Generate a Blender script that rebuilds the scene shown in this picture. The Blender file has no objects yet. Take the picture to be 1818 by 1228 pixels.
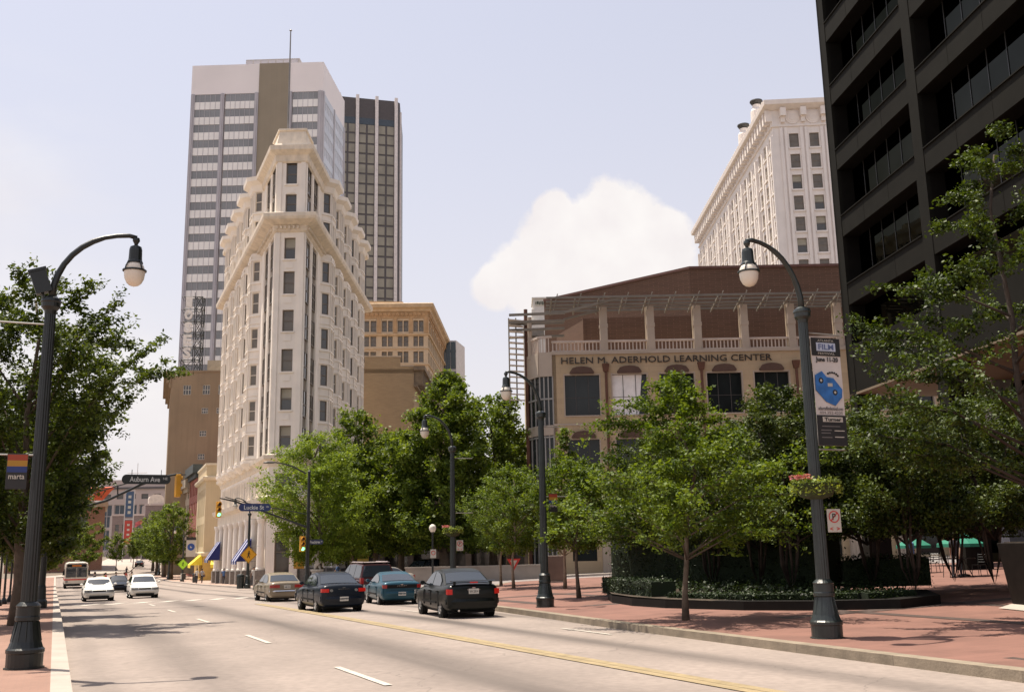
import bpy, math, random
import numpy as np
from mathutils import Vector, Matrix
S = bpy.context.scene
COL = S.collection
rad = math.radians

# ---------------------------------------------------------------- camera
EYE = (0.0, 0.0, 1.75)
YAW, PITCH, ROLL, FOC = 24.4, 11.4, -1.1, 1767.0
def cam_axes():
    y, p, r = rad(YAW), rad(PITCH), rad(ROLL)
    f = Vector((math.sin(y)*math.cos(p), math.cos(y)*math.cos(p), math.sin(p)))
    rt = Vector((math.cos(y), -math.sin(y), 0.0)); up = rt.cross(f)
    return f, rt*math.cos(r)+up*math.sin(r), -rt*math.sin(r)+up*math.cos(r)
FW, RT, UP = cam_axes()
cd = bpy.data.cameras.new('camera'); cam = bpy.data.objects.new('camera', cd); COL.objects.link(cam)
m = Matrix((RT, UP, -FW)).transposed().to_4x4(); m.translation = Vector(EYE); cam.matrix_world = m
cd.sensor_width = 36.0; cd.lens = FOC*36.0/1818.0; cd.clip_start = 0.1; cd.clip_end = 6000
S.camera = cam

# ---------------------------------------------------------------- sky and sun
SUN_AZ, SUN_EL = -34.0, 72.0          # azimuth from +Y towards +X
W = bpy.data.worlds.new('World'); S.world = W; W.use_nodes = True
wn, wl = W.node_tree.nodes, W.node_tree.links
wn.clear()
def N(t, tree=None, **kw):
    n = (tree or W.node_tree).nodes.new(t)
    for k, v in kw.items(): setattr(n, k, v)
    return n
sky = N('ShaderNodeTexSky', sky_type='NISHITA', sun_disc=False)
sky.sun_elevation = rad(SUN_EL); sky.sun_rotation = rad(SUN_AZ); sky.dust_density = 2.5; sky.air_density = 1.0; sky.ozone_density = 1.0
geo = N('ShaderNodeNewGeometry')
neg = N('ShaderNodeVectorMath', operation='SCALE'); neg.inputs['Scale'].default_value = -1.0
wl.new(geo.outputs['Incoming'], neg.inputs[0])
nrm = N('ShaderNodeVectorMath', operation='NORMALIZE'); wl.new(neg.outputs[0], nrm.inputs[0])
sep = N('ShaderNodeSeparateXYZ'); wl.new(nrm.outputs[0], sep.inputs[0])
def wmath(op, a, b=None, c=None, clamp=False):
    n = N('ShaderNodeMath', operation=op, use_clamp=clamp)
    for i, v in enumerate((a, b, c)):
        if v is None: continue
        if isinstance(v, (int, float)): n.inputs[i].default_value = v
        else: wl.new(v, n.inputs[i])
    return n.outputs[0]
# summer haze: the sky pales towards the horizon
elev = wmath('MAXIMUM', sep.outputs['Z'], 0.0)
hz_ = wmath('POWER', wmath('SUBTRACT', 1.0, elev, clamp=True), 2.2)
hazef = wmath('MULTIPLY_ADD', hz_, 0.56, 0.40, clamp=True)
# one fair-weather cumulus low over the roofs, plus wisps
n1 = N('ShaderNodeTexNoise'); n1.inputs['Scale'].default_value = 9.0; n1.inputs['Detail'].default_value = 9.0; n1.inputs['Roughness'].default_value = 0.6
wl.new(nrm.outputs[0], n1.inputs['Vector'])
def blob(px, py, rx, ry):
    d = (FW + RT*(px-909)/FOC - UP*(py-614)/FOC).normalized()
    az = math.atan2(d.x, d.y); el = math.asin(d.z)
    a = N('ShaderNodeMath', operation='ARCTAN2'); wl.new(sep.outputs['X'], a.inputs[0]); wl.new(sep.outputs['Y'], a.inputs[1])
    da = wmath('DIVIDE', wmath('SUBTRACT', a.outputs[0], az), rx/FOC)
    de = wmath('DIVIDE', wmath('SUBTRACT', wmath('ARCSINE', sep.outputs['Z']), el), ry/FOC)
    return wmath('SUBTRACT', 1.0, wmath('SQRT', wmath('ADD', wmath('MULTIPLY', da, da), wmath('MULTIPLY', de, de))))
cl = None
for b in ((1085, 420, 105, 105), (1000, 455, 100, 100), (930, 492, 80, 76), (1150, 460, 100, 92), (882, 508, 52, 52),
          (1050, 525, 185, 90), (985, 385, 45, 55), (1020, 440, 110, 95)):
    v = blob(*b); cl = v if cl is None else wmath('MAXIMUM', cl, v)
cl = wmath('ADD', cl, wmath('MULTIPLY', wmath('SUBTRACT', n1.outputs['Fac'], 0.5), 0.9))
n4 = N('ShaderNodeTexNoise'); n4.inputs['Scale'].default_value = 26.0; n4.inputs['Detail'].default_value = 7.0; n4.inputs['Roughness'].default_value = 0.6; wl.new(nrm.outputs[0], n4.inputs['Vector'])
cl = wmath('ADD', cl, wmath('MULTIPLY', wmath('SUBTRACT', n4.outputs['Fac'], 0.5), 0.6))
cmask = wmath('MULTIPLY', wmath('MULTIPLY', cl, 6.0, clamp=True), 0.96)
n2 = N('ShaderNodeTexNoise'); n2.inputs['Scale'].default_value = 3.0; n2.inputs['Detail'].default_value = 6.0
mp = N('ShaderNodeMapping'); mp.inputs['Scale'].default_value = (1, 1, 3.0); wl.new(nrm.outputs[0], mp.inputs[0]); wl.new(mp.outputs[0], n2.inputs['Vector'])
left = blob(-60, 420, 330, 330); left = wmath('MULTIPLY', wmath('MULTIPLY', left, 2.0, clamp=True), 1.0)
low = blob(250, 760, 320, 300); low = wmath('MULTIPLY', low, 1.5, clamp=True)
wisp = wmath('MULTIPLY', wmath('MULTIPLY', wmath('SUBTRACT', n2.outputs['Fac'], 0.36), 3.0, clamp=True), wmath('ADD', left, low, clamp=True))
cm = wmath('MAXIMUM', cmask, wmath('MULTIPLY', wisp, 0.75))
def wmix(fac, a, b):
    n = N('ShaderNodeMix', data_type='RGBA')
    if isinstance(fac, (int, float)): n.inputs[0].default_value = fac
    else: wl.new(fac, n.inputs[0])
    for i, v in ((6, a), (7, b)):
        if isinstance(v, tuple): n.inputs[i].default_value = v
        else: wl.new(v, n.inputs[i])
    return n.outputs[2]
HAZE = (4.75, 4.38, 4.42, 1); CLOUD = (5.35, 5.15, 5.0, 1); CSH = (4.8, 4.52, 4.5, 1)
c = wmix(hazef, sky.outputs[0], HAZE)
n3 = N('ShaderNodeTexNoise'); n3.inputs['Scale'].default_value = 14.0; n3.inputs['Detail'].default_value = 5.0; wl.new(nrm.outputs[0], n3.inputs['Vector'])
cc = wmix(wmath('MULTIPLY', wmath('SUBTRACT', n3.outputs['Fac'], 0.35), 3.0, clamp=True), CSH, CLOUD)
c = wmix(cm, c, cc)
bg = N('ShaderNodeBackground'); bg.inputs['Strength'].default_value = 0.098; wl.new(c, bg.inputs['Color'])
wo = N('ShaderNodeOutputWorld'); wl.new(bg.outputs[0], wo.inputs[0])
sl = bpy.data.lights.new('sun', 'SUN'); sl.energy = 3.9; sl.angle = rad(0.55); sl.color = (1.0, 0.90, 0.76)
so = bpy.data.objects.new('sun', sl); COL.objects.link(so)
sd = Vector((math.sin(rad(SUN_AZ))*math.cos(rad(SUN_EL)), math.cos(rad(SUN_AZ))*math.cos(rad(SUN_EL)), math.sin(rad(SUN_EL))))
so.rotation_euler = sd.to_track_quat('Z', 'Y').to_euler(); so.location = (0, 0, 90)
S.view_settings.view_transform = 'Standard'; S.view_settings.look = 'None'; S.view_settings.gamma = 1.0
S.view_settings.exposure = 0.95
S.render.engine = 'CYCLES'
S.cycles.max_bounces = 5; S.cycles.transparent_max_bounces = 6

# ---------------------------------------------------------------- terrain height
GY = [-60, 0, 30, 65, 82, 130, 155, 200, 300, 400, 1500]
GZ = [0.4, 0, -0.3, -0.9, -1.3, -2.05, -2.3, -1.9, 0.4, 2, 2]
def gz(x, y):
    k = min(max((115-y)/25.0, 0), 1)
    return float(np.interp(y, GY, GZ)) + 0.021*min(max(x-14, 0), 60)*k

# ---------------------------------------------------------------- materials
MATS = {}
def mat(name, col=(.5, .5, .5), rough=.8, metal=0.0, var=.12, scale=1.5, bump=0.0, bscale=30, spec=.5, emis=None, fine=0.0, kind=None, col2=None, bsize=(.25, .08), coat=0.0, streak=0.0, fscale=55, tint=None):
    if name in MATS: return MATS[name]
    mt = bpy.data.materials.new(name); mt.use_nodes = True; t = mt.node_tree; n = t.nodes; l = t.links
    p = n['Principled BSDF']; p.inputs['Roughness'].default_value = rough; p.inputs['Metallic'].default_value = metal
    p.inputs['Specular IOR Level'].default_value = spec
    if tint: p.inputs['Specular Tint'].default_value = (*tint, 1)
    if coat: p.inputs['Coat Weight'].default_value = coat; p.inputs['Coat Roughness'].default_value = .04
    tc = n.new('ShaderNodeTexCoord')
    def mix(fac, a, b, typ='MIX'):
        x = n.new('ShaderNodeMix'); x.data_type = 'RGBA'; x.blend_type = typ
        for i, v in ((0, fac), (6, a), (7, b)):
            if isinstance(v, tuple): x.inputs[i].default_value = v if len(v) == 4 else (*v, 1)
            elif isinstance(v, (int, float)): x.inputs[i].default_value = v
            else: l.new(v, x.inputs[i])
        return x.outputs[2]
    def noise(sc, det=5, vec=None):
        x = n.new('ShaderNodeTexNoise'); x.inputs['Scale'].default_value = sc; x.inputs['Detail'].default_value = det
        l.new(vec or tc.outputs['Object'], x.inputs['Vector']); return x.outputs['Fac']
    def rng(v, a, b, c, d):
        x = n.new('ShaderNodeMapRange'); l.new(v, x.inputs[0])
        for i, q in enumerate((a, b, c, d)): x.inputs[1+i].default_value = q
        return x.outputs[0]
    dark = tuple(c*(1-var) for c in col); lite = tuple(min(1, c*(1+var)) for c in col)
    base = mix(rng(noise(scale), .3, .7, 0, 1), dark, lite)
    bh = None
    if kind == 'brick':
        mpn = n.new('ShaderNodeVectorMath'); mpn.operation = 'ADD'
        sx = n.new('ShaderNodeSeparateXYZ'); l.new(tc.outputs['Object'], sx.inputs[0])
        ad = n.new('ShaderNodeMath'); l.new(sx.outputs[0], ad.inputs[0]); l.new(sx.outputs[1], ad.inputs[1])
        cb = n.new('ShaderNodeCombineXYZ'); l.new(ad.outputs[0], cb.inputs[0]); l.new(sx.outputs[2], cb.inputs[1])
        b = n.new('ShaderNodeTexBrick'); l.new(cb.outputs[0], b.inputs['Vector'])
        b.inputs['Scale'].default_value = 1.0; b.inputs['Brick Width'].default_value = bsize[0]; b.inputs['Row Height'].default_value = bsize[1]
        b.inputs['Mortar Size'].default_value = .008; b.inputs['Color1'].default_value = (*dark, 1); b.inputs['Color2'].default_value = (*lite, 1)
        b.inputs['Mortar'].default_value = (*(col2 or (.4, .36, .3)), 1)
        base = mix(.35, b.outputs['Color'], base)
    if kind == 'paver':
        b = n.new('ShaderNodeTexBrick'); l.new(tc.outputs['Object'], b.inputs['Vector'])
        b.inputs['Scale'].default_value = 1.0; b.inputs['Brick Width'].default_value = bsize[0]; b.inputs['Row Height'].default_value = bsize[1]
        b.inputs['Mortar Size'].default_value = .012; b.inputs['Color1'].default_value = (*dark, 1); b.inputs['Color2'].default_value = (*lite, 1)
        b.inputs['Mortar'].default_value = (*(col2 or (.2, .15, .12)), 1)
        base = mix(.7, b.outputs['Color'], base)
    if streak:
        mpv = n.new('ShaderNodeMapping'); mpv.inputs['Scale'].default_value = (1.2, 1.2, .06); l.new(tc.outputs['Object'], mpv.inputs[0])
        base = mix(rng(noise(2.0, 6, mpv.outputs[0]), .45, .75, 0, streak), base, tuple(c*.5 for c in col))
    if fine:
        base = mix(rng(noise(fscale, 6), .35, .65, 0, fine), base, tuple(c*.55 for c in col))
    l.new(base, p.inputs['Base Color'])
    if bump:
        bn = n.new('ShaderNodeBump'); bn.inputs['Strength'].default_value = bump; bn.inputs['Distance'].default_value = .02
        l.new(noise(bscale, 4), bn.inputs['Height']); l.new(bn.outputs[0], p.inputs['Normal'])
    if emis:
        p.inputs['Emission Color'].default_value = (*emis[0], 1); p.inputs['Emission Strength'].default_value = emis[1]
    MATS[name] = mt; return mt

def leaf_mat(name, col, col2, trans=.45):
    if name in MATS: return MATS[name]
    mt = bpy.data.materials.new(name); mt.use_nodes = True; t = mt.node_tree; n = t.nodes; l = t.links
    n.clear(); g = n.new('ShaderNodeNewGeometry'); r = n.new('ShaderNodeValToRGB')
    r.color_ramp.elements[0].color = (*col, 1); r.color_ramp.elements[1].color = (*col2, 1)
    tc = n.new('ShaderNodeTexCoord'); nz = n.new('ShaderNodeTexNoise'); nz.inputs['Scale'].default_value = 1.1; nz.inputs['Detail'].default_value = 3; l.new(tc.outputs['Object'], nz.inputs[0])
    mr = n.new('ShaderNodeMapRange'); l.new(nz.outputs['Fac'], mr.inputs[0]); mr.inputs[1].default_value = .35; mr.inputs[2].default_value = .65; mr.inputs[3].default_value = -.28; mr.inputs[4].default_value = .28
    am = n.new('ShaderNodeMath'); am.use_clamp = True; l.new(g.outputs['Random Per Island'], am.inputs[0]); l.new(mr.outputs[0], am.inputs[1]); l.new(am.outputs[0], r.inputs[0])
    d = n.new('ShaderNodeBsdfPrincipled'); d.inputs['Roughness'].default_value = .55; d.inputs['Specular IOR Level'].default_value = .35
    tr = n.new('ShaderNodeBsdfTranslucent'); mx = n.new('ShaderNodeMixShader'); mx.inputs[0].default_value = trans
    hs = n.new('ShaderNodeMix'); hs.data_type = 'RGBA'; hs.blend_type = 'MULTIPLY'; hs.inputs[0].default_value = 1; hs.inputs[7].default_value = (1.35, 1.25, .45, 1)
    l.new(r.outputs[0], d.inputs['Base Color']); l.new(r.outputs[0], hs.inputs[6]); l.new(hs.outputs[2], tr.inputs[0])
    l.new(d.outputs[0], mx.inputs[1]); l.new(tr.outputs[0], mx.inputs[2])
    o = n.new('ShaderNodeOutputMaterial'); l.new(mx.outputs[0], o.inputs[0]); MATS[name] = mt; return mt

# ---------------------------------------------------------------- mesh builder
class MB:
    def __init__(s, off=(0, 0, 0)):
        s.v = []; s.f = []; s.mi = []; s.cur = 0; s.off = Vector(off); s.T = None
    def P(s, p):
        p = Vector(p)
        if s.T is not None: p = s.T @ p
        s.v.append(tuple(p - s.off)); return len(s.v)-1
    def face(s, pts):
        s.f.append([s.P(p) for p in pts]); s.mi.append(s.cur)
    def idx(s, ids): s.f.append(list(ids)); s.mi.append(s.cur)
    def box(s, x0, y0, z0, x1, y1, z1):
        s.hexa([(x0, y0, z0), (x1, y0, z0), (x1, y1, z0), (x0, y1, z0)], [(x0, y0, z1), (x1, y0, z1), (x1, y1, z1), (x0, y1, z1)])
    def cbox(s, c, sz): s.box(c[0]-sz[0]/2, c[1]-sz[1]/2, c[2]-sz[2]/2, c[0]+sz[0]/2, c[1]+sz[1]/2, c[2]+sz[2]/2)
    def hexa(s, lo, hi):
        a = [s.P(p) for p in lo]; b = [s.P(p) for p in hi]; n = len(a)
        s.idx(a[::-1]); s.idx(b)
        for i in range(n): j = (i+1) % n; s.idx((a[i], a[j], b[j], b[i]))
    def prism(s, poly, z0, z1):
        if sum(poly[i-1][0]*poly[i][1]-poly[i][0]*poly[i-1][1] for i in range(len(poly))) < 0: poly = poly[::-1]
        s.hexa([(x, y, z0) for x, y in poly], [(x, y, z1) for x, y in poly])
    def rings(s, rings, cap=True, closed=True):
        R = [[s.P(p) for p in r] for r in rings]; n = len(R[0])
        for a, b in zip(R, R[1:]):
            for i in range(n if closed else n-1):
                j = (i+1) % n; s.idx((a[i], a[j], b[j], b[i]))
        if cap: s.idx(R[0][::-1]); s.idx(R[-1])
    def path(s, pts, rads, n=8, flute=0.0):
        pts = [Vector(p) for p in pts]; rr = []
        if not hasattr(rads, '__len__'): rads = [rads]*len(pts)
        ref = None
        for i, p in enumerate(pts):
            d = (pts[min(i+1, len(pts)-1)]-pts[max(i-1, 0)]).normalized()
            if ref is None: ref = Vector((1, 0, 0)) if abs(d.x) < .8 else Vector((0, 1, 0))
            u = (ref - d*ref.dot(d)).normalized(); w = d.cross(u); ref = u
            rr.append([p + (u*math.cos(2*math.pi*k/n)+w*math.sin(2*math.pi*k/n))*rads[i]*(1-(flute if k % 2 else 0)) for k in range(n)])
        s.rings(rr)
    def lathe(s, prof, c=(0, 0, 0), n=16, flute=0.0, cap=True):
        s.rings(cap=cap, rings=[[(c[0]+r*(1-(flute if k % 2 else 0))*math.cos(2*math.pi*k/n), c[1]+r*(1-(flute if k % 2 else 0))*math.sin(2*math.pi*k/n), c[2]+z) for k in range(n)] for r, z in prof])
    def build(s, name, mats, parent=None, smooth=False, bevel=0, subd=0):
        me = bpy.data.meshes.new(name); me.from_pydata(s.v, [], s.f)
        if not isinstance(mats, (list, tuple)): mats = [mats]
        for q in mats: me.materials.append(q)
        if len(mats) > 1: me.polygons.foreach_set('material_index', s.mi)
        if smooth: me.polygons.foreach_set('use_smooth', [True]*len(s.f))
        me.validate(); me.update()
        o = bpy.data.objects.new(name, me); COL.objects.link(o)
        if parent is not None: o.parent = parent
        if bevel:
            b = o.modifiers.new('b', 'BEVEL'); b.width = bevel; b.segments = 2; b.limit_method = 'ANGLE'
        if subd:
            b = o.modifiers.new('s', 'SUBSURF'); b.levels = subd; b.render_levels = subd
        return o

def tag(o, label=None, cat=None, group=None, kind=None):
    if label: o['label'] = label
    if cat: o['category'] = cat
    if group: o['group'] = group
    if kind: o['kind'] = kind
    return o
def empty(name, loc=(0, 0, 0), rz=0.0, label=None, cat=None, group=None):
    o = bpy.data.objects.new(name, None); COL.objects.link(o); o.location = loc; o.rotation_euler = (0, 0, rz)
    o.empty_display_size = .3
    return tag(o, label, cat, group)
def copy_tree(o, loc=None, rz=None, label=None, parent=None, depth=0):
    c = o.copy(); COL.objects.link(c)
    if parent is not None: c.parent = parent
    if depth == 0:
        if loc is not None: c.location = loc
        if rz is not None: c.rotation_euler = (0, 0, rz)
        if label: c['label'] = label
    for ch in list(o.children): copy_tree(ch, parent=c, depth=depth+1)
    return c

def text_mesh(txt, bold=0.0, shear=0.0):
    cu = bpy.data.curves.new('lettering', 'FONT'); cu.body = txt; cu.size = 1.0; cu.extrude = .02; cu.offset = bold; cu.shear = shear; cu.resolution_u = 2
    o = bpy.data.objects.new('t', cu); COL.objects.link(o)
    dg = bpy.context.evaluated_depsgraph_get(); me = bpy.data.meshes.new_from_object(o.evaluated_get(dg))
    bpy.data.objects.remove(o); return me
def letters(txt, org, xdir, w, h, material, parent=None, off=(0, 0, 0), thick=.02, bold=0.0, shear=0.0, name='lettering', up=(0, 0, 1)):
    """lettering centred on org, reading along xdir, fitted to w x h"""
    me = text_mesh(txt, bold, shear); co = np.empty(len(me.vertices)*3); me.vertices.foreach_get('co', co); co = co.reshape(-1, 3)
    a, b = co.min(0), co.max(0); co = (co-(a+b)/2)/np.maximum(b-a, 1e-6)
    X = Vector(xdir).normalized(); U = Vector(up).normalized(); Nn = X.cross(U)
    M = np.array([X, U, Nn]); co = (co*np.array([w, h, thick]))@M + np.array(Vector(org)-Vector(off))
    me.vertices.foreach_set('co', co.ravel()); me.update(); me.materials.clear(); me.materials.append(material)
    o = bpy.data.objects.new(name, me); COL.objects.link(o)
    if parent is not None: o.parent = parent
    return o
# ---------------------------------------------------------------- shared materials
asph = mat('asphalt', (.285, .235, .205), .9, var=.13, scale=.35, bump=.25, bscale=60, fine=.34, fscale=7)
def asphalt_marks(mt):
    """worn wheel paths, oil strips along each lane and tar-sealed cracks"""
    t = mt.node_tree; n = t.nodes; l = t.links; p = n['Principled BSDF']; src = p.inputs['Base Color'].links[0].from_socket
    tc = n.new('ShaderNodeTexCoord'); sx = n.new('ShaderNodeSeparateXYZ'); l.new(tc.outputs['Object'], sx.inputs[0])
    def M(op, a, b=None, cl=False):
        x = n.new('ShaderNodeMath'); x.operation = op; x.use_clamp = cl
        for i, v in enumerate((a, b)):
            if v is None: continue
            if isinstance(v, (int, float)): x.inputs[i].default_value = v
            else: l.new(v, x.inputs[i])
        return x.outputs[0]
    mpn = n.new('ShaderNodeMapping'); mpn.inputs['Scale'].default_value = (.9, .05, 1); l.new(tc.outputs['Object'], mpn.inputs[0])
    nz = n.new('ShaderNodeTexNoise'); nz.inputs['Scale'].default_value = 1.0; nz.inputs['Detail'].default_value = 5; l.new(mpn.outputs[0], nz.inputs[0])
    tot = None
    for cx, wd, am in ((10.15, .42, 1.0), (12.75, .28, .95), (6.1, .85, .8), (2.3, .65, .55), (.8, .25, .3)):
        d = M('DIVIDE', M('SUBTRACT', sx.outputs[0], cx), wd); g = M('MULTIPLY', M('EXPONENT', M('MULTIPLY', M('MULTIPLY', d, d), -1.0)), am)
        tot = g if tot is None else M('ADD', tot, g)
    tot = M('MULTIPLY', tot, M('MULTIPLY', M('SUBTRACT', nz.outputs[0], .12), 1.8, True), True)
    x = n.new('ShaderNodeMix'); x.data_type = 'RGBA'; l.new(tot, x.inputs[0]); l.new(src, x.inputs[6]); x.inputs[7].default_value = (.055, .045, .04, 1)
    vo = n.new('ShaderNodeTexVoronoi'); vo.feature = 'DISTANCE_TO_EDGE'; vo.inputs['Scale'].default_value = .16
    nd = n.new('ShaderNodeTexNoise'); nd.inputs['Scale'].default_value = 1.2; nd.inputs['Detail'].default_value = 6; l.new(tc.outputs['Object'], nd.inputs[0])
    vm = n.new('ShaderNodeVectorMath'); vm.operation = 'ADD'; l.new(tc.outputs['Object'], vm.inputs[0]); l.new(nd.outputs['Color'], vm.inputs[1]); l.new(vm.outputs[0], vo.inputs[0])
    ck = M('MULTIPLY', M('SUBTRACT', 1.0, M('DIVIDE', vo.outputs[0], .003), True), .4)
    y = n.new('ShaderNodeMix'); y.data_type = 'RGBA'; l.new(ck, y.inputs[0]); l.new(x.outputs[2], y.inputs[6]); y.inputs[7].default_value = (.06, .05, .045, 1)
    pt = n.new('ShaderNodeTexNoise'); pt.inputs['Scale'].default_value = .22; pt.inputs['Detail'].default_value = 8; pt.inputs['Roughness'].default_value = .65; l.new(tc.outputs['Object'], pt.inputs[0])
    z = n.new('ShaderNodeMix'); z.data_type = 'RGBA'; l.new(M('MULTIPLY', M('SUBTRACT', pt.outputs[0], .5, True), 2.2, True), z.inputs[0]); l.new(y.outputs[2], z.inputs[6]); z.inputs[7].default_value = (.15, .125, .11, 1)
    l.new(z.outputs[2], p.inputs['Base Color'])
asphalt_marks(asph)
asph2 = mat('asphalt_side', (.24, .21, .2), .9, var=.15, scale=.3, bump=.2, fine=.3)
conc = mat('kerb_concrete', (.25, .205, .15), .85, var=.35, scale=2.5, bump=.3, bscale=25, fine=.35, kind='paver', bsize=(60, 2.4), col2=(.05, .04, .03))
concl = mat('pale_concrete', (.38, .33, .285), .85, var=.12, scale=1.2, bump=.2, fine=.2)
paver_r = mat('red_paver', (.20, .098, .074), .85, var=.28, scale=.7, kind='paver', bsize=(.6, .3), col2=(.13, .07, .055), bump=.15, fine=.25)
paver_d = mat('dark_paver', (.055, .034, .028), .85, var=.15, scale=.8, kind='paver', bsize=(.4, .2), bump=.15)
paver_l = mat('left_paver', (.27, .155, .115), .85, var=.14, scale=.9, kind='paver', bsize=(.2, .1), col2=(.2, .13, .1), bump=.15, fine=.25)
paint_y = mat('yellow_paint', (.32, .245, .135), .8, var=.22, scale=4, fine=.45)
paint_w = mat('white_paint', (.5, .46, .4), .8, var=.15, scale=5, fine=.3)
earth = mat('ground_soil', (.16, .13, .10), .95, var=.2, scale=.3)
glass = mat('window_glass', (.055, .052, .045), .06, var=.2, scale=.5, spec=.8)
glass2 = mat('warm_glass', (.13, .105, .075), .08, var=.3, scale=.8, spec=.7)
blind = mat('window_blind', (.34, .31, .24), .7, var=.1)
terra = mat('cream_terracotta', (.83, .76, .67), .75, var=.07, scale=.6, bump=.1, bscale=12, streak=.12)
terra2 = mat('cream_moulding', (.72, .63, .51), .75, var=.12, scale=1.5, streak=.3)
wframe = mat('window_frame_bronze', (.16, .125, .09), .5)
blackm = mat('black_iron', (.010, .013, .012), .38, var=.2, scale=6, spec=.5, bump=.1)
greenm = mat('dark_green_iron', (.018, .025, .023), .36, var=.25, scale=5, spec=.6, bump=.12)
galv = mat('galvanised', (.35, .35, .33), .45, metal=.6, var=.1)
whitep = mat('white_sign', (.5, .47, .4), .6, var=.05)

# ---------------------------------------------------------------- ribbons that follow the terrain
def ribbon(name, A, B, h, material, nx=6, step=2.5, label=None, cat=None, kind='structure', skirt=True):
    """sheet between two plan polylines with equal counts, raised h above the terrain, with vertical sides"""
    AA, BB = [A[0]], [B[0]]
    for i in range(1, len(A)):
        L = max(math.dist(A[i-1], A[i]), math.dist(B[i-1], B[i])); k = max(1, int(L/step))
        for j in range(1, k+1):
            t = j/k; AA.append(tuple(A[i-1][q]*(1-t)+A[i][q]*t for q in (0, 1))); BB.append(tuple(B[i-1][q]*(1-t)+B[i][q]*t for q in (0, 1)))
    mb = MB(); R = []
    for a, b in zip(AA, BB):
        row = []
        for j in range(nx+1):
            t = j/nx; x, y = a[0]*(1-t)+b[0]*t, a[1]*(1-t)+b[1]*t; row.append(mb.P((x, y, gz(x, y)+h)))
        R.append(row)
    for r0, r1 in zip(R, R[1:]):
        for j in range(nx): mb.idx((r0[j], r0[j+1], r1[j+1], r1[j]))
    if skirt:
        ed = R[0] + [r[-1] for r in R[1:]] + R[-1][::-1][1:] + [r[0] for r in R[::-1][1:-1]]
        lo = [mb.P((mb.v[i][0], mb.v[i][1], mb.v[i][2]-h-.12)) for i in ed]
        for i in range(len(ed)):
            j = (i+1) % len(ed); mb.idx((ed[i], ed[j], lo[j], lo[i]))
    o = mb.build(name, material); tag(o, label, cat, kind=kind); return o

# base ground sheet
gxs = [-1500, -600, -200, -80, -40, -20, -10, 0, 7, 14, 22, 30, 40, 50, 60, 74, 100, 150, 300, 700, 1800]
gys = [-300, -60] + [round(-57.5+2.5*i, 2) for i in range(170)] + [400, 600, 1000, 2500]
mb = MB(); R = [[mb.P((x, y, gz(x, y)-.07)) for x in gxs] for y in gys]
for a, b in zip(R, R[1:]):
    for j in range(len(gxs)-1): mb.idx((a[j], a[j+1], b[j+1], b[j]))
tag(mb.build('ground', earth), kind='structure')

KR = [(-20, 11.6), (8, 12.35), (16, 12.85), (23, 13.3), (32, 13.95), (40, 14.9), (46, 16.6), (50, 19), (56, 23.5), (62, 27.3)]   # right kerb of the plaza (y, x)
def SC(x, y):
    s = (1.605-gz(x, y))/(1.75-gz(x, y)); return x*s, y*s
KR = [(-20, 10.7)] + [(SC(x, y)[1], SC(x, y)[0]+(.25 if y in (32, 40) else 0)) for y, x in KR[1:]]
def kr(y): return float(np.interp(y, [q[0] for q in KR], [q[1] for q in KR]))
KB = [(-20, 95), (38, 95), (43, 52), (46, 47), (50, 41.5), (54.6, 35), (62, 27.9)]
# main street and the junction to its right
ribbon('road', [(.3, -20), (.3, 48), (.3, 70), (.3, 190)], [(13.9, -20), (15.2, 48), (15.9, 70), (15.6, 190)], 0.0, asph, nx=10, skirt=False)
ribbon('side_street', [(13.6, 38), (15.2, 48), (15.9, 70), (15.9, 96)], [(120, 20), (90, 40), (60, 72), (46, 112)], -.006, asph2, nx=12, skirt=False)
ribbon('road_beyond_bend', [(.3, 190), (13.2, 209), (18.4, 260), (23, 312), (30, 380)], [(15.2, 190), (21.5, 214), (27, 260), (32, 312), (40, 380)], 0.0, asph, nx=4, skirt=False)
PY = sorted([round(q[0], 3) for q in KR]+[38.001, 46.001, 50.001])
PY = [y for y in PY if y < 59]
ribbon('plaza_paving', [(kr(y)+.28, y) for y in PY], [(float(np.interp(y, [q[0] for q in KB], [q[1] for q in KB])), y) for y in PY], .145, paver_r, nx=20)
ribbon('kerb', [(kr(y), y) for y in PY], [(kr(y)+.3, y+(.0 if y < 44 else -.1)) for y in PY], .152, conc, nx=1)
# dark soldier-course bands laid across the plaza
def band(a, b, w=.6, nm='paving_band'):
    a = Vector(a); b = Vector(b); d = (b-a).normalized(); n = Vector((-d.y, d.x))*w/2
    k = 6; A = [tuple(a+(b-a)*i/k+n) for i in range(k+1)]; B = [tuple(a+(b-a)*i/k-n) for i in range(k+1)]
    ribbon(nm, A, B, .153, paver_d, nx=1, step=1.5, skirt=False)
for y in (10.5, 19.5, 28.5, 37.5): band((kr(y)+1.0, y), (kr(y)+14, y))
band((13.3, 6), (14.35, 23), .5); band((14.36, 23), (15.8, 40), .5)
for k in (4.2, 7.6): band((12.8+k, 6), (13.9+k, 22), .4); band((13.91+k, 22.1), (15.0+k, 40), .4)
# left side
ribbon('kerb', [(.05, -20), (.05, 190)], [(.32, -20), (.32, 190)], .152, concl, nx=1)
ribbon('left_pavement', [(-9, -20), (-9, 190)], [(.05, -20), (.05, 190)], .146, paver_l, nx=5)
ribbon('park_ground', [(-90, -20), (-90, 190)], [(-9, -20), (-9, 190)], .10, mat('park_paving', (.25, .2, .16), .9, var=.2, scale=.2), nx=6)
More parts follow.
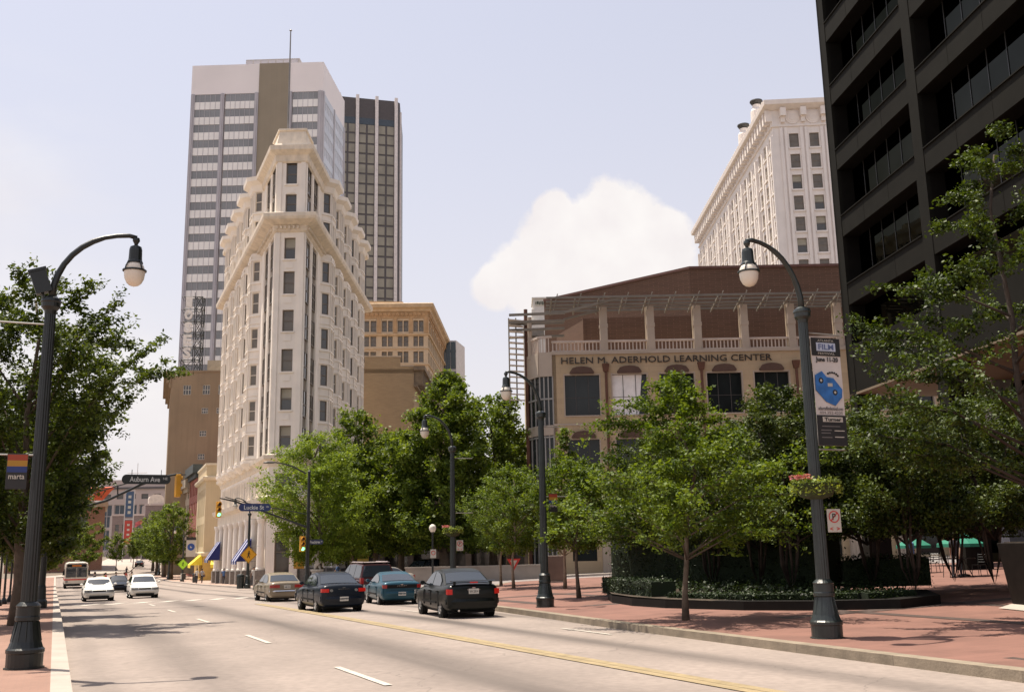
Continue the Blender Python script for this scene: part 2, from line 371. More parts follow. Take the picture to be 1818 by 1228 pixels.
# block of the wedge-shaped building
ribbon('kerb', [(15.7, 68), (15.6, 91), (15.55, 137), (14.9, 184)], [(16.0, 68), (15.9, 91), (15.85, 137), (15.2, 184)], .152, concl, nx=1)
ribbon('corner_pavement', [(16.0, 68), (15.9, 91), (15.85, 137), (15.2, 184)], [(24, 70), (27.5, 92), (44, 130), (44, 184)], .146, mat('pink_pavement', (.36, .25, .2), .85, var=.12, scale=.8, kind='paver', bsize=(.4, .2)), nx=6)
# pavement in front of the learning centre
AU = Vector((math.cos(rad(YAW)), -math.sin(rad(YAW)), 0)); AN = Vector((math.sin(rad(YAW)), math.cos(rad(YAW)), 0))
def AD(a, d, z=0): return AU*a + AN*(80+d) + Vector((0, 0, z))
ribbon('building_pavement', [AD(a, -4.5).xy[:] for a in (-1, 10, 20, 40)], [AD(a, 25).xy[:] for a in (-1, 10, 20, 40)], .146, concl, nx=8)
ribbon('far_pavement', [(-6, 190), (5, 209), (9, 260), (14, 312)], [(.2, 190), (13.1, 209), (18.3, 260), (22.9, 312)], .15, concl, nx=3)
ribbon('far_pavement', [(15.3, 190), (21.6, 214), (27.1, 260), (32.1, 312)], [(40, 190), (40, 214), (44, 260), (48, 312)], .15, concl, nx=3)

# painted markings
def mark(name, x0, y0, x1, y1, w, m_, skew=0.0, skl=None):
    n = max(1, int(abs(y1-y0)/2.5)); A = []; B = []
    for i in range(n+1):
        t = i/n; x = x0+(x1-x0)*t+skew*t; y = y0+(y1-y0)*t; A.append((x-w/2, y)); B.append((x+w/2, y))
    return ribbon(name, A, B, .012, m_, nx=1, step=2.5, skirt=False)
for dx in (-.11, .11): mark('yellow_line', 8.28+dx, -10, 8.28+dx, 30, .205, paint_y); mark('yellow_line', 8.28+dx, 30, 8.7+dx, 48, .205, paint_y)
for y in (-5.6, 4.0, 14.2, 23.0, 32.5, 42, 51): mark('lane_dash', 4.42, y, 4.42, y+2.9, .12, paint_w)
for y in (20, 33): mark('lane_line', 11.35, y, 11.4, y+2.5, .1, paint_w)
for i in range(11):
    x = .9+i*1.35
    ribbon('crossing_bar', [(x, 55.6+i*.45), (x+.9, 57.9+i*.45)], [(x+.62, 55.6+i*.45), (x+1.52, 57.9+i*.45)], .012, paint_w, nx=1, skirt=False)
for i in range(9):
    x = 1.5+i*1.5
    ribbon('crossing_bar', [(x, 127.5), (x, 130)], [(x+.6, 127.5), (x+.6, 130)], .012, paint_w, nx=1, skirt=False)
mark('stop_line', 12.2, 50.2, 12.2, 50.7, 6.5, paint_w)

# ---------------------------------------------------------------- facade helpers
class Wall:
    """vertical wall plane: origin O (world), direction u (unit xy), outward normal n"""
    def __init__(s, a, b, off=(0, 0, 0)):
        s.O = Vector((a[0], a[1], 0)); d = Vector((b[0]-a[0], b[1]-a[1], 0)); s.L = d.length; s.u = d/s.L
        s.n = Vector((s.u.y, -s.u.x, 0)); s.ang = math.atan2(s.u.y, s.u.x); s.off = Vector(off)
    def p(s, a, z, d=0.0): return s.O + s.u*a + s.n*d + Vector((0, 0, z))
    def slab(s, mb, a0, a1, z0, z1, d0=0.0, d1=.1):
        mb.hexa([s.p(a0, z0, d0), s.p(a1, z0, d0), s.p(a1, z0, d1), s.p(a0, z0, d1)][::-1] if False else [s.p(a0, z0, d1), s.p(a1, z0, d1), s.p(a1, z0, d0), s.p(a0, z0, d0)],
                [s.p(a0, z1, d1), s.p(a1, z1, d1), s.p(a1, z1, d0), s.p(a0, z1, d0)])
    def holes(s, mb, a0, a1, z0, z1, hs, depth=.3):
        """wall from a0..a1, z0..z1 with rectangular openings hs=[(ha0,ha1,hz0,hz1)] and their reveals"""
        xs = sorted({a0, a1, *[round(h[0], 4) for h in hs], *[round(h[1], 4) for h in hs]}); zs = sorted({z0, z1, *[round(h[2], 4) for h in hs], *[round(h[3], 4) for h in hs]})
        xs = [x for x in xs if a0-1e-6 <= x <= a1+1e-6]; zs = [z for z in zs if z0-1e-6 <= z <= z1+1e-6]
        for j in range(len(zs)-1):
            run = None
            for i in range(len(xs)-1):
                cx, cz = (xs[i]+xs[i+1])/2, (zs[j]+zs[j+1])/2
                inh = any(h[0] < cx < h[1] and h[2] < cz < h[3] for h in hs)
                if not inh and run is None: run = xs[i]
                if run is not None and (inh or i == len(xs)-2):
                    e = xs[i] if inh else xs[i+1]
                    mb.face([s.p(run, zs[j]), s.p(e, zs[j]), s.p(e, zs[j+1]), s.p(run, zs[j+1])]); run = None
        for h in hs:
            A0, A1, Z0, Z1 = h[:4]; q = -depth
            mb.face([s.p(A0, Z0), s.p(A0, Z1), s.p(A0, Z1, q), s.p(A0, Z0, q)]); mb.face([s.p(A1, Z0), s.p(A1, Z0, q), s.p(A1, Z1, q), s.p(A1, Z1)])
            mb.face([s.p(A0, Z1), s.p(A1, Z1), s.p(A1, Z1, q), s.p(A0, Z1, q)]); mb.face([s.p(A0, Z0), s.p(A0, Z0, q), s.p(A1, Z0, q), s.p(A1, Z0)])

class Windows:
    """collects a building's windows; the nearest become parts (copies share one mesh), the rest one part"""
    cache = {}
    def __init__(s, root, cap=95): s.root = root; s.items = []; s.cap = cap
    def add(s, loc, ang, w, h, style): s.items.append((Vector(loc), ang, round(w, 2), round(h, 2), style))
    def add_wall(s, wl_, a0, a1, z0, z1, depth, style): s.add(wl_.p((a0+a1)/2, z0, -depth), wl_.ang, a1-a0, z1-z0, style)
    @staticmethod
    def shape(mb, w, h, style):
        st = STYLES[style]; f = st.get('f', .07); mb.cur = 0
        for x in (-w/2, w/2-f): mb.box(x, -.05, 0, x+f, .03, h)
        mb.box(-w/2+f, -.05, 0, w/2-f, .03, f); mb.box(-w/2+f, -.05, h-f, w/2-f, .03, h)
        for t in st.get('rails', ()): mb.box(-w/2+f, -.04, h*t-f/2, w/2-f, .02, h*t+f/2)
        for t in st.get('muls', ()): mb.box(-w/2+w*t-f/2, -.045, f, -w/2+w*t+f/2, .025, h-f)
        mb.cur = 1; b = st.get('blind', 0.0)
        mb.face([(-w/2, 0, 0), (w/2, 0, 0), (w/2, 0, h*(1-b)), (-w/2, 0, h*(1-b))])
        if b: mb.cur = 2; mb.face([(-w/2, 0, h*(1-b)), (w/2, 0, h*(1-b)), (w/2, 0, h), (-w/2, 0, h)])
        if st.get('sill'): mb.cur = 0; mb.box(-w/2-.1, -st['sill'], -.14, w/2+.1, .0, -.01)
    def finish(s, name='window'):
        off = s.root.location; s.items.sort(key=lambda q: (q[0]-Vector(EYE)).length/(q[2]*q[3])**.5)
        n = len(s.items); keep = s.items if n <= 100 else s.items[:s.cap]; rest = s.items[len(keep):]
        for loc, ang, w, h, st in keep:
            k = (w, h, st)
            if k not in Windows.cache:
                mb = MB(); Windows.shape(mb, w, h, st); o = mb.build(name, STYLES[st]['m']); Windows.cache[k] = o.data
            else: o = bpy.data.objects.new(name, Windows.cache[k]); COL.objects.link(o)
            o.parent = s.root; o.location = loc-off; o.rotation_euler = (0, 0, ang)
        if rest:
            groups = {}
            for it in rest: groups.setdefault(tuple(m_.name for m_ in STYLES[it[4]]['m']), []).append(it)
            allm = []; mb = MB()
            # merge the rest in one mesh, mapping material slots
            for it in rest:
                loc, ang, w, h, st = it; ms = STYLES[st]['m']; base = []
                for m_ in ms:
                    if m_ not in allm: allm.append(m_)
                    base.append(allm.index(m_))
                i0 = len(mb.mi); mb.T = Matrix.Translation(loc-off) @ Matrix.Rotation(ang, 4, 'Z'); Windows.shape(mb, w, h, st)
                for q in range(i0, len(mb.mi)): mb.mi[q] = base[mb.mi[q]]
            tag(mb.build(name, allm, s.root), kind='stuff')
STYLES = {
 'sash': dict(f=.09, rails=(.5,), m=[wframe, glass, blind]),
 'sashb': dict(f=.09, rails=(.5,), blind=.45, m=[wframe, glass, blind]),
 'sashw': dict(f=.09, rails=(.5,), m=[wframe, glass2, blind]),
 'side': dict(f=.08, rails=(.5,), m=[terra2, glass2, blind]),
}
# ================================================================ wedge-shaped office building
def offset_poly(P, d):
    """outward offset of an open/closed ccw-or-cw polygon (list of xy)"""
    n = len(P); area = sum(P[i-1][0]*P[i][1]-P[i][0]*P[i-1][1] for i in range(n)); sg = 1 if area > 0 else -1; out = []
    for i in range(n):
        a, b, c = Vector(P[i-1]), Vector(P[i]), Vector(P[(i+1) % n]); e1 = (b-a).normalized(); e2 = (c-b).normalized()
        n1 = Vector((e1.y, -e1.x))*sg; n2 = Vector((e2.y, -e2.x))*sg; m_ = (n1+n2); m_ = m_/max(m_.dot(n1), .35)
        out.append((b.x+m_.x*d, b.y+m_.y*d))
    return out
def cornice(mb, P, prof):
    mb.rings([[(x, y, z) for x, y in offset_poly(P, d)] for d, z in prof])

FA, FB, FC, FD = (17.9, 95.7), (20.5, 94.5), (18.9, 133.0), (35.8, 128.5)
def flatiron():
    root = empty('wedge_office_building', (18.2, 95.2, -1.7), label='tall cream terracotta wedge-shaped building with its narrow end towards the junction', cat='building')
    off = root.location
    ROWS = [(11.4, 13.5), (15.0, 17.15), (18.75, 20.95), (22.7, 24.85), (26.45, 28.75), (30.0, 32.2), (34.75, 36.75), (37.8, 40.0)]
    BIG, TOPZ, BELT = 33.0, 40.2, 10.3
    poly = [FC, FA, FB, FD]
    win = Windows(root, 95)
    wf = Wall(FA, FB); wl_ = Wall(FC, FA); wr = Wall(FB, FD); wb = Wall(FD, FC)
    mb = MB(off); c = wf.L/2; ww = .55
    wf.holes(mb, 0, wf.L, -3, TOPZ+.1, [(c-ww, c+ww, a, b) for a, b in ROWS]+[(c-.8, c+.8, 7.2, 9.0), (c-.7, c+.7, -.2, 3.6)], .35)
    for a, b in ROWS:
        win.add_wall(wf, c-ww, c+ww, a, b, .3, 'sashb' if a in (30.0, 11.4, 15.0) else ('sash' if a > 34 else 'sashw'))
        wf.slab(mb, c-ww-.12, c+ww+.12, a-.16, a-.02, -.1, .12); wf.slab(mb, c-.35, c+.35, a-.95, a-.4, 0, .05)
    win.add_wall(wf, c-.8, c+.8, 7.2, 9.0, .3, 'sash'); win.add_wall(wf, c-.7, c+.7, -.2, 3.6, .3, 'sash')
    for z0, z1 in ((10.9, 32.7), (34.7, 40.1)):
        for a in (0, wf.L-.5): wf.slab(mb, a+.03, a+.47, z0, z1, 0, .10)
    mb.build('front_wall', terra, root)
    # side walls
    def side(w, rev, nm):
        L = w.L; A = (lambda a: L-a) if rev else (lambda a: a)
        mb = MB(off); hs = []
        def H(a0, a1, z0, z1): a0, a1 = sorted((A(a0), A(a1))); return (a0, a1, z0, z1)
        strips = [(.75, 3.0), (4.2, 6.35)]
        for s0, s1 in strips:
            for z0, z1 in ((10.9, 32.6), (34.7, 40.0)): hs.append(H(s0, s1, z0, z1))
        pitch = 5.5; bays = [8.6+pitch*i for i in range(5)]; bw = 3.8
        flats = []
        for i, b0 in enumerate(bays):
            f0 = b0+bw+.35; f1 = b0+pitch-.35
            if f1 < L-.6:
                for z0, z1 in ROWS: hs.append(H(f0, f1, z0, z1)); flats.append((f0, f1, z0, z1))
        base = []
        k = int((L-2)/1.95)
        for i in range(k):
            a0 = 1.1+i*1.95; hs.append(H(a0, a0+.95, 7.2, 9.0)); base.append((a0, a0+.95, 7.2, 9.0))
        w.holes(mb, 0, L, -3.5, TOPZ+.1, hs, .22); dkp = MB(off)
        for s0, s1 in strips:
            prev = None
            for z0, z1 in ROWS:
                a0, a1 = sorted((A(s0), A(s1))); win.add_wall(w, a0, a1, z0-.45, z1+.1, .12, 'slot')
        for s0, s1 in strips:
            a0, a1 = sorted((A(s0), A(s1)))
            for z0, z1 in ((10.9, 32.6), (34.7, 40.0)): w.slab(dkp, a0, a1, z0, z1, -.3, -.19)
        dkp.build('slot_panel', mat('slot_brown', (.20, .165, .125), .7), root)
        for s in (.1, 3.3, 6.6):
            a0, a1 = sorted((A(s), A(s+.6)))
            for z0, z1 in ((10.9, 32.7), (34.7, 40.1)): w.slab(mb, a0, a1, z0, z1, 0, .06)
        for f0, f1, z0, z1 in flats: a0, a1 = sorted((A(f0), A(f1))); win.add_wall(w, a0, a1, z0, z1, .17, 'side' if hash((f0, z0)) % 3 else 'sashb'); w.slab(mb, a0-.1, a1+.1, z0-.16, z0-.02, -.05, .1)
        for f0, f1, z0, z1 in base: a0, a1 = sorted((A(f0), A(f1))); win.add_wall(w, a0, a1, z0, z1, .17, 'sash'); w.slab(mb, a0-.12, a0-.02, 7.0, 9.3, 0, .1); w.slab(mb, a1+.02, a1+.12, 7.0, 9.3, 0, .1)
        mb.build(nm, terra, root)
        # canted bays
        for i, b0 in enumerate(bays):
            mb = MB(off)
            for zb, zt, rows in ((10.75, BIG+.1, ROWS[:6]), (34.6, TOPZ+.1, ROWS[6:])):
                c0, c1 = sorted((A(b0), A(b0+bw))); D = .95; k0 = c0+.85; k1 = c1-.85
                pts = [w.p(c0, 0), w.p(k0, 0, D), w.p(k1, 0, D), w.p(c1, 0)]; P2 = [(q.x, q.y) for q in pts]
                for j in range(3):
                    fw = Wall(P2[j], P2[j+1]); l2 = fw.L; mid = j == 1
                    ho = [(.22, l2-.22, a, b) for a, b in rows] if not mid else [(.16, l2/2-.08, a, b) for a, b in rows]+[(l2/2+.08, l2-.16, a, b) for a, b in rows]
                    fw.holes(mb, 0, l2, zb, zt, ho, .14)
                    for h in ho: win.add_wall(fw, h[0], h[1], h[2], h[3], .12, 'side' if (i+j) % 3 else 'sash')
                    if mid:
                        for a in (-.06, l2/2-.07, l2-.08): fw.slab(mb, a, a+.14, zb, zt-.3, 0, .1)
                for a, b in rows:
                    for z, d, t in ((a-.3, .12, .16), (a-1.1, .08, .12), (b+.1, .1, .18)):
                        if zb < z < zt-.2: mb.prism(offset_poly(P2, d), z, z+t)
                if zb > 30:
                    cornice(mb, P2, [(0, 40.0), (.15, 40.15), (.3, 40.75), (.8, 41.1), (.85, 41.55), (.1, 41.75), (0, 41.8)])
                else:
                    cornice(mb, P2, [(-.5, 10.1), (0, 10.5), (.18, 10.7), (.2, 10.95), (.02, 11.0)])
                mb.prism(offset_poly(P2, -.04), zt-.3, zt+.05)
            mb.build('bay_window', terra, root)
    side(wl_, True, 'street_wall'); side(wr, False, 'side_wall')
    mb = MB(off); wb.slab(mb, 0, wb.L, -3.5, 41, -.3, 0); mb.prism([(FA[0]+.3, FA[1]+.5), (FB[0]-.2, FB[1]+.6), (FD[0]-.6, FD[1]-.3), (FC[0]+.3, FC[1]-.3)], 40.6, 41.2); mb.build('rear_wall', terra, root)
    mb = MB(off)
    cornice(mb, poly, [(0, 32.7), (.22, 32.85), (.3, 33.35), (1.25, 33.75), (1.38, 34.0), (1.4, 34.35), (1.2, 34.45), (0, 34.6)])
    for w in (wf, wl_, wr):
        k = int(w.L/.42)
        for i in range(k): w.slab(mb, .1+i*.42, .3+i*.42, 33.0, 33.3, .2, .5)
    mb.build('lower_cornice', terra2, root)
    mb = MB(off)
    cornice(mb, poly, [(0, 40.0), (.2, 40.15), (.3, 40.75), (.85, 41.15), (.9, 41.6), (.2, 41.8), (0, 41.85)])
    cornice(mb, offset_poly(poly, -.35), [(0, 41.7), (0, 42.5), (.12, 42.5), (.12, 42.7), (-.3, 42.7)])
    for w, rev in ((wl_, 1), (wr, 0)):
        for i in range(5): a = 8.6+5.5*i+1.9; a = w.L-a if rev else a; (w.slab(mb, a-.5, a+.5, 41.6, 42.9, -.3, .1) if 0 < a < w.L-1 else None)
    mb.build('top_cornice', terra2, root)
    mb = MB(off); cornice(mb, poly, [(0, 9.6), (.1, 9.7), (.2, 10.1), (.55, 10.35), (.6, 10.7), (0, 10.85)])
    cornice(mb, poly, [(0, 4.9), (.25, 5.0), (.25, 6.0), (.8, 6.3), (.9, 6.75), (.1, 6.95), (0, 7.0)]); mb.build('belt_cornice', terra2, root)
    # front parapet
    mb = MB(off); q = offset_poly([FA, FB, (FB[0]+1.5, FB[1]+3.4), (FA[0]+.1, FA[1]+3.8)], -.2)
    cornice(mb, q, [(.45, 41.8), (.3, 42.1), (.05, 43.5), (.18, 43.55), (.18, 43.75), (-.2, 43.8)]); p = mb.build('front_parapet', terra2, root)
    mb = MB(off); mb.path([(18.95, 96.3, 43.6), (18.95, 96.3, 55.0)], [.11, .06], 8); mb.lathe([(0, -.1), (.16, 0), (0, .16)], (18.95, 96.3, 55.1), 8); mb.build('flagpole', mat('grey_pole', (.2, .19, .18), .5), root)
    # colonnade on the street side, darker bays between
    for w, rev, n in ((wl_, True, 9), (wr, False, 8)):
        for i in range(n):
            a = w.L-.9-i*4.35 if rev else .9+i*4.35
            if a < .4: continue
            c = w.p(a, 0, .42); g = gz(c.x, c.y)+.1
            mb = MB(off); mb.lathe([(.42, g+1.45), (.42, g+1.6), (.36, g+1.7), (.345, g+3.5), (.3, 4.35), (.36, 4.5), (.44, 4.75), (.44, 4.95)], (c.x, c.y, 0), 16, .03); col_ = mb.build('column', terra, root)
            mb = MB(off); w.slab(mb, a-.5, a+.5, g-.2, g+1.45, .02, .95); mb.build('plinth', mat('grey_granite', (.2, .18, .16), .6, var=.2, scale=6), col_)
        for i in range(n-1):
            mb = MB(off)
            a0 = (w.L-.9-(i+1)*4.35 if rev else .9+i*4.35)+.75; a1 = a0+2.85
            if a0 < .2: continue
            c = w.p(a0, 0); g = gz(c.x, c.y)+.5
            w.slab(mb, a0, a1, g, 4.6, -.02, .04)
            for k in (0, .33, .66, 1): a = a0+(a1-a0)*k; w.slab(mb, a-.05, a+.05, g, 4.6, .04, .09)
            mb.build('shopfront', glass, root)
    win.finish()
    # awnings
    for k, (w, rev, a) in enumerate(((wl_, True, 30.0), (wl_, True, 5.2))):
        a = w.L-a; o = w.p(a, 0)
        aw = empty('shop_awning', (o.x, o.y, gz(o.x, o.y)), label=('blue and white awning at the far end of the white colonnade', 'blue and white awning near the front of the white colonnade')[k], cat='awning', group='blue awnings on the colonnade')
        mb = MB(aw.location)
        for j in range(9):
            mb.cur = 1 if j in (2, 6) else 0; x0, x1 = a-1.9+j*.42, a-1.9+(j+1)*.42
            lo = [w.p(x0, .9, 2.3), w.p(x0, 3.0, .9), w.p(x0, .9, .9)]; mb.hexa(lo, [v+w.u*(x1-x0-.002) for v in lo])
            w.slab(mb, x0, x1, .6, .9, 2.24, 2.29)
        mb.build('canopy', [mat('blue_canvas', (.012, .018, .12), .8), mat('white_canvas', (.6, .6, .65), .8)], aw)
        mb = MB(aw.location)
        for x in (a-1.8, a+1.8): mb.path([w.p(x, .88, 2.2), w.p(x, .88, .45)], .03, 6)
        mb.build('bracket', galv, aw)
STYLES['slot'] = dict(f=.12, rails=(.45,), muls=(.5,), m=[mat('slot_frame', (.16, .13, .10), .5), glass, blind])
flatiron()

# ================================================================ striped bank tower
def bank_tower():
    A = Vector((25.5, 263.0)); B = Vector((57.8, 247.4)); Cc = Vector((69.3, 269.0)); T = 131.5
    root = empty('bank_tower', (A.x, A.y, -2), label='tall office tower in white and grey bands with a blank brown strip', cat='building'); off = root.location
    w = Wall(A, B); w2 = Wall(B, Cc); w3 = Wall(Cc, A+(Cc-B)); w4 = Wall(A+(Cc-B), A)
    white = mat('tower_white', (.78, .72, .70), .6, var=.04, scale=.1); grey = mat('tower_fin', (.44, .42, .44), .6, var=.08, scale=.2); dk = mat('tower_band', (.24, .245, .25), .35, var=.15, scale=.15, spec=.5)
    sc = w.L/627.0
    k = lambda z: (z-108)*sc
    mb = MB(off)
    w.slab(mb, 0, w.L, 123.0, T, -1, 0); w2.slab(mb, 0, w2.L, 123, T, -1, 0); w3.slab(mb, 0, w3.L, -2, T, -1, 0); w4.slab(mb, 0, w4.L, -2, T, -1, 0)
    mb.prism([tuple(A+(Cc-B)*.03+(B-A)*.03), tuple(B-(B-A)*.03+(Cc-B)*.03), tuple(Cc-(B-A)*.03-(Cc-B)*.03), tuple(A+(Cc-B)*.97+(B-A)*.03)], 0, T-1.2)
    mb.build('wall', white, root)
    mb = MB(off)
    for z in (110, 250, 412, 577, 712):
        a = k(z); d = {110: 1.0, 250: 1.0, 412: 1.0, 577: .7, 712: 1.3}[z]
        w.slab(mb, a, a+d, -2, 123.0, -.2, .35); w.slab(mb, a+d*.35, a+d*.65, -2, 123.0, .35, .6)
    for a in (0.0, w2.L/2-.5, w2.L-.9): w2.slab(mb, a, a+.9, -2, 123, -.2, .3)
    mb.build('pilaster', grey, root)
    mb = MB(off); w.slab(mb, k(430), k(577), -2, T+.02, -.3, .15); mb.build('blank_panel', mat('tower_brown', (.27, .225, .16), .7, var=.06, scale=.3, kind='paver', bsize=(1.2, .6)), root)
    bays = [(k(127), k(250)), (k(268)+.3, k(412)), (k(587)+.3, k(712))]
    nfl = 0; z = 123.0; P = 4.36
    while z > 30:
        nfl += 1; z -= P
        for a0, a1 in bays:
            mb = MB(off); mb.cur = 0; w.slab(mb, a0, a1, z+2.15, z+P-.03, -.9, -.12)
            mb.cur = 1; w.slab(mb, a0, a1, z+.02, z+2.15, -.9, -.02)
            mb.cur = 2; n = max(4, round((a1-a0)/1.32))
            for i in range(1, n): a = a0+(a1-a0)*i/n; w.slab(mb, a-.05, a+.05, z+.02, z+P-.03, -.02, .06)
            if nfl <= 24: mb.build('window_band', [dk, mat('tower_panel', (.82, .79, .75), .5, var=.05, scale=.3), grey], root)
    mb = MB(off)
    for i in range(26):
        a = .9+(w2.L-1.8)*i/26; mb.cur = i % 2; w2.slab(mb, a, a+(w2.L-1.8)/26, 20, 123, -.5, 0 if i % 2 else .04)
    for i in range(24):
        mb.cur = 2; z = 123-P*(i+1); w2.slab(mb, .9, w2.L-.9, z+2.2, z+4.2, .02, .1)
    mb.build('side_facade', [mat('tower_blue', (.40, .42, .46), .45, var=.1, scale=.2), mat('tower_pale', (.58, .58, .6), .5), mat('tower_blue_glass', (.50, .52, .56), .35, var=.12, scale=.15)], root)
    mb = MB(off); C0 = (A+B)/2+(Cc-B)*.42; d = (B-A).normalized(); e = (Cc-B).normalized()
    q = [C0-d*5.5-e*4, C0+d*9.5-e*4, C0+d*9.5+e*4, C0-d*5.5+e*4]; mb.prism([tuple(v) for v in q], T-1, T+4.6); ph = mb.build('penthouse', mat('penthouse_grey', (.4, .37, .35), .7), root)
    mb = MB(off); pw = Wall(q[0], q[1])
    for i in range(7): pw.slab(mb, 2.1*i+.15, 2.1*i+1.9, T+3.0, T+4.2, 0, .06)
    mb.build('louvre', grey, ph)
bank_tower()

# ================================================================ black tower with white fins
def black_tower():
    s = 1.0; A = Vector((78.0, 325.1)); B = Vector((101.6, 321.2)); T = 160.4
    root = empty('black_tower', (A.x, A.y, 0), label='dark brown glass tower with tall white fins behind the striped tower', cat='building'); off = root.location
    w = Wall(A, B); d = (B-A).normalized(); e = Vector((-d.y, d.x)); Cc = B+e*30+d*7; w2 = Wall(B+d*1.6+e*1.2, Cc)
    mb = MB(off); mb.prism([tuple(A), tuple(B), tuple(B+d*1.6+e*1.2), tuple(Cc), tuple(A+e*30)], 0, T-.5); mb.build('wall', mat('tower_black', (.075, .062, .058), .4, var=.1), root)
    sc = (w.L-3.6)/(1075-835); k = lambda z: 3.6+(z-835)*sc
    for z in (835, 912, 993, 1075):
        a = k(z); mb = MB(off); w.slab(mb, a-.55, a+.55, 0, T+.4, -.2, 1.0); mb.build('fin', mat('fin_white', (.66, .6, .57), .6), root)
    mb = MB(off); w2.slab(mb, 0, 1.0, 0, T-4, 0, .6); mb.build('fin', MATS['fin_white'], root)
    gl = mat('brown_glass', (.26, .235, .18), .22, var=.2, scale=.2)
    cols = [(k(775), k(835)), (k(835), k(912)), (k(912), k(993)), (k(993), k(1075))]
    z = T-10.4; n = 0
    while z > 60:
        z -= 3.75; n += 1
        for a0, a1 in cols:
            a0 = max(a0, 0)
            m0 = (a0+a1)/2
            mb = MB(off); w.slab(mb, a0+.75, m0-.35, z+.55, z+3.6, 0, .12); w.slab(mb, m0+.35, a1-.75, z+.55, z+3.6, 0, .12)
            if n <= 25: mb.build('window', gl, root)
    mb = MB(off)
    for a0, a1 in cols: w.slab(mb, max(a0, 0)+.6, a1-.6, T-10.4, T-8, 0, .12)
    mb.build('louvre_band', mat('blueish_glass', (.05, .065, .08), .2), root)
black_tower()

# ================================================================ brown-glass office in ornate tan brick
def ornate_block():
    A, B, Cc = Vector((46.1, 165.2)), Vector((56.9, 160.9)), Vector((76.1, 200.5)); T = 43.8
    root = empty('ornate_brick_block', (A.x, A.y, -2), label='orange terracotta office block with paired windows and a deep carved cornice', cat='building'); off = root.location
    wt = mat('orange_terracotta', (.43, .27, .14), .8, var=.16, scale=.9, streak=.15); pale = mat('pale_buff', (.52, .4, .27), .8, var=.1, scale=.8, streak=.2)
    w = Wall(A, B); w2 = Wall(B, Cc); win = Windows(root, 95)
    sc = w.L/(620-90); k = lambda z: (z-90)*sc
    rows = [(39.1-.2, 41.15-.25), (36.3, 38.1), (33.45, 35.4), (30.4, 32.3), (27.4, 29.3)]
    prs = [(105, 154, 165, 210), (255, 294, 303, 340), (380, 419, 427, 465), (505, 541, 549, 585)]
    mb = MB(off); hs = []
    for a, b, c, d in prs:
        for z0, z1 in rows: hs += [(k(a), k(b), z0, z1), (k(c), k(d), z0, z1)]
    w.holes(mb, 0, w.L, -2, 42.6, hs, .4)
    for h in hs: win.add_wall(w, *h, .35, 'dbl')
    hs = []; n = 13; p = w2.L/n
    for i in range(n):
        for z0, z1 in rows: hs += [(i*p+.5, i*p+p/2-.12, z0, z1), (i*p+p/2+.12, i*p+p-.5, z0, z1)]
    w2.holes(mb, 0, w2.L, -2, 42.6, hs, .4)
    for h in hs: win.add_wall(w2, *h, .35, 'dbl')
    wb = Wall(Cc, (A.x+20, A.y+40)); wb.slab(mb, 0, wb.L, -2, 43, -.3, 0); wc = Wall((A.x+20, A.y+40), A); wc.slab(mb, 0, wc.L, -2, 43, -.3, 0)
    mb.build('wall', pale, root)
    mb = MB(off); P = [tuple(A), tuple(B), tuple(Cc), (A.x+20, A.y+40)]
    # carved frieze and upper storey in orange
    for ww_, pr in ((w, prs),):
        edges = [0]+[v for q in pr for v in (k(q[0])-.12, k(q[3])+.12)]+[ww_.L]
        for i in range(0, len(edges), 2): ww_.slab(mb, edges[i], edges[i+1], 38.4, 41.3, 0, .14)
        ww_.slab(mb, 0, ww_.L, 41.3, 42.5, 0, .16)
    for i in range(n): w2.slab(mb, i*p-.35, i*p+.35, 38.4, 41.3, 0, .14)
    w2.slab(mb, 0, w2.L, 41.3, 42.5, 0, .16)
    kk = int(w.L/.75)
    for i in range(kk):
        c = w.p(.4+i*.75, 42.0, .22); mb.T = Matrix.Translation(c) @ Matrix.Rotation(w.ang, 4, 'Z') @ Matrix.Rotation(rad(90), 4, 'X'); mb.lathe([(.34, -.1), (.34, .1)], n=10); mb.lathe([(.2, .1), (.1, .2)], n=8); mb.T = None
    for i in range(36): w2.slab(mb, .3+i*1.2, .9+i*1.2, 41.6, 42.4, .16, .4)
    mb.build('carved_frieze', wt, root)
    mb = MB(off); cornice(mb, P, [(0, 42.4), (.4, 42.5), (.5, 42.85), (1.0, 43.1), (1.1, 43.7), (.9, 43.85), (-.5, 43.9)]); cornice(mb, P, [(0, 38.2), (.3, 38.25), (.35, 38.5), (0, 38.55)]); cornice(mb, P, [(0, 32.9), (.2, 32.95), (.2, 33.15), (0, 33.2)]); cornice(mb, P, [(0, 35.75), (.15, 35.8), (.15, 35.95), (0, 36)])
    mb.prism([(47, 168), (54, 166), (60, 180), (52, 184)], 43.5, 45.2)
    mb.build('cornice', mat('tan_cornice', (.5, .36, .22), .8, var=.15, scale=1), root)
    win.finish()
STYLES['dbl'] = dict(f=.11, rails=(.5,), m=[wframe, glass2, blind])
ornate_block()

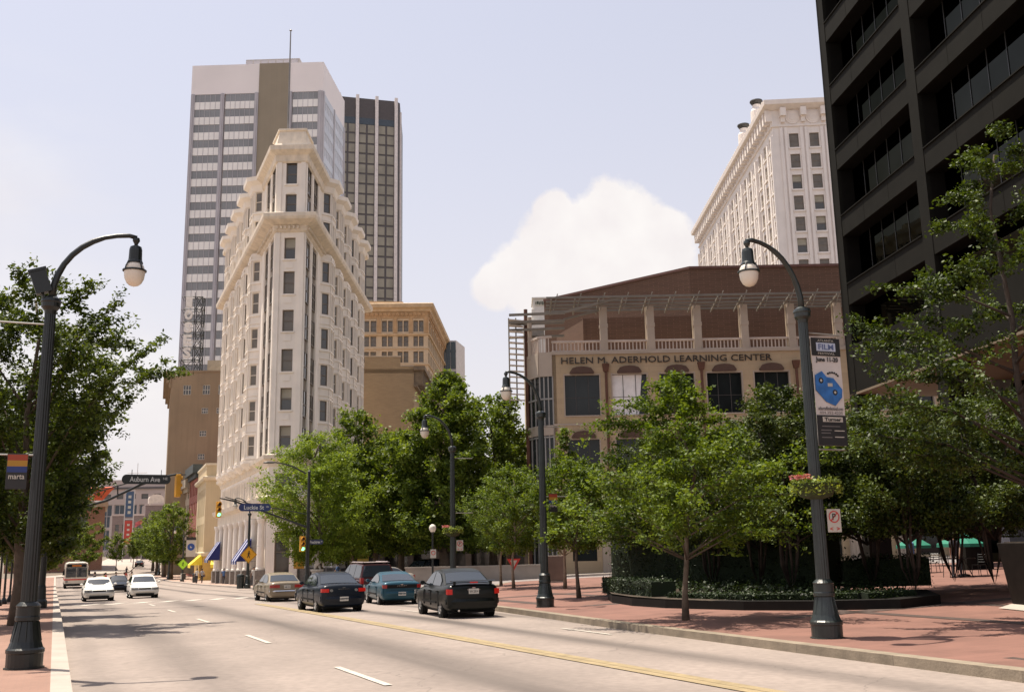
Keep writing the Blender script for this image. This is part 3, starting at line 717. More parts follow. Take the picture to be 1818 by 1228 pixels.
def plain_tan():
    A, B = Vector((36.5, 136.1)), Vector((45.0, 133.3)); T = 27.3
    root = empty('tan_brick_building', (A.x, A.y, -2), label='plain tan brick side wall with a stepped parapet and two slit windows', cat='building'); off = root.location
    br = mat('tan_brick', (.37, .265, .155), .88, var=.12, scale=.5, kind='brick', bsize=(.4, .13), col2=(.3, .22, .14), fine=.2)
    w = Wall(A, B); w2 = Wall(B, (B.x+10, B.y+22)); mb = MB(off); L = w.L
    hs = [(2.15, 2.42, 18.4, 19.9), (2.95, 3.22, 18.4, 19.9)]
    w.holes(mb, 0, L, -2, T, hs, .25); w.slab(mb, 2.0, L-1.9, T, T+1.35, -.6, 0); w2.slab(mb, 0, w2.L, -2, T, -.3, 0)
    w.slab(mb, 0, L, -2, T-.3, -.7, -.26); mb.prism([tuple(A), (A.x+8, A.y+22), (B.x+9.4, B.y+22), tuple(B)], T-1.0, T-.4)
    mb.build('wall', br, root)
    mb = MB(off); w.slab(mb, -.05, 2.0, T, T+.15, -.65, .06); w.slab(mb, 1.95, L-1.85, T+1.35, T+1.5, -.65, .06); w.slab(mb, L-1.9, L+.05, T, T+.15, -.65, .06); mb.build('coping', mat('coping', (.5, .42, .32), .8), root)
    mb = MB(off); w2.slab(mb, -.3, w2.L, T-3.0, T-2.7, 0, .5); w2.slab(mb, -.3, w2.L, T-.6, T, 0, 1.6)
    for i in range(16): w2.slab(mb, .2+i*1.4, .6+i*1.4, T-2.7, T-.6, 0, 1.3)
    mb.build('bracketed_cornice', mat('dark_cornice', (.2, .15, .1), .8, var=.2), root)
    for h in hs: mb = MB(off); Windows.shape(mb, h[1]-h[0], 1.5, 'sash') if False else w.slab(mb, *h, -.24, -.2); mb.build('window', blind, root)
plain_tan()

def slab_office():
    A, B = Vector((68.0, 188.5)), Vector((72.2, 186.9)); root = empty('small_dark_office', (A.x, A.y, 0), label='narrow office with black glass front and white side beyond the orange block', cat='building'); off = root.location
    w = Wall(A, B); w2 = Wall(B, (76.5, 193)); mb = MB(off); w2.slab(mb, 0, w2.L, -2, 43.5, -.3, 0); w.slab(mb, 0, w.L, -2, 43.5, -.5, -.1); mb.build('wall', mat('office_white', (.6, .56, .54), .7), root)
    for i in range(4): mb = MB(off); w.slab(mb, .1+i*1.1, 1.08+i*1.1, 20, 43.2, -.1, .02); mb.build('window', mat('office_black', (.04, .055, .06), .15), root)
    for z in range(6): mb = MB(off); w.slab(mb, 0.03, w.L-.05, 21+z*4, 21.5+z*4, .02, .05); mb.build('spandrel', MATS['office_white'] if z == 4 else MATS['office_black'], root)
slab_office()
# ================================================================ buildings along the left of the wedge building
def row_buildings():
    # brown side wall with rooftop sign
    A, B = Vector((17.1, 187.5)), Vector((27.0, 183.5)); T = 34.2
    root = empty('brown_stucco_building', (A.x, A.y, -2), label='tall brown rendered building with small paned windows behind the red and cream shops', cat='building'); off = root.location
    w = Wall(A, B); wl2 = Wall((A.x+2.4, A.y+28), A); st = mat('brown_stucco', (.29, .21, .13), .9, var=.1, scale=.25, streak=.25, fine=.15)
    pxm = 167.0/1767
    def a_(px): return (px-307.5)*pxm*1.04
    def z_(py): return T-(py-657)*pxm*1.035
    wins = [(330, 344.5, 684, 702), (365.5, 379, 684, 702), (394, 404, 684, 702), (365, 377, 726.5, 737.5), (363, 375.5, 768.5, 779.5), (361.5, 374, 811, 822), (392, 402, 726.5, 737.5)]
    hs = [(a_(a), a_(b), z_(d), z_(c)) for a, b, c, d in wins if a_(b) < w.L]
    mb = MB(off); w.holes(mb, 0, w.L, -2.5, T-.2, hs, .2); wl2.slab(mb, 0, wl2.L, -2.5, T-.2, -.3, 0); mb.prism([tuple(A+Vector((.1, .3))), tuple(B+Vector((0, .3))), (B.x+2, B.y+28), (A.x+2.6, A.y+28)], T-1.0, T-.3); mb.build('wall', st, root)
    win = Windows(root)
    for h in hs: win.add_wall(w, *h, .15, 'six')
    win.finish()
    mb = MB(off); w.slab(mb, -.2, w.L, T-.3, T, -.5, .15)
    wl2.slab(mb, 0, wl2.L+.3, T-1.1, T-.1, 0, 1.3); wl2.slab(mb, 0, wl2.L+.2, T-2.2, T-1.1, 0, .8); wl2.slab(mb, 0, wl2.L+.15, T-3.1, T-2.2, 0, .35); mb.build('cornice', st, root)
    mb = MB(off); mb.prism([(23.5, 189), (27.5, 187.5), (29, 191), (25, 193)], T-1, T+2.6); mb.build('roof_hut', mat('cream_hut', (.5, .42, .3), .8), root)
    # lattice sign tower
    sg = empty('rooftop_sign_tower', (20.8, 188.2, T-.2), label='black lattice mast with weathered white letters stacked on the brown roof', cat='sign'); off = sg.location
    mb = MB(off); H = 14.3; b = Vector((20.7, 187.9, T-.2)); X = Vector((.93, -.37, 0)); Y = Vector((.37, .93, 0)); r = .055
    cs = [b-X*1.9-Y*.7, b+X*1.5-Y*.7, b+X*1.5+Y*1.2, b-X*1.9+Y*1.2, b+X*.15-Y*.7, b+X*.5-Y*.7]
    for c in cs[1:3]+cs[4:]: mb.path([c, c+Vector((0, 0, H))], .075, 5)
    for c in (cs[0], cs[3]): mb.path([c, c+Vector((0, 0, 2.8))], .06, 5)
    for k in range(6):
        z0 = k*H/6; z1 = (k+1)*H/6; Z0 = Vector((0, 0, z0)); Z1 = Vector((0, 0, z1))
        for p, q in ((4, 1), (1, 2), (2, 5)): mb.path([cs[p]+Z0, cs[q]+Z1], r, 4); mb.path([cs[q]+Z0, cs[p]+Z1], r, 4); mb.path([cs[p]+Z1, cs[q]+Z1], r, 4)
        mb.path([cs[0]+Z1, cs[1]+Z1], .09, 4); mb.path([cs[3]+Z1, cs[2]+Z1], .07, 4); mb.path([cs[0]+Z1-X*.3, cs[0]+Z1+Vector((0, 0, -.7)), cs[4]+Z1+Vector((0, 0, -1.2))], .05, 4); mb.path([cs[0]+Z1, cs[3]+Z1], .06, 4)
    mb.path([cs[0], cs[4]+Vector((0, 0, 2.4))], r, 4); mb.path([cs[4], cs[0]+Vector((0, 0, 2.4))], r, 4); mb.path([cs[4]+Vector((0, 0, H)), cs[4]+Vector((0, 0, H+.8))], .06, 4)
    mb.build('lattice', mat('rusty_black', (.03, .032, .028), .7), sg)
    wl_ = mat('sign_letter_white', (.7, .66, .6), .7)
    for k, ch in enumerate(('S', 'E', 'S', 'O', 'I')):
        z = 3.7+k*2.38; letters(ch, b-X*.85-Y*.85+Vector((0, 0, z)), X, 1.5 if ch != 'I' else 1.15, 2.0, wl_, sg, off, .25, bold=.05 if ch != 'I' else .06, name='letter')
    # cream corner building
    A, B = Vector((19.3, 151.0)), Vector((28, 148.5)); T = 14.3
    root = empty('cream_corner_building', (A.x, A.y, -2), label='cream three-storey corner building with a yellow ground floor', cat='building'); off = root.location
    cr = mat('cream_stucco', (.56, .45, .28), .85, var=.07, scale=.4, streak=.15); w = Wall(A, B); w2 = Wall((20.2, 168), A); L2 = w2.L
    hs = [(3.6, 5.2, 8.4, 11.3), (3.6, 5.2, 2.9, 5.9), (6.8, 8.4, 8.4, 11.3)]
    h2 = [(L2-1.6-i*2.0-.9, L2-1.6-i*2.0, 7.0, 11.0) for i in range(7)]+[(L2-1.6-i*2.0-.9, L2-1.6-i*2.0, 2.6, 5.9) for i in range(7)]
    mb = MB(off); w.holes(mb, 0, w.L, 1.3, T, hs, .25); w2.holes(mb, 0, L2, 1.3, T, h2, .25); mb.prism([tuple(A+Vector((.2, .3))), tuple(B+Vector((0, .3))), (28, 168), (20.4, 168)], T-.8, T-.3); mb.build('wall', cr, root)
    win = Windows(root)
    for h in hs: win.add_wall(w, *h, .2, 'sash')
    for h in h2: win.add_wall(w2, *h, .2, 'side')
    win.finish()
    P = [(20.2, 168), tuple(A), tuple(B), (28, 168)]
    mb = MB(off); cornice(mb, P, [(0, 12.0), (.3, 12.1), (.5, 12.4), (.5, 12.6), (0, 12.7)]); cornice(mb, P, [(0, 1.25), (.2, 1.3), (.3, 1.75), (0, 1.85)]); cornice(mb, P, [(0, T-.1), (.15, T), (.15, T+.25), (-.2, T+.25)]); mb.build('cornice', mat('cream_trim', (.62, .54, .4), .8), root)
    ye = mat('yellow_paint_wall', (.55, .36, .1), .8, var=.1)
    mb = MB(off); w.holes(mb, 0, w.L, -2.6, 1.28, [(2.2, 4.6, -1.9, .3), (5.2, 8, -1.9, .3)], .3); w2.holes(mb, 0, L2, -2.6, 1.28, [(L2-3.6, L2-1.2, -1.9, .3), (L2-7, L2-4.4, -1.9, .3)], .3); mb.build('ground_floor', ye, root)
    for ww, a0, a1 in ((w, 2.2, 4.6), (w, 5.2, 8), (w2, L2-3.6, L2-1.2), (w2, L2-7, L2-4.4)): mb = MB(off); ww.slab(mb, a0, a1, -1.9, .3, -.3, -.25); g = mb.build('shop_window', glass, root)
    mb = MB(off); c = w.p(3.5, -.7, -.2); mb.T = Matrix.Translation(c) @ Matrix.Rotation(w.ang, 4, 'Z') @ Matrix.Rotation(rad(90), 4, 'X'); mb.lathe([(.01, 0), (.75, 0), (.75, .05), (.01, .06)], n=20); mb.T = None; d = mb.build('round_sign', mat('sign_yellow', (.6, .5, .05), .6), root)
    mb = MB(off); w.slab(mb, 3.1, 3.9, -.78, -.6, -.12, -.1); w.slab(mb, 3.4, 3.6, -1.1, -.3, -.12, -.1); mb.build('emblem', mat('emblem_blue', (.05, .05, .12), .6), d)
    for k, (ww, a0, a1, lb) in enumerate(((w2, L2-5.5, L2-.4, 'yellow awning on the street side of the cream corner building'), (w, 1.3, 6.0, 'yellow awning facing the wedge building across the lane'))):
        o = ww.p(a0, 0); aw = empty('shop_awning', (o.x, o.y, -2), label=lb, cat='awning', group='yellow shop awnings'); mb = MB(aw.location)
        lo = [ww.p(a0, .05, 1.7), ww.p(a1, .05, 1.7), ww.p(a1, 1.5, .05), ww.p(a0, 1.5, .05)]; mb.hexa(lo, [v+Vector((0, 0, .06)) for v in lo]); mb.hexa([ww.p(a0, -.35, 1.72), ww.p(a1, -.35, 1.72), ww.p(a1, -.35, 1.66), ww.p(a0, -.35, 1.66)], [ww.p(a0, .1, 1.72), ww.p(a1, .1, 1.72), ww.p(a1, .1, 1.66), ww.p(a0, .1, 1.66)])
        for a in (a0, a1): mb.hexa([ww.p(a, .04, 1.69), ww.p(a, .04, 0.05), ww.p(a+.03, .04, .05), ww.p(a+.03, .04, 1.69)], [ww.p(a, .06, 1.69), ww.p(a, 1.5, 0.05), ww.p(a+.03, 1.5, .05), ww.p(a+.03, .06, 1.69)])
        mb.build('canopy', mat('yellow_canvas', (.85, .68, .05), .7), aw)
        mb = MB(aw.location); mb.path([ww.p(a0+.1, 0, 1.65), ww.p(a0+.1, .5, .05)], .025, 5); mb.path([ww.p(a1-.1, 0, 1.65), ww.p(a1-.1, .5, .05)], .025, 5); mb.build('bracket', galv, aw)
    # red brick and buff neighbours
    for (A, B, T, nm, lb, cl, cc_, tr) in (
        (Vector((20.45, 181)), Vector((20.2, 168.1)), 15.6, 'red_brick_building', 'narrow red brick shop building between the cream corner and the buff one', (.30, .065, .04), (.05, .06, .06), .9),
        (Vector((20.35, 186.8)), Vector((20.5, 181.1)), 14.0, 'buff_shop_building', 'buff stone shop building with a red upper window beside the brown wall', (.42, .33, .24), (.4, .34, .25), .7)):
        root = empty(nm, (A.x, A.y, -2), label=lb, cat='building'); off = root.location; w = Wall(A, B); L = w.L
        m_ = mat(nm+'_wall', cl, .85, var=.15, scale=.6, kind='brick'); n = int(L/2.4); hs = []
        for i in range(n):
            for z in (3.4, 7.6, 11): hs.append((.7+i*L/n, .7+i*L/n+1.2, z, z+2.3))
        f = Wall(B, (28, B.y)); mb = MB(off); w.holes(mb, 0, L, -3, T, hs, .3); f.slab(mb, 0, f.L, -3, T, -.3, 0); mb.prism([tuple(A+Vector((.2, 0))), tuple(B+Vector((.2, 0))), (28, B.y), (28, A.y)], T-.7, T-.3); mb.build('wall', m_, root)
        win = Windows(root)
        for h in hs: win.add_wall(w, *h, .25, 'sash')
        win.finish(); mb = MB(off); w.slab(mb, -.2, L+.4, T-1.2, T+.2, 0, .9); w.slab(mb, -.1, L+.2, T-1.9, T-1.2, 0, .4); f.slab(mb, -.2, .6, T-1.2, T+.2, 0, .4); mb.build('cornice', mat(nm+'_cornice', cc_, .7), root)
        mb = MB(off); w.slab(mb, .3, L-.3, -1.6, 1.6, .0, .06); mb.build('shopfront', glass2, root)
STYLES['six'] = dict(f=.09, rails=(.5,), muls=(.33, .67), m=[mat('window_trim_pale', (.5, .47, .4), .6), glass, blind])
row_buildings()

# ================================================================ end of the street
def far_end():
    A, B = Vector((12.4, 352.0)), Vector((56.4, 333.0)); root = empty('arcaded_mall_building', (A.x, A.y, 0), label='long pale building with big dark window bays closing the end of the street', cat='building'); off = root.location
    w = Wall(A, B); pk = mat('pink_stone', (.46, .38, .35), .8, var=.06, scale=.1); mb = MB(off); hs = []; T = 25.5
    n = 12; p = w.L/n
    for i in range(n): hs += [(i*p+.35, i*p+p-.35, 3, 9.5), (i*p+.35, i*p+p-.35, 10.2, 17.5), (i*p+.9, i*p+p-.9, 19.3, 20.9)]
    w.holes(mb, 0, w.L, -2, 22.5, hs, .5); w.slab(mb, -.5, w.L, 23.0, T, -.9, -.3)
    wl2 = Wall((A.x-2, A.y+30), A); wl2.slab(mb, 0, wl2.L, -2, 22.5, -.3, 0); mb.build('wall', pk, root)
    mb = MB(off); w.slab(mb, -.6, w.L, 22.5, 23.1, -.9, .5); mb.build('roof_trim', mat('dark_trim', (.1, .09, .09), .6), root)
    win = Windows(root, 95)
    for h in hs: win.add_wall(w, *h, .4, 'bigpane' if h[3]-h[2] > 3 else 'sash')
    win.finish()
    # antenna
    an = empty('antenna_mast', (22.8, 349, 15.5), label='thin white antenna mast with crossbars above the far mall roof', cat='antenna'); mb = MB()
    for z in (12.3, 9.2): mb.path([(-3.0, 1.2, z), (3.0, -1.2, z)], .1, 5)
    mb.build('crossbar', mat('mast_white', (.6, .57, .55), .5), an); mb = MB(); mb.path([(0, 0, 0), (0, 0, 15.5)], [.18, .08], 6); mb.build('pole', MATS['mast_white'], an)
    # sign pylon
    py = empty('sign_pylon', (16.3, 272, gz(16, 272)), rz=rad(-8), label='tall pylon carrying a blue sign above a red sign at the far end', cat='sign'); mb = MB()
    for x in (-1.05, 1.05): mb.box(x-.12, -.15, 0, x+.12, .15, 18)
    for z in (4, 10.6, 17.8): mb.box(-.93, -.1, z, .93, .1, z+.25)
    mb.build('frame', mat('pylon_grey', (.5, .47, .45), .6), py)
    mb = MB(); mb.box(-.9, -.2, 11.2, .9, .12, 17.6); a = mb.build('blue_panel', mat('panel_blue', (.05, .09, .16), .5), py)
    mb = MB(); mb.box(-.9, -.2, 4.6, .9, .12, 10.3); b = mb.build('red_panel', mat('panel_red', (.42, .05, .035), .6), py)
    for k, ch in enumerate('IIII'):
        mb = MB(); mb.box(-.35, -.24, 12+k*1.3, .35, -.2, 12.7+k*1.3); mb.build('lettering', whitep, a)
    for k in range(4):
        mb = MB(); mb.box(-.3, -.24, 5.4+k*1.2, .3, -.2, 5.9+k*1.2); mb.build('lettering', whitep, b)
    # low brown blocks and dome
    bb = mat('mauve_brick', (.2, .15, .14), .85, var=.15, scale=.3, kind='brick', bsize=(.8, .3))
    for k, (x0, x1, y, T, lb) in enumerate(((13.7, 21.8, 300, 12.5, 'low mauve brick block left of the sign pylon'), (22.6, 31.0, 305, 15.6, 'taller mauve brick block right of the sign pylon under the pale dome'))):
        root = empty('brick_block', (x0, y, 0), label=lb, cat='building', group='brick blocks at the end of the street'); off = root.location; w = Wall((x0, y), (x1, y-2)); mb = MB(off)
        hs = [(.8+i*1.9, 1.9+i*1.9, z, z+1.9) for i in range(4) for z in (1.5, 4.8, 8.0)]; w.holes(mb, 0, w.L, -1, T, hs, .3); Wall((x0, y+14), (x0, y)).slab(mb, 0, 14, -1, T, -.3, 0); mb.prism([(x0+.1, y+.2), (x1, y-1.7), (x1, y+12), (x0+.1, y+14)], T-.8, T-.4); mb.build('wall', bb, root)
        win = Windows(root); [win.add_wall(w, *h, .2, 'sash') for h in hs]; win.finish()
        mb = MB(off); w.slab(mb, -.2, w.L+.1, T-.3, T+.2, -.5, .2); mb.build('parapet', pk, root)
    dm = empty('roof_dome', (25.4, 306, 15.3), label='small pale barrel dome on the mauve brick block', cat='dome'); mb = MB()
    mb.rings([[(x*2.0, y, 0) for x in (-1, 1)]+[(2.0*math.cos(t)*1.0, y, 1.9+1.3*math.sin(t)) for t in [math.pi*i/10 for i in range(11)]] for y in (-1.5, 2.5)]); mb.build('dome', mat('dome_pale', (.6, .52, .45), .7), dm)
    # storefronts on the left far side
    root = empty('orange_corner_shop', (6.5, 225, -1.5), label='orange brick corner shop behind the left-hand trees with a red canopy', cat='building'); off = root.location
    w = Wall((-9, 222), (8.7, 222)); w2 = Wall((8.7, 222), (9.6, 250)); mb = MB(off); hs = [(.5+i*3, 2.5+i*3, z, z+2.2) for i in range(5) for z in (3, 7.2)]; w.holes(mb, 0, w.L, -2, 11.6, hs, .3); w2.slab(mb, 0, w2.L, -2, 11.6, -.3, 0); mb.build('wall', mat('orange_brick', (.26, .11, .06), .85, var=.2, scale=.5, kind='brick'), root)
    win = Windows(root); [win.add_wall(w, *h, .2, 'sash') for h in hs]; win.finish()
    mb = MB(off); w.slab(mb, 0, w.L+.3, 11.4, 12.3, -.3, .7); w2.slab(mb, 0, w2.L, 11.4, 12.3, -.3, .5); mb.build('cornice', mat('tan_trim', (.5, .4, .3), .8), root)
    mb = MB(off); mb.rings([[(x, 219.5-.0, z) for x, z in ((-1, 12.5), (8.0, 12.5), (10.2, 15.2), (-1, 14.6))], [(x, 222.5, z+.3) for x, z in ((-1, 12.5), (8.0, 12.5), (10.2, 15.2), (-1, 14.6))]]); mb.build('red_canopy', mat('orange_red', (.62, .10, .03), .6), root)
    # flag
    fl = empty('flagpole', (19.0, 262, gz(19, 262)), label='flagpole with a red and white flag before the far brick blocks', cat='flag'); mb = MB(); mb.path([(0, 0, 0), (0, 0, 11)], .09, 6); mb.build('pole', galv, fl)
    mb = MB(); mb.rings([[(-.1-1.7*t, .25*math.sin(t*7), 10.6-.9*t-a*1.1) for a in (0, 1)]+[(-.1-1.7*t, .25*math.sin(t*7)+.03, 10.6-.9*t-a*1.1) for a in (1, 0)] for t in (0, .25, .5, .75, 1)]); mb.build('flag', mat('flag_red', (.5, .12, .12), .8, var=.5, scale=1.5), fl)
STYLES['bigpane'] = dict(f=.22, rails=(.5,), muls=(.5,), m=[mat('pale_mullion', (.36, .33, .32), .6), mat('far_glass', (.045, .06, .075), .1), blind])
far_end()

def arcade():
    A, B = Vector((27.5, 113.0)), Vector((50.5, 100.5)); root = empty('dark_backdrop_arcade', (A.x, A.y, -1.9), label='low dark arcade of shops added as a backdrop for the shade behind the trees and waiting cars', cat='building'); off = root.location; w = Wall(A, B)
    mb = MB(off); w.slab(mb, 0, w.L, 3.6, 7.5, -6, 0); w.slab(mb, 0, w.L, -2.2, 3.6, -6, -5.6); mb.build('wall', mat('arcade_wall', (.10, .075, .055), .8, var=.2), root)  # added dark front; the shade under the trees is put into its colour
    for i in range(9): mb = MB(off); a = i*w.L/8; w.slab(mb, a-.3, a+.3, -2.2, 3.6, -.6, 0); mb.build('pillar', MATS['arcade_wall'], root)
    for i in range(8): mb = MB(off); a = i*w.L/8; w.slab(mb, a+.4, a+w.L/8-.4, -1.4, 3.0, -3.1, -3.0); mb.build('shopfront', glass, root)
arcade()
# ================================================================ learning centre
def learning_centre():
    base = AD(3, 0); root = empty('learning_center_building', (base.x, base.y, -.4), label='tan masonry learning center with brick upper walls, arched windows and a steel trellis', cat='building'); off = root.location
    tan = mat('tan_masonry', (.46, .35, .22), .85, var=.08, scale=.4, kind='brick', bsize=(.9, .42), col2=(.34, .25, .17), fine=.15)
    stone = mat('pale_stone', (.42, .35, .28), .8, var=.08, scale=.8, fine=.15)
    red = mat('brown_brick', (.125, .07, .045), .88, var=.16, scale=.4, kind='brick', bsize=(.5, .16), col2=(.26, .15, .11), fine=.3)
    arch = mat('arch_panel', (.085, .045, .03), .7); dkg = mat('dark_bay_glass', (.018, .022, .022), .05, var=.3, scale=.4, spec=.3)
    w = Wall(AD(3.25, 0), AD(40, 0)); O = 3.25
    pit = 3.865
    def bay(i): return 7.6+O-O+i*pit-3.45-O, 7.6+i*pit-.45-O      # window edges along the wall
    bays = [(4.13-O+i*pit, 7.15-O+i*pit) for i in range(9)]
    mb = MB(off); hs = []
    for a0, a1 in bays: hs += [(a0, a1, 11.95, 15.45), (a0+.15, a1-.15, 5.5, 10.2)]
    hs += [(a0+.35, a1-.75, .55, 3.2) for a0, a1 in bays]
    w.holes(mb, 0, w.L, -1.2, 17.2, hs, .35)
    we = Wall(AD(3.25, 14), AD(3.25, 0)); we.slab(mb, 10, 14, -1, 17.2, -.3, 0)
    mb.build('wall', tan, root)
    for i, (a0, a1) in enumerate(bays):
        for z0, z1, b0, b1 in ((11.95, 15.45, a0, a1), (5.5, 10.2, a0+.15, a1-.15)):
            mb = MB(off); mb.cur = 0
            for a in (b0, b1-.1): w.slab(mb, a, a+.1, z0, z1, -.33, .03)
            w.slab(mb, b0+.1, b1-.1, z0, z0+.1, -.33, .08); w.slab(mb, b0+.1, b1-.1, z1-.1, z1, -.33, .02)
            for t in (.33, .67): a = b0+(b1-b0)*t; mb.cur = 2; w.slab(mb, a-.025, a+.025, z0+.1, z1-.1, -.3, -.24)
            zm = z0+(z1-z0)*.45; w.slab(mb, b0+.1, b1-.1, zm-.02, zm+.02, -.29, -.25)
            mb.cur = 1; mb.face([w.p(b0, z0, -.28), w.p(b1, z0, -.28), w.p(b1, z1, -.28), w.p(b0, z1, -.28)])
            bl = i == 1 and z0 > 10
            wn_ = mb.build('window', [stone, dkg, mat('mullion_dark', (.06, .055, .05), .6)], root)
            if bl: mb = MB(off); mb.face([w.p(b0+.12, z0+.1, -.26), w.p(b0+2.2, z0+.1, -.26), w.p(b0+2.55, z1-.12, -.26), w.p(b0+.12, z1-.12, -.26)]); mb.build('sky_reflection', mat('reflection_white', (.8, .78, .76), .6), wn_)  # white panel painting the sky's reflection on this one pane
            # curved hood
            c = (b0+b1)/2; mb = MB(off); pr = [(-1.0, 0), (1.0, 0), (1.05, .1), (.8, .42), (.45, .52), (0, .56), (-.45, .52), (-.8, .42), (-1.05, .1)]
            mb.rings([[w.p(c+x*.95, z1+z*1.05, d) for x, z in pr] for d in (.02, .3)]); mb.build('window_hood', arch, wn_)
        mb = MB(off); w.slab(mb, a0+.35, a1-.75, .55, 3.2, -.3, -.25); mb.build('ground_floor_window', dkg, root)
        # ground-floor stone pier
        mb = MB(off); a = a1-.35 if i % 2 == 0 else a1-.2; w.slab(mb, a, a+1.1, -1.2, 3.9, -.1, .45); w.slab(mb, a-.12, a+1.22, 3.9, 4.3, -.1, .6)
        for k in range(4): w.slab(mb, a+.1+k*.27, a+.2+k*.27, -.4, 3.8, .45, .5)
        mb.build('stone_pier', stone, root)
    mb = MB(off); w.slab(mb, 0, w.L, 4.35, 4.75, 0, .25); w.slab(mb, 0, w.L, 10.9+.35, 11.1+.3, 0, .06); w.slab(mb, -.05, w.L, 17.05, 17.3, -.2, .14); mb.build('string_course', stone, root)
    rust = mat('rust_pipe', (.11, .045, .025), .7, var=.2)
    for a in (7.6, 15.38, 23.1, 30.8):
        a -= O; mb = MB(off)
        mb.path([w.p(a, z, .16) for z in (4.5, 15.6)], .11, 8); mb.hexa([w.p(a-.2, 15.6, .3), w.p(a+.2, 15.6, .3), w.p(a+.2, 15.6, .0), w.p(a-.2, 15.6, 0)], [w.p(a-.3, 16.2, .4), w.p(a+.3, 16.2, .4), w.p(a+.3, 16.2, 0), w.p(a-.3, 16.2, 0)])
        mb.build('downpipe', rust, root)
    letters('HELEN M. ADERHOLD LEARNING CENTER', w.p((3.98+21.2)/2-O, 16.55, .05), w.u, 17.2, .52, mat('bronze_letters', (.03, .022, .016), .5), root, off, .1)
    # roof-terrace colonnade, balustrade, trellis
    cols = [7.58+i*pit for i in range(7)]
    for c in cols:
        a = c-O; mb = MB(off); w.slab(mb, a-.3, a+.3, 17.3, 21.0, -.6, 0); w.slab(mb, a-.34, a+.34, 19.3, 19.6, -.64, .04); mb.build('terrace_column', stone, root)
    mb = MB(off); a = 0.05
    w.slab(mb, 0, w.L, 18.1, 18.25, -.35, -.1); w.slab(mb, 0, w.L, 17.32, 17.42, -.35, -.1)
    while a < w.L: w.slab(mb, a, a+.09, 17.42, 18.1, -.28, -.18); a += .3
    mb.build('balustrade', mat('rail_white', (.5, .42, .36), .7), root)
    st = mat('steel_trellis', (.19, .17, .14), .6, var=.1); mb = MB(off)
    for d, z in ((1.35, 21.45), (.45, 21.05), (-.4, 21.0), (-1.3, 20.95), (.45, 21.35)): w.slab(mb, -.4, w.L, z, z+.16, d-.08, d+.08)
    for a in np.arange(0, w.L, pit/2):
        q = [w.p(a-.05, 20.75, -1.6), w.p(a+.05, 20.75, -1.6), w.p(a+.05, 21.25, 1.7), w.p(a-.05, 21.25, 1.7)]; mb.hexa(q, [v+Vector((0, 0, .16)) for v in q])
        mb.path([w.p(a+.2, 20.7, .3), w.p(a+.55, 21.9, 1.2)], .045, 5)
    mb.build('trellis', st, root)
    # terrace floor and brick upper walls
    mb = MB(off); T = 24.95
    up = Wall(AD(15.44, 3.0), AD(42, 3.0)); up.slab(mb, 0, up.L, 16.5, T, -.4, 0)
    far = Wall((41.6, 84.0), AD(15.44, 3.0)); far.slab(mb, 0, far.L, 16.5, T, -.4, 0)
    low = Wall(AD(4.2, 3.2), AD(15.3, 2.9)); low.slab(mb, 1.9, low.L, 16.5, 20.8, -.3, .02)
    lw2 = Wall(AD(4.1, 9), AD(6.1, 3.0)); lw2.slab(mb, 0, lw2.L, 16.5, 20.6, -.3, 0)
    mb.build('brick_wall', red, root)
    mb = MB(off); up.slab(mb, 0, up.L, T, T+.22, -.5, .12); far.slab(mb, 0, far.L+.1, T, T+.22, -.5, .12); mb.build('roof_coping', mat('brown_metal', (.13, .06, .045), .6), root)
    mb = MB(off); mb.prism([AD(3.4, .3).xy[:], AD(42, .3).xy[:], AD(42, 12).xy[:], AD(3.4, 12).xy[:]], 16.4, 17.0); mb.build('terrace_floor', stone, root)
    for c in cols[:-1]:
        mb = MB(off); q = AD(c+pit*.5, 2.9); mb.cbox((0, 0, 0), (0, 0, 0)) if False else None
        w.slab(mb, c-O+pit-.42, c-O+pit-.34, 17.35, 21.0, -.35, -.25); mb.build('lit_edge_strip', mat('lit_edge_pale', (.6, .5, .36), .7), root)  # pale strip putting the sunlit left edge of each column into colour
    # canted glass corner on the left
    c0, c1, c2 = AD(1.15, 2.2), AD(2.2, .25), AD(3.25, 0)
    mb = MB(off); f1 = Wall(c0, c1); f2 = Wall(c1, c2); stn = MB(off)
    for f in (f1, f2):
        mb.cur = 0; f.slab(mb, 0, f.L, -.6, 15.4, -.25, -.05)
        mb.cur = 1
        for t in (0, .33, .66, 1): a = f.L*t; f.slab(mb, a-.05, a+.05, -.6, 15.3, -.05, .04)
        for z in (4.6, 7.3, 10.3, 10.9, 13.4): f.slab(mb, 0, f.L, z, z+.12, -.05, .06)
        pass
        k = int(f.L/.24)
        for i in range(k): f.slab(stn, i*.24+.05, i*.24+.13, 17.3, 18.5, -.1, .0)
        f.slab(stn, 0, f.L, 18.5, 18.68, -.14, .05)
    mb.build('glass_bay', [dkg, mat('mullion_grey', (.3, .29, .27), .6)], root)
    for z0, z1 in ((15.3, 17.3), (10.5, 11.3), (4.4, 5.2)):
        q = MB(off); [f.slab(q, 0, f.L, z0, z1, -.3, .12) for f in (f1, f2)]; q.build('bay_band', stone, root)
    stn.build('balustrade', MATS['rail_white'], root)
    back = Wall(AD(1.15, 16), AD(1.15, 2.2)); mb = MB(off); back.slab(mb, 0, back.L, -1, 17, -.3, 0); mb.build('rear_wall', tan, root)
    mb = MB(off); a = Wall(AD(1.1, 2.3), AD(1.4, 1.6)); q = AD(1.2, 2.0)
    for dx in (0,): mb.path([q+Vector((0, 0, -.5)), q+Vector((0, 0, 21.4))], .17, 8)
    mb.build('rust_column', rust, root)
    mb = MB(off); q = AD(1.5, 1.5); mb.path([q+Vector((0, 0, 17)), q+Vector((0, 0, 20.6))], .2, 8); mb.build('corner_post', stone, root)
    # horizontal steel beams over the corner
    mb = MB(off)
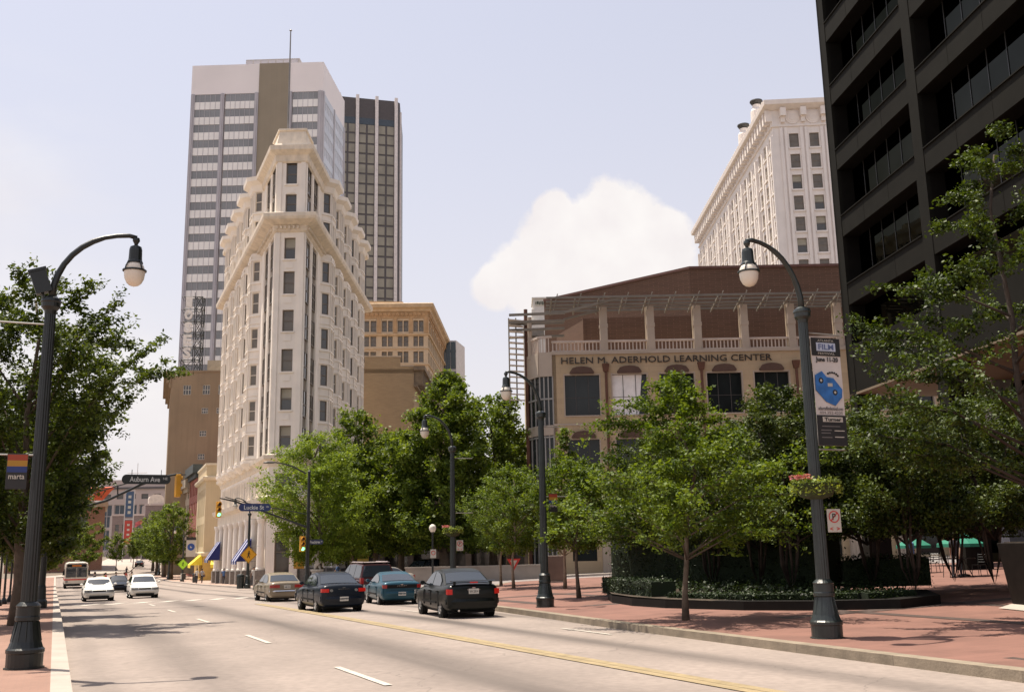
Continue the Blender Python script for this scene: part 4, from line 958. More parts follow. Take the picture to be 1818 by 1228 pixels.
    for z, d in ((20.35, -.2), (19.9, .6), (19.4, 1.3), (18.95, 2.2), (20.0, 1.8)):
        mb.hexa([AD(-.2, d, z), AD(4.4, d-.4, z), AD(4.4, d-.25, z), AD(-.2, d+.15, z)], [AD(-.2, d, z+.2), AD(4.4, d-.4, z+.2), AD(4.4, d-.25, z+.2), AD(-.2, d+.15, z+.2)])
    mb.hexa([AD(4.3, -.6, 20.4), AD(9, -1.4, 21.4), AD(9, -1.25, 21.4), AD(4.3, -.4, 20.4)], [AD(4.3, -.6, 20.6), AD(9, -1.4, 21.6), AD(9, -1.25, 21.6), AD(4.3, -.4, 20.6)])
    mb.hexa([AD(4.3, .6, 20.1), AD(8, .3, 20.9), AD(8, .45, 20.9), AD(4.3, .8, 20.1)], [AD(4.3, .6, 20.25), AD(8, .3, 21.1), AD(8, .45, 21.1), AD(4.3, .8, 20.25)])
    mb.build('corner_beam', st, root)
    # sunshade of white slats
    mb = MB(off); z = 13.5
    while z < 20.3:
        mb.hexa([AD(-.22, .6, z), AD(1.0, 1.2, z), AD(1.0, 2.2, z+.12), AD(-.22, 1.7, z+.12)], [AD(-.22, .6, z+.08), AD(1.0, 1.2, z+.08), AD(1.0, 2.2, z+.2), AD(-.22, 1.7, z+.2)]); z += .48
    mb.build('sunshade_slat', mat('slat_white', (.62, .55, .47), .6), root)
    mb = MB(off)
    for a in (-.24, .35): mb.path([AD(a, 1.2, 13.3), AD(a, 1.2, 20.5)], .06, 5)
    mb.build('sunshade_post', st, root)
    # planter wall along the street side
    pw = empty('raised_planter', AD(-1, -3.5, -.7), label='long low grey concrete planter wall in front of the learning center', cat='planter'); o2 = pw.location
    mb = MB(o2); r = Wall(AD(-8, -6.2), AD(3.2, -4.2)); r.slab(mb, 0, r.L, -1.2, .35, -.4, 0); r.slab(mb, -.05, r.L+.05, .35, .45, -.45, .05); mb.build('wall', mat('planter_concrete', (.3, .26, .22), .85, var=.1), pw)
learning_centre()

# ================================================================ white office block behind
def white_block():
    k = .82; A = Vector((134.2*k, 158.7*k)); B0 = Vector((145.45*k, 152.73*k)); Cc = Vector((170.5*k, 238.3*k)); T = 93.92*k+1.75*(1-k)
    d = (B0-A).normalized(); B = A+d*26
    root = empty('white_marble_block', (A.x, A.y, 0), label='white ornamented high-rise with bracketed cornice and roof vents above the brick walls', cat='building'); off = root.location
    wh = mat('white_marble', (.78, .72, .67), .8, var=.05, scale=.5, streak=.12); tr = mat('white_marble_trim', (.78, .71, .65), .8, var=.06, scale=1)
    w = Wall(A, B); w2 = Wall(Cc, A); win = Windows(root, 95)
    pm = 165.5/1767; zz = lambda py: 66.3-(py-246)*.0945*.955
    rows = [(zz(260+42.3*i)+4.1, zz(231+42.3*i)+4.1) for i in range(14)]
    mb = MB(off); hs = []
    for i in range(6):
        a = 2.75+i*3.5
        for z0, z1 in rows: hs.append((a, a+1.65, z0, z1))
    w.holes(mb, 0, w.L, 0, T-.5, hs, .35)
    for h in hs: win.add_wall(w, *h, .3, 'sashb' if hash(h) % 3 == 0 else 'sashw'); w.slab(mb, h[0]-.15, h[1]+.15, h[2]-.3, h[2]-.02, -.05, .2)
    for i in range(7): w.slab(mb, 1.15+i*3.5, 1.65+i*3.5, 0, T-4.5, 0, .28); w.slab(mb, 1.95+i*3.5, 2.4+i*3.5, 0, T-4.5, 0, .28)
    L2 = w2.L; n = 18; p = L2/n; h2 = []
    for i in range(n):
        for z0, z1 in rows[:12]: h2.append((i*p+p*.27, i*p+p*.73, z0, z1))
    w2.holes(mb, 0, L2, 0, T-.5, h2, .25)
    for h in h2: win.add_wall(w2, *h, .2, 'sidew'); w2.slab(mb, h[0]-.15, h[1]+.15, h[2]-.3, h[2]-.02, -.05, .25)
    for i in range(n+1): w2.slab(mb, max(0, i*p-.4), min(L2, i*p+.4), 0, T-6, 0, .22 if i % 3 else .5)
    w3 = Wall(B, Cc+(B-A)); w3.slab(mb, 0, w3.L, 0, T, -.3, 0)
    mb.build('wall', wh, root)
    win.finish()
    P = [tuple(Cc), tuple(A), tuple(B), tuple(Cc+(B-A))]
    mb = MB(off); cornice(mb, P, [(0, T-4.4), (.25, T-4.3), (.25, T-4.1), (0, T-4)]); cornice(mb, P, [(.1, T-1.2), (.5, T-1.1), (1.5, T-.6), (1.6, T+.2), (0, T+.3)])
    for i in range(8): w.slab(mb, 1.3+i*3.5, 2.3+i*3.5, T-2.6, T-1.1, 0, 1.15); w.slab(mb, 1.45+i*3.5, 2.15+i*3.5, T-3.6, T-2.6, 0, .6)
    for i in range(n*2+1): w2.slab(mb, max(0, i*p/2-.45), min(L2, i*p/2+.45), T-3.2, T-1.1, 0, 1.1)
    for i in range(n*3): w2.slab(mb, i*p/3, i*p/3+.5, T+.2, T+.9, -.3, 1.3)
    for i in range(7):
        c = w.p(3.5*i+3.55, T-2.6, .02); mb.T = Matrix.Translation(c) @ Matrix.Rotation(w.ang, 4, 'Z') @ Matrix.Rotation(rad(90), 4, 'X')
        for q in range(3): mb.lathe([(1.25-q*.35, 0), (1.25-q*.35, .12+.05*q), (1.05-q*.35, .12+.05*q)], n=14)
        mb.T = None
    mb.build('bracketed_cornice', tr, root)
    mb = MB(off); mb.prism([tuple(A+Vector((1, 1))), tuple(B+Vector((-1, 1))), tuple(Cc+(B-A)), tuple(Cc+Vector((1, 0)))], T-1, T-.2); mb.build('roof', wh, root)
    mb = MB(off)
    for a0, a1, h in ((L2*.28, L2*.5, 5.5), (L2*.5, L2*.62, 8)): w2.slab(mb, a0, a1, T, T+h*.5, -7, -1)
    mb.build('roof_house', wh, root)
    for k2, (px, lb) in enumerate(((.70, 'taller'), (.54, 'lower'))):
        c = w2.p(L2*px, T, -3.2); mb = MB(off); hv = 3.2; mb.lathe([(1.25, -1), (1.25, 5.2+hv), (.8, 6.0+hv), (.8, 6.6+hv)], tuple(c), 16); v = mb.build('roof_vent', tr, root, smooth=False)
        mb = MB(off); mb.lathe([(.3, 6.6+hv), (.95, 6.75+hv), (1.3, 7.3+hv), (1.25, 7.5+hv), (.1, 7.4+hv)], tuple(c), 16); mb.build('vent_cap', mat('vent_black', (.03, .03, .03), .5), v)
STYLES['sidew'] = dict(f=.09, rails=(.5,), m=[mat('win_white', (.5, .45, .4), .6), mat('tan_glass', (.30, .25, .19), .25), blind])
white_block()

def small_white():
    D = 190; c = FW*0
    ang = rad(YAW+2.5); o = Vector((math.sin(ang)*D, math.cos(ang)*D, 0))
    root = empty('stepped_white_building', (o.x, o.y, 0), rz=-rad(YAW), label='small stepped white tower top peeking over the left end of the brick walls', cat='building')
    wh = mat('block_white', (.6, .57, .52), .75, var=.05); mb = MB(); k = .106
    mb.box(-6.0, 0, 0, 2.4, 8, 45.2); mb.box(-4.3, .6, 45.2, 2.4, 8, 47.4); mb.box(-4.0, 1.0, 47.4, 3.0, 8, 49.6); mb.box(-4.2, .8, 49.6, 3.2, 8.2, 49.9); mb.build('wall', wh, root)
    mb = MB(); mb.box(-3.6, .9, 48.2, 2.3, .98, 49.2); sb = mb.build('sign_board', mat('sign_cream', (.5, .48, .4), .6), root)
    dk = mat('sign_dark', (.05, .06, .04), .6)
    mb = MB(); rnd = random.Random(4); x = -3.5
    while x < 2.1:
        q = rnd.choice((.18, .26, .34)); mb.box(x, .84, 48.35+rnd.choice((0, .15)), x+q, .9, 48.95+rnd.choice((0, .12))); x += q+.1+(.9 if -.9 < x < -.5 else 0)
    mb.build('sign_marks', dk, sb)
    mb = MB(); mb.box(-4.4, -.05, 42.0, -2.0, 0, 43.2); mb.build('window', glass2, root)
small_white()

# ================================================================ dark granite office on the right
def granite_office():
    P0 = Vector((42.7, 45.4)); e = Vector((-math.sin(rad(20)), -math.cos(rad(20)))); L = 10.5*5
    root = empty('dark_granite_office', (P0.x, P0.y, 0), label='black granite office block with deep-set glass bays on the right side', cat='building'); off = root.location
    gr = mat('dark_granite', (.013, .0125, .010), .75, var=.12, scale=1.2, spec=.08, fine=.2); rv = mat('recess_shade', (.008, .007, .006), .7, var=.2, spec=.1)  # second, darker tone puts the shade of the recesses into the colour
    w = Wall(P0+e*L, P0) if False else Wall(P0, P0+e*L)
    # keep u running from the far corner towards the viewer; the normal faces the street
    if w.n.dot(Vector((-.94, .342, 0))) < 0: w.n = -w.n
    FH = 4.27; Z0 = 15.56; SP = 1.25; D = 1.0; bay = 10.5; cw = .95
    for i in range(6): a = i*bay; mbs = MB(off); mbs.cur = 0; w.slab(mbs, a, a+cw, -1, 60, -.22, .0); mbs.cur = 1; w.slab(mbs, a+.01, a+cw-.01, -1, 60, -D-.3, -.22); mbs.build('pier', [gr, rv], root)
    gls = mat('office_dark_glass', (.05, .051, .047), .02, metal=1.0, var=.15, scale=.25, spec=.5, tint=(.34, .34, .33))
    frame = mat('office_frame', (.03, .03, .028), .4)
    for f in range(0, 10):
        z = Z0+FH*f; mb = MB(off)
        for i in range(5): mb.cur = 1; w.slab(mb, i*bay+cw+.01, (i+1)*bay-.01, z-.012, z+SP-.01, -D-.1, -.12); mb.cur = 0; w.slab(mb, i*bay+cw, (i+1)*bay, z, z+SP, -.12, -.03); w.slab(mb, i*bay+cw, (i+1)*bay, z+SP, z+SP+.06, -D-.1, .05)
        for i in range(5):
            for q in (.33, .66): a = i*bay+cw+(bay-cw)*q; w.slab(mb, a-.015, a+.015, z, z+SP, -.03, -.02)
        mb.build('spandrel', [gr, rv], root)
        for i in range(5):
            a0, a1 = i*bay+cw, (i+1)*bay; mb = MB(off); mb.cur = 0
            w.slab(mb, a0, a1, z+SP+.06, z+FH, -D-.06, -D)
            mb.cur = 1
            for q in range(1, 6): a = a0+(a1-a0)*q/6; w.slab(mb, a-.025, a+.025, z+SP+.06, z+FH, -D, -D+.03)
            mb.build('window', [gls, frame], root)
    # lobby level: tall first band, soffit, recessed glazing
    mb = MB(off)
    for i in range(5): w.slab(mb, i*bay+cw, (i+1)*bay, 10.3, 13.1, -D, -.03)
    mb.build('lobby_fascia', gr, root)
    mb = MB(off)
    for i in range(5): w.slab(mb, i*bay+cw, (i+1)*bay, 13.1, Z0, -D-.06, -D)
    w.slab(mb, 0, L, -1, 10.2, -7.5, -7.3); mb.build('lobby_glazing', gls, root)
    mb = MB(off)
    for a in np.arange(0, L, 2.1): w.slab(mb, a, a+.12, -1, 10.2, -7.3, -7.15)
    mb.build('lobby_mullion', mat('mullion_brown', (.12, .1, .08), .6), root)
    mb = MB(off); w.slab(mb, 0, L, 10.15, 10.28, -7.5, 0); mb.build('soffit', mat('soffit_tan', (.17, .13, .085), .8, var=.05), root)
    mb = MB(off); w.slab(mb, 0, L, 10.3, 60, -14, -D-.3); back = Wall((0, 0), (1, 0)); mb.build('core', rv, root)
    for i in range(5): mb = MB(off); w.slab(mb, i*bay+5.0, i*bay+6.0, -1, 10.15, -6.5, -5.4); mb.build('lobby_column', mat('column_blue_grey', (.26, .28, .3), .5), root)
    # end face looking down the side street
    q = Wall(P0+Vector((w.n.x, w.n.y))*-14, P0); mb = MB(off); q.slab(mb, 0, 14, 10.3, 60, -.3, .0); mb.build('end_wall', gr, root)
granite_office()
# ================================================================ trees
bark = mat('bark', (.12, .09, .065), .9, var=.3, scale=5, bump=.5, bscale=20)
bark_l = mat('pale_bark', (.26, .2, .14), .85, var=.25, scale=6, bump=.3)
LG = leaf_mat('leaf_ginkgo', (.030, .062, .004), (.155, .22, .02), .38)
LD = leaf_mat('leaf_dark', (.034, .066, .007), (.185, .25, .036), .42)
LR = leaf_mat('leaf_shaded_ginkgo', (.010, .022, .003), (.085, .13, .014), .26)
bark_d = mat('dark_bark', (.055, .04, .03), .9, var=.3, scale=5, bump=.4)
LZ = leaf_mat('leaf_zelkova', (.020, .038, .004), (.10, .14, .018), .36)
LL = leaf_mat('leaf_light', (.085, .14, .012), (.23, .31, .04), .42)
LC = leaf_mat('leaf_crape', (.010, .022, .003), (.085, .12, .016), .24)
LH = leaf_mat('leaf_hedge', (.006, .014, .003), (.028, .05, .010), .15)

def quads_obj(name, c, a, b, material, parent, extra=None):
    """leaf quads: centres c, half axes a and b"""
    n = len(c); v = np.empty((n, 4, 3)); v[:, 0] = c-a; v[:, 1] = c+b; v[:, 2] = c+a; v[:, 3] = c-b
    me = bpy.data.meshes.new(name); me.vertices.add(n*4); me.vertices.foreach_set('co', v.ravel())
    me.loops.add(n*4); me.loops.foreach_set('vertex_index', np.arange(n*4, dtype=np.int32))
    me.polygons.add(n); me.polygons.foreach_set('loop_start', np.arange(0, n*4, 4, dtype=np.int32))
    me.materials.append(material); me.update(calc_edges=True)
    o = bpy.data.objects.new(name, me); COL.objects.link(o)
    if parent is not None: o.parent = parent
    return o
def leaf_axes(rs, n, ls, up=.35, wr=.62):
    a = rs.normal(size=(n, 3)); a[:, 2] *= .7; a /= np.linalg.norm(a, axis=1)[:, None]
    nn = rs.normal(size=(n, 3)); nn[:, 2] = abs(nn[:, 2])+up*2.2; b = np.cross(nn, a); b /= np.linalg.norm(b, axis=1)[:, None]+1e-9
    s = ls*(.55+.95*rs.rand(n)**1.6)[:, None]*.5
    return a*s, b*s*wr
ENV = {
 'round': lambda t: np.sin(np.pi*(t*.84+.11))**.65,
 'cone': lambda t: (1-t)**.62*(1-.35*np.exp(-t*9)),
 'vase': lambda t: (.45+.75*t)*np.sqrt(np.clip(1-(np.clip(t-.45, 0, 1)/.56)**2.6, 0, 1)),
 'ginkgo': lambda t: .98*(1-t)**.8+.05,
 'lone': lambda t: np.interp(t, [0, .1, .3, .5, .62, .72, .88, 1], [.9, 1.0, 1.0, .72, .5, .36, .32, .06]),
 'flat': lambda t: np.clip(1.05-.35*t, 0, 1)*np.clip((1.03-t)*5, 0, 1)**.5,
}
def tree(name, loc, H, tr, R, kind, n, ls, lm, bm=None, seed=0, label='', cat='tree', group=None, nb=46, stems=1, spread=.10, tw=7, droop=.0, elev=.55, rt=None, long=(), sq=1.0):
    rs = np.random.RandomState(seed); root = empty(name, loc, label=label, cat=cat, group=group); bm = bm or bark
    rt = rt or .035*H**.9; segs = []; wts = []; sig = []; limb = []
    wob = rs.normal(size=(6, 2))*.06*R
    def axis(z):
        t = z/H; k = t*5; i = int(min(k, 4)); f = k-i; w = wob[i]*(1-f)+wob[i+1]*f if i < 5 else wob[5]
        return np.array([w[0]*min(1, t*2), w[1]*min(1, t*2), z])
    bl = []
    ph = 0
    for i in range(nb):
        t = (i+rs.uniform(0, 1))/nb; az = ph; ph += 2.399+rs.normal()*.35
        bl.append((t, az, float(ENV[kind](t))*R*rs.uniform(.62, 1.08)))
    for t, az, r in long: bl.append((t, az, r))
    for t, az, r in bl:
        zt = tr+(H-tr)*t; tip = axis(min(zt, H))+np.array([math.cos(az)*r, math.sin(az)*r*sq, 0])
        z0 = max(tr*.75, zt-r*elev-.1*H*(1-t)); s = axis(z0)
        mid = (s+tip)/2+np.array([0, 0, (.12-droop)*r]); tip = tip-np.array([0, 0, droop*r])
        limb.append((s, mid, tip, r))
        for p, q, w in ((s*.35+mid*.65, mid, .35), (mid, tip, 1.0)):
            segs.append((p, q)); wts.append(np.linalg.norm(q-p)*w+.02); sig.append(spread*.8)
        d = tip-s; L = np.linalg.norm(d); d = d/(L+1e-6)
        for k in range(tw):
            f = rs.uniform(.3, 1.0); p = s*(1-f)**2+2*f*(1-f)*mid+f*f*tip
            td = d*rs.uniform(.3, 1)+rs.normal(size=3)*.6; td[2] = td[2]*.55+.12-droop; td /= np.linalg.norm(td)
            q = p+td*min(max(r, .5)*rs.uniform(.2, .45), 1.5); segs.append((p, q)); wts.append(np.linalg.norm(q-p)*1.1); sig.append(spread)
    P0 = np.array([s[0] for s in segs]); P1 = np.array([s[1] for s in segs]); wt = np.array(wts); wt /= wt.sum(); sg = np.array(sig)
    pick = rs.choice(len(segs), n, p=wt); f = rs.uniform(0, 1.06, n)[:, None]; c = P0[pick]*(1-f)+P1[pick]*f+rs.normal(size=(n, 3))*sg[pick][:, None]*np.array([1, 1, .75])
    c[:, 2] = np.maximum(c[:, 2], tr*.8)
    a, b = leaf_axes(rs, n, ls); quads_obj('crown', c, a, b, lm, root)
    mb = MB()
    if stems == 1:
        zs = np.linspace(0, H*.93, 9); mb.path([tuple(axis(z)) for z in zs], [rt*(1.25 if i == 0 else 1)*(1-.86*(z/H)**.8) for i, z in enumerate(zs)], 8)
    else:
        for k in range(stems):
            az = k*2*math.pi/stems+rs.normal()*.3; r0 = .12+.1*rs.rand(); pts = []
            for z in np.linspace(-.05, H*.8, 7): q = r0+R*.42*(z/H)**1.3; wv = rs.normal(size=2)*.03; pts.append((math.cos(az)*q+wv[0], math.sin(az)*q+wv[1], z))
            mb.path(pts, [.055*(1-.8*i/7) for i in range(7)], 6)
    lim = sorted(limb, key=lambda q: -q[3])[:22 if stems == 1 else 12]
    for s, m_, t_, r in lim:
        r0 = min(rt*.3, .012+.012*r); mb.path([tuple(s), tuple(m_), tuple(t_)], [r0, r0*.6, r0*.15], 5)
    mb.build('trunk', bm, root, smooth=True)
    return root
def at(px, py, dep):
    d = FW + RT*(px-909)/FOC - UP*(py-614)/FOC; fh = Vector((math.sin(rad(YAW)), math.cos(rad(YAW)), 0)); return Vector(EYE)+d*(dep/d.dot(fh))
def base(px, dep, h=.14):
    p = at(px, 980, dep); return (p.x, p.y, gz(p.x, p.y)+h)
def gloc(x, y, h=.14): return (x, y, gz(x, y)+h)

# street side, nearest first
tree('street_tree', gloc(-.95, 33.2), 10.4, 2.6, 3.9, 'vase', 62000, .13, LZ, seed=11, label='feathery tree right behind the left lamp post, tallest at the left kerb', group='trees along the left kerb', nb=64, tw=9, spread=.11, elev=.95, rt=.17)
kl = ['second tree behind the left lamp post at the left kerb', 'third tree along the left kerb, beside the Auburn Ave mast', 'fourth tree along the left kerb before the crossing', 'tree at the left kerb beyond the crossing', 'tree at the left kerb beside the waiting bus', 'tree at the left kerb just past the bus', 'farthest of the left kerb trees before the bend']
for i, (y, H, R) in enumerate(((42, 9.0, 3.0), (51.5, 8.6, 3.0), (62, 8.2, 2.9), (76, 8.0, 3.2), (92, 8.0, 3.3), (112, 8.2, 3.6), (140, 8.6, 4.2))):
    tree('street_tree', gloc(-1.1 if i < 4 else -1.6, y), H, 2.4, R, 'vase' if i < 3 else 'round', 24000 if i < 3 else 12000, .19 if i < 3 else .26, LZ if i < 4 else LD, seed=20+i, label=kl[i], group='trees along the left kerb', nb=44, tw=6, spread=.16, elev=.9)
pl = ['loose bright-topped tree at the far left edge of the picture', 'dark tree in the park behind the marta sign', 'tree in the park behind the globe lamps', 'deep-shaded park tree left of the kerb row', 'park tree standing behind the walking person']
for i, (x, y, H, R, n) in enumerate(((-5.6, 31, 9.6, 3.3, 20000), (-6.2, 41, 9.5, 3.6, 14000), (-9.5, 52, 8.5, 3.8, 10000), (-5.0, 63, 8, 3.4, 8000), (-8, 84, 9, 4.2, 8000))):
    tree('park_tree', gloc(x, y), H, 2.4 if i else 2.2, R, 'vase', n, .15 if i < 2 else .22, LZ if i == 0 else LD, seed=40+i, label=pl[i], group='trees in the park on the left', nb=50, tw=6, spread=.15, elev=.9)
fl = ['street tree just beyond the far crossing in front of the red brick shop', 'second street tree up the right kerb beyond the far crossing', 'third street tree up the right kerb, left of the tall mauve block', 'small street tree up the right kerb near the bend', 'smallest street tree at the bend on the right kerb']
for i, (x, y, H, R) in enumerate(((14.4, 164, 11.6, 3.2), (14.5, 176, 11.8, 3.6), (14.6, 190, 11.0, 3.8), (15.4, 208, 9.4, 3.8), (17.0, 226, 8.0, 3.2))):
    tree('street_tree', gloc(x+1.9, y), H, 2.6, R, 'round', 9000, .3, LD, seed=60+i, label=fl[i], group='trees on the right kerb beyond the crossing', nb=40, tw=5, spread=.22)
for i, (x, y) in enumerate(((4.6, 203), (11.1, 216), (15.2, 231), (17.2, 250))):
    tree('young_tree', gloc(x, y), 7.5 if i else 9.5, 2.4, 1.9 if i else 4.2, 'round', 3500 if i else 12000, .3, LD, seed=80+i, label=['young tree in the middle distance left of the sign pylon', 'slim young tree just under the red panel of the pylon', 'young tree by the left kerb of the rising street', 'farthest young tree on the rising street'][i], group='young trees up the far street', nb=24, tw=4, spread=.2, rt=.1)
# in front of the wedge building
tree('light_green_tree', base(566, 77), 11.6, 2.0, 4.75, 'round', 60000, .17, LL, seed=101, label='round yellow-green tree in front of the wedge building, behind the maroon minivan', nb=90, tw=10, spread=.16, elev=.7, droop=.03)
big = [(790, 80, 16.6, 6.3, 60000, 'cone', 'largest dark tree with a pointed crown in the middle of the picture'), (876, 84, 15.0, 4.9, 32000, 'round', 'tree right of the pointed middle tree, next to the brick building corner'),
       (712, 84, 12.2, 4.0, 24000, 'round', 'dark tree between the pointed tree and the yellow-green one'), (628, 86, 14.6, 3.6, 22000, 'round', 'dark tree against the right side of the wedge building'),
       (905, 96, 14.3, 3.0, 14000, 'round', 'slimmer tree farthest right of the dark group by the sunshade'), (668, 92, 12.0, 3.6, 14000, 'round', 'dark tree partly hidden behind the yellow-green tree')]
for i, (px, dep, H, R, n, k, lb) in enumerate(big):
    tree('shade_tree', base(px, dep), H, 2.6, R, k, int(n*1.25), .27, LD, seed=120+i, label=lb, group='dark shade trees before the side street', nb=90, tw=9, spread=.24, elev=.5)
# plaza ginkgos
tree('ginkgo_tree', gloc(*SC(14.96, 22.44)), 6.0, 1.9, 2.8, 'lone', 36000, .092, LG, bark, seed=151, label='slim ginkgo standing alone on the red plaza with one long branch reaching left', group='ginkgo trees on the plaza', nb=64, tw=9, spread=.085, elev=.12, rt=.08, long=((.70, 2.75, 2.3), (.71, 2.7, 2.0), (.8, 2.9, 1.3), (.79, .1, 1.0), (.86, 1.4, .5)))
gl_ = ['ginkgo between the lamp with the striped banner and the black sedan', 'smaller ginkgo just behind the black sedan', 'narrow ginkgo with a tall thin top right behind the middle lamp', 'ginkgo with a leaning trunk right of the middle lamp', 'ginkgo in front of the stone piers of the learning center']
for i, (x, y, H, R, n, k) in enumerate(((22.6, 50.2, 6.5, 2.5, 17000, 'round'), (24.3, 55.8, 6.0, 2.0, 9000, 'round'), (23.5, 45.9, 7.9, 1.6, 9000, 'ginkgo'), (18.97, 35.87, 5.4, 2.0, 14000, 'round'), (28.6, 47.4, 6.6, 2.6, 12000, 'round'))):
    tree('ginkgo_tree', gloc(*SC(x, y)), H*.94, 2.0, R, k, int(n*1.5), .11, LG, bark_l if i != 3 else bark, seed=160+i, label=gl_[i], group='ginkgo trees on the plaza', nb=44, tw=7, spread=.11, elev=.3, rt=.085)
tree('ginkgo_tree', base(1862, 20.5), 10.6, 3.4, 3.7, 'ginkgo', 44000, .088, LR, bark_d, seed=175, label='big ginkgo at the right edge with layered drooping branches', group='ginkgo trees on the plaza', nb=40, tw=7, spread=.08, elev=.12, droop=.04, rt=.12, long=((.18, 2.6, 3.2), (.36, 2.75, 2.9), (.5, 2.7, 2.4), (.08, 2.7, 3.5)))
# crape myrtles in the raised bed
cr = [(1165, 39, 5.6, 2.0, 'multi-stemmed shrub tree at the left end of the raised bed'), (1262, 35, 5.3, 2.2, 'multi-stemmed shrub tree right behind the lone ginkgo'), (1345, 33, 5.6, 2.2, 'shrub tree midway along the raised bed'),
      (1402, 30, 6.1, 1.8, 'tallest shrub tree just left of the banner lamp'), (1465, 33, 5.9, 2.3, 'shrub tree directly behind the banner lamp'), (1545, 31, 5.4, 2.2, 'shrub tree right of the film banner'),
      (1618, 28, 5.0, 2.0, 'shrub tree over the right end of the raised bed'), (1690, 33, 5.6, 2.4, 'shrub tree above the green umbrellas'), (1310, 42, 6.4, 2.4, 'shrub tree at the back of the raised bed'), (1760, 30, 5.6, 2.3, 'shrub tree behind the dark tapered planter')]
for i, (px, dep, H, R, lb) in enumerate(cr):
    tree('crape_myrtle', base(px, dep, .4), H, 1.7, R, 'flat', 36000, .10, LC, bark_d, seed=190+i, label=lb, group='shrub trees in the raised bed', nb=50, tw=7, spread=.13, stems=6, elev=.75)

# ---- raised bed and hedges
def hedge(name, pts, w, h, label, n, ls=.07, z0=.3):
    pts = [SC(*q) for q in pts]; root = empty(name, gloc(*pts[0], z0), label=label, cat='hedge'); off = root.location; mb = MB(off); rs = np.random.RandomState(len(label)); C_ = []
    for a, b in zip(pts, pts[1:]):
        a = Vector(a); b = Vector(b); d = (b-a).normalized(); nn = Vector((-d.y, d.x))*w/2; za, zb = gz(*a)+z0, gz(*b)+z0
        lo = [(a-nn).to_3d()+Vector((0, 0, za)), (b-nn).to_3d()+Vector((0, 0, zb)), (b+nn).to_3d()+Vector((0, 0, zb)), (a+nn).to_3d()+Vector((0, 0, za))]; mb.hexa([v.copy() for v in lo], [v+Vector((0, 0, h)) for v in lo])
        L = (b-a).length; k = int(n*L); u = rs.uniform(0, 1, (k, 3)); face = rs.randint(0, 3, k)
        s = np.where(face == 0, -1, np.where(face == 1, 1, u[:, 1]*2-1)); zz_ = np.where(face == 2, 1.0, u[:, 2])
        p = np.stack([a.x+d.x*L*u[:, 0]+nn.x*s, a.y+d.y*L*u[:, 0]+nn.y*s, za+(zb-za)*u[:, 0]+h*zz_], 1)+rs.normal(size=(k, 3))*(.035 if h < .7 else .09); C_.append(p-np.array(off))
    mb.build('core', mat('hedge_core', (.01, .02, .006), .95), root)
    c = np.concatenate(C_); a, b = leaf_axes(rs, len(c), ls); quads_obj('leaves', c, a, b, LH, root)
bed = empty('raised_bed', (18, 30, gz(18, 30)), label='long low bed with a black granite kerb full of shrubs on the red plaza', cat='planter'); mb = MB(bed.location)
bp = [SC(*q) for q in [(20.2, 34.6), (19.0, 33.6), (17.9, 31.4), (17.4, 29.2), (17.4, 27.2), (18.2, 24.3), (19.3, 22.4), (20.9, 21.0), (22.8, 21.4), (24.8, 23.8)]]
for a, b in zip(bp, bp[1:]):
    a = Vector(a); b = Vector(b); d = (b-a).normalized(); nn = Vector((-d.y, d.x)); nn = nn if nn.dot(Vector((26, 36))-a) > 0 else -nn; za, zb = gz(*a)+.12, gz(*b)+.12; q = [a, b, b+nn*.45, a+nn*.45]
    mb.hexa([(v.x, v.y, z) for v, z in zip(q, (za, zb, zb, za))], [(v.x, v.y, z+.26) for v, z in zip(q, (za, zb, zb, za))])
mb.build('kerb_wall', mat('black_granite', (.012, .011, .01), .7, var=.2, scale=4, spec=.15), bed)
mb = MB(bed.location); z = gz(22, 30)+.33; mb.face([(x, y, z) for x, y in bp+[(24.5, 30), (23.5, 36), (21, 36.5)]]); mb.build('bed_soil', mat('mulch', (.05, .035, .022), .95, var=.5, scale=6), bed)
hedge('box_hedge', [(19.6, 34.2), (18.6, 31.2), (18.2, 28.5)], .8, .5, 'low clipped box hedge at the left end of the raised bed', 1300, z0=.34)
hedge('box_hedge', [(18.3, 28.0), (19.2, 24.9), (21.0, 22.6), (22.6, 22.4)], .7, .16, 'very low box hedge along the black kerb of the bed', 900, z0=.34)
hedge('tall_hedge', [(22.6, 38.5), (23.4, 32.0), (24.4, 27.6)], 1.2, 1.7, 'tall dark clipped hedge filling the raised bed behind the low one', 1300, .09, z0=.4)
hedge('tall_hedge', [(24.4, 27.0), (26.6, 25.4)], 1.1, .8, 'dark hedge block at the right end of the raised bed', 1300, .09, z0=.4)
rs = np.random.RandomState(5); k = 9000
c = np.stack([rs.uniform(18.5, 25, k), rs.uniform(23, 36, k), np.zeros(k)], 1); c[:, 0] += (c[:, 1]-30)*-.12; c *= .95
def inside(x, y, P):
    r = False
    for (x0, y0), (x1, y1) in zip(P, P[1:]+P[:1]):
        if (y0 > y) != (y1 > y) and x < (x1-x0)*(y-y0)/(y1-y0)+x0: r = not r
    return r
PB = [(x+.25, y+.1) for x, y in bp[1:-1]]+[(23.5, 27), (23, 33), (20.5, 35)]
c = c[[inside(p[0], p[1], PB) for p in c]]; k = len(c); c[:, 2] = gz(22, 30)+.45+abs(rs.normal(size=k))*.12
a, b = leaf_axes(rs, k, .1); tag(quads_obj('ground_cover', c, a, b, LH, None), 'dark green ground cover between the stems in the raised bed', 'ground cover', kind='stuff')
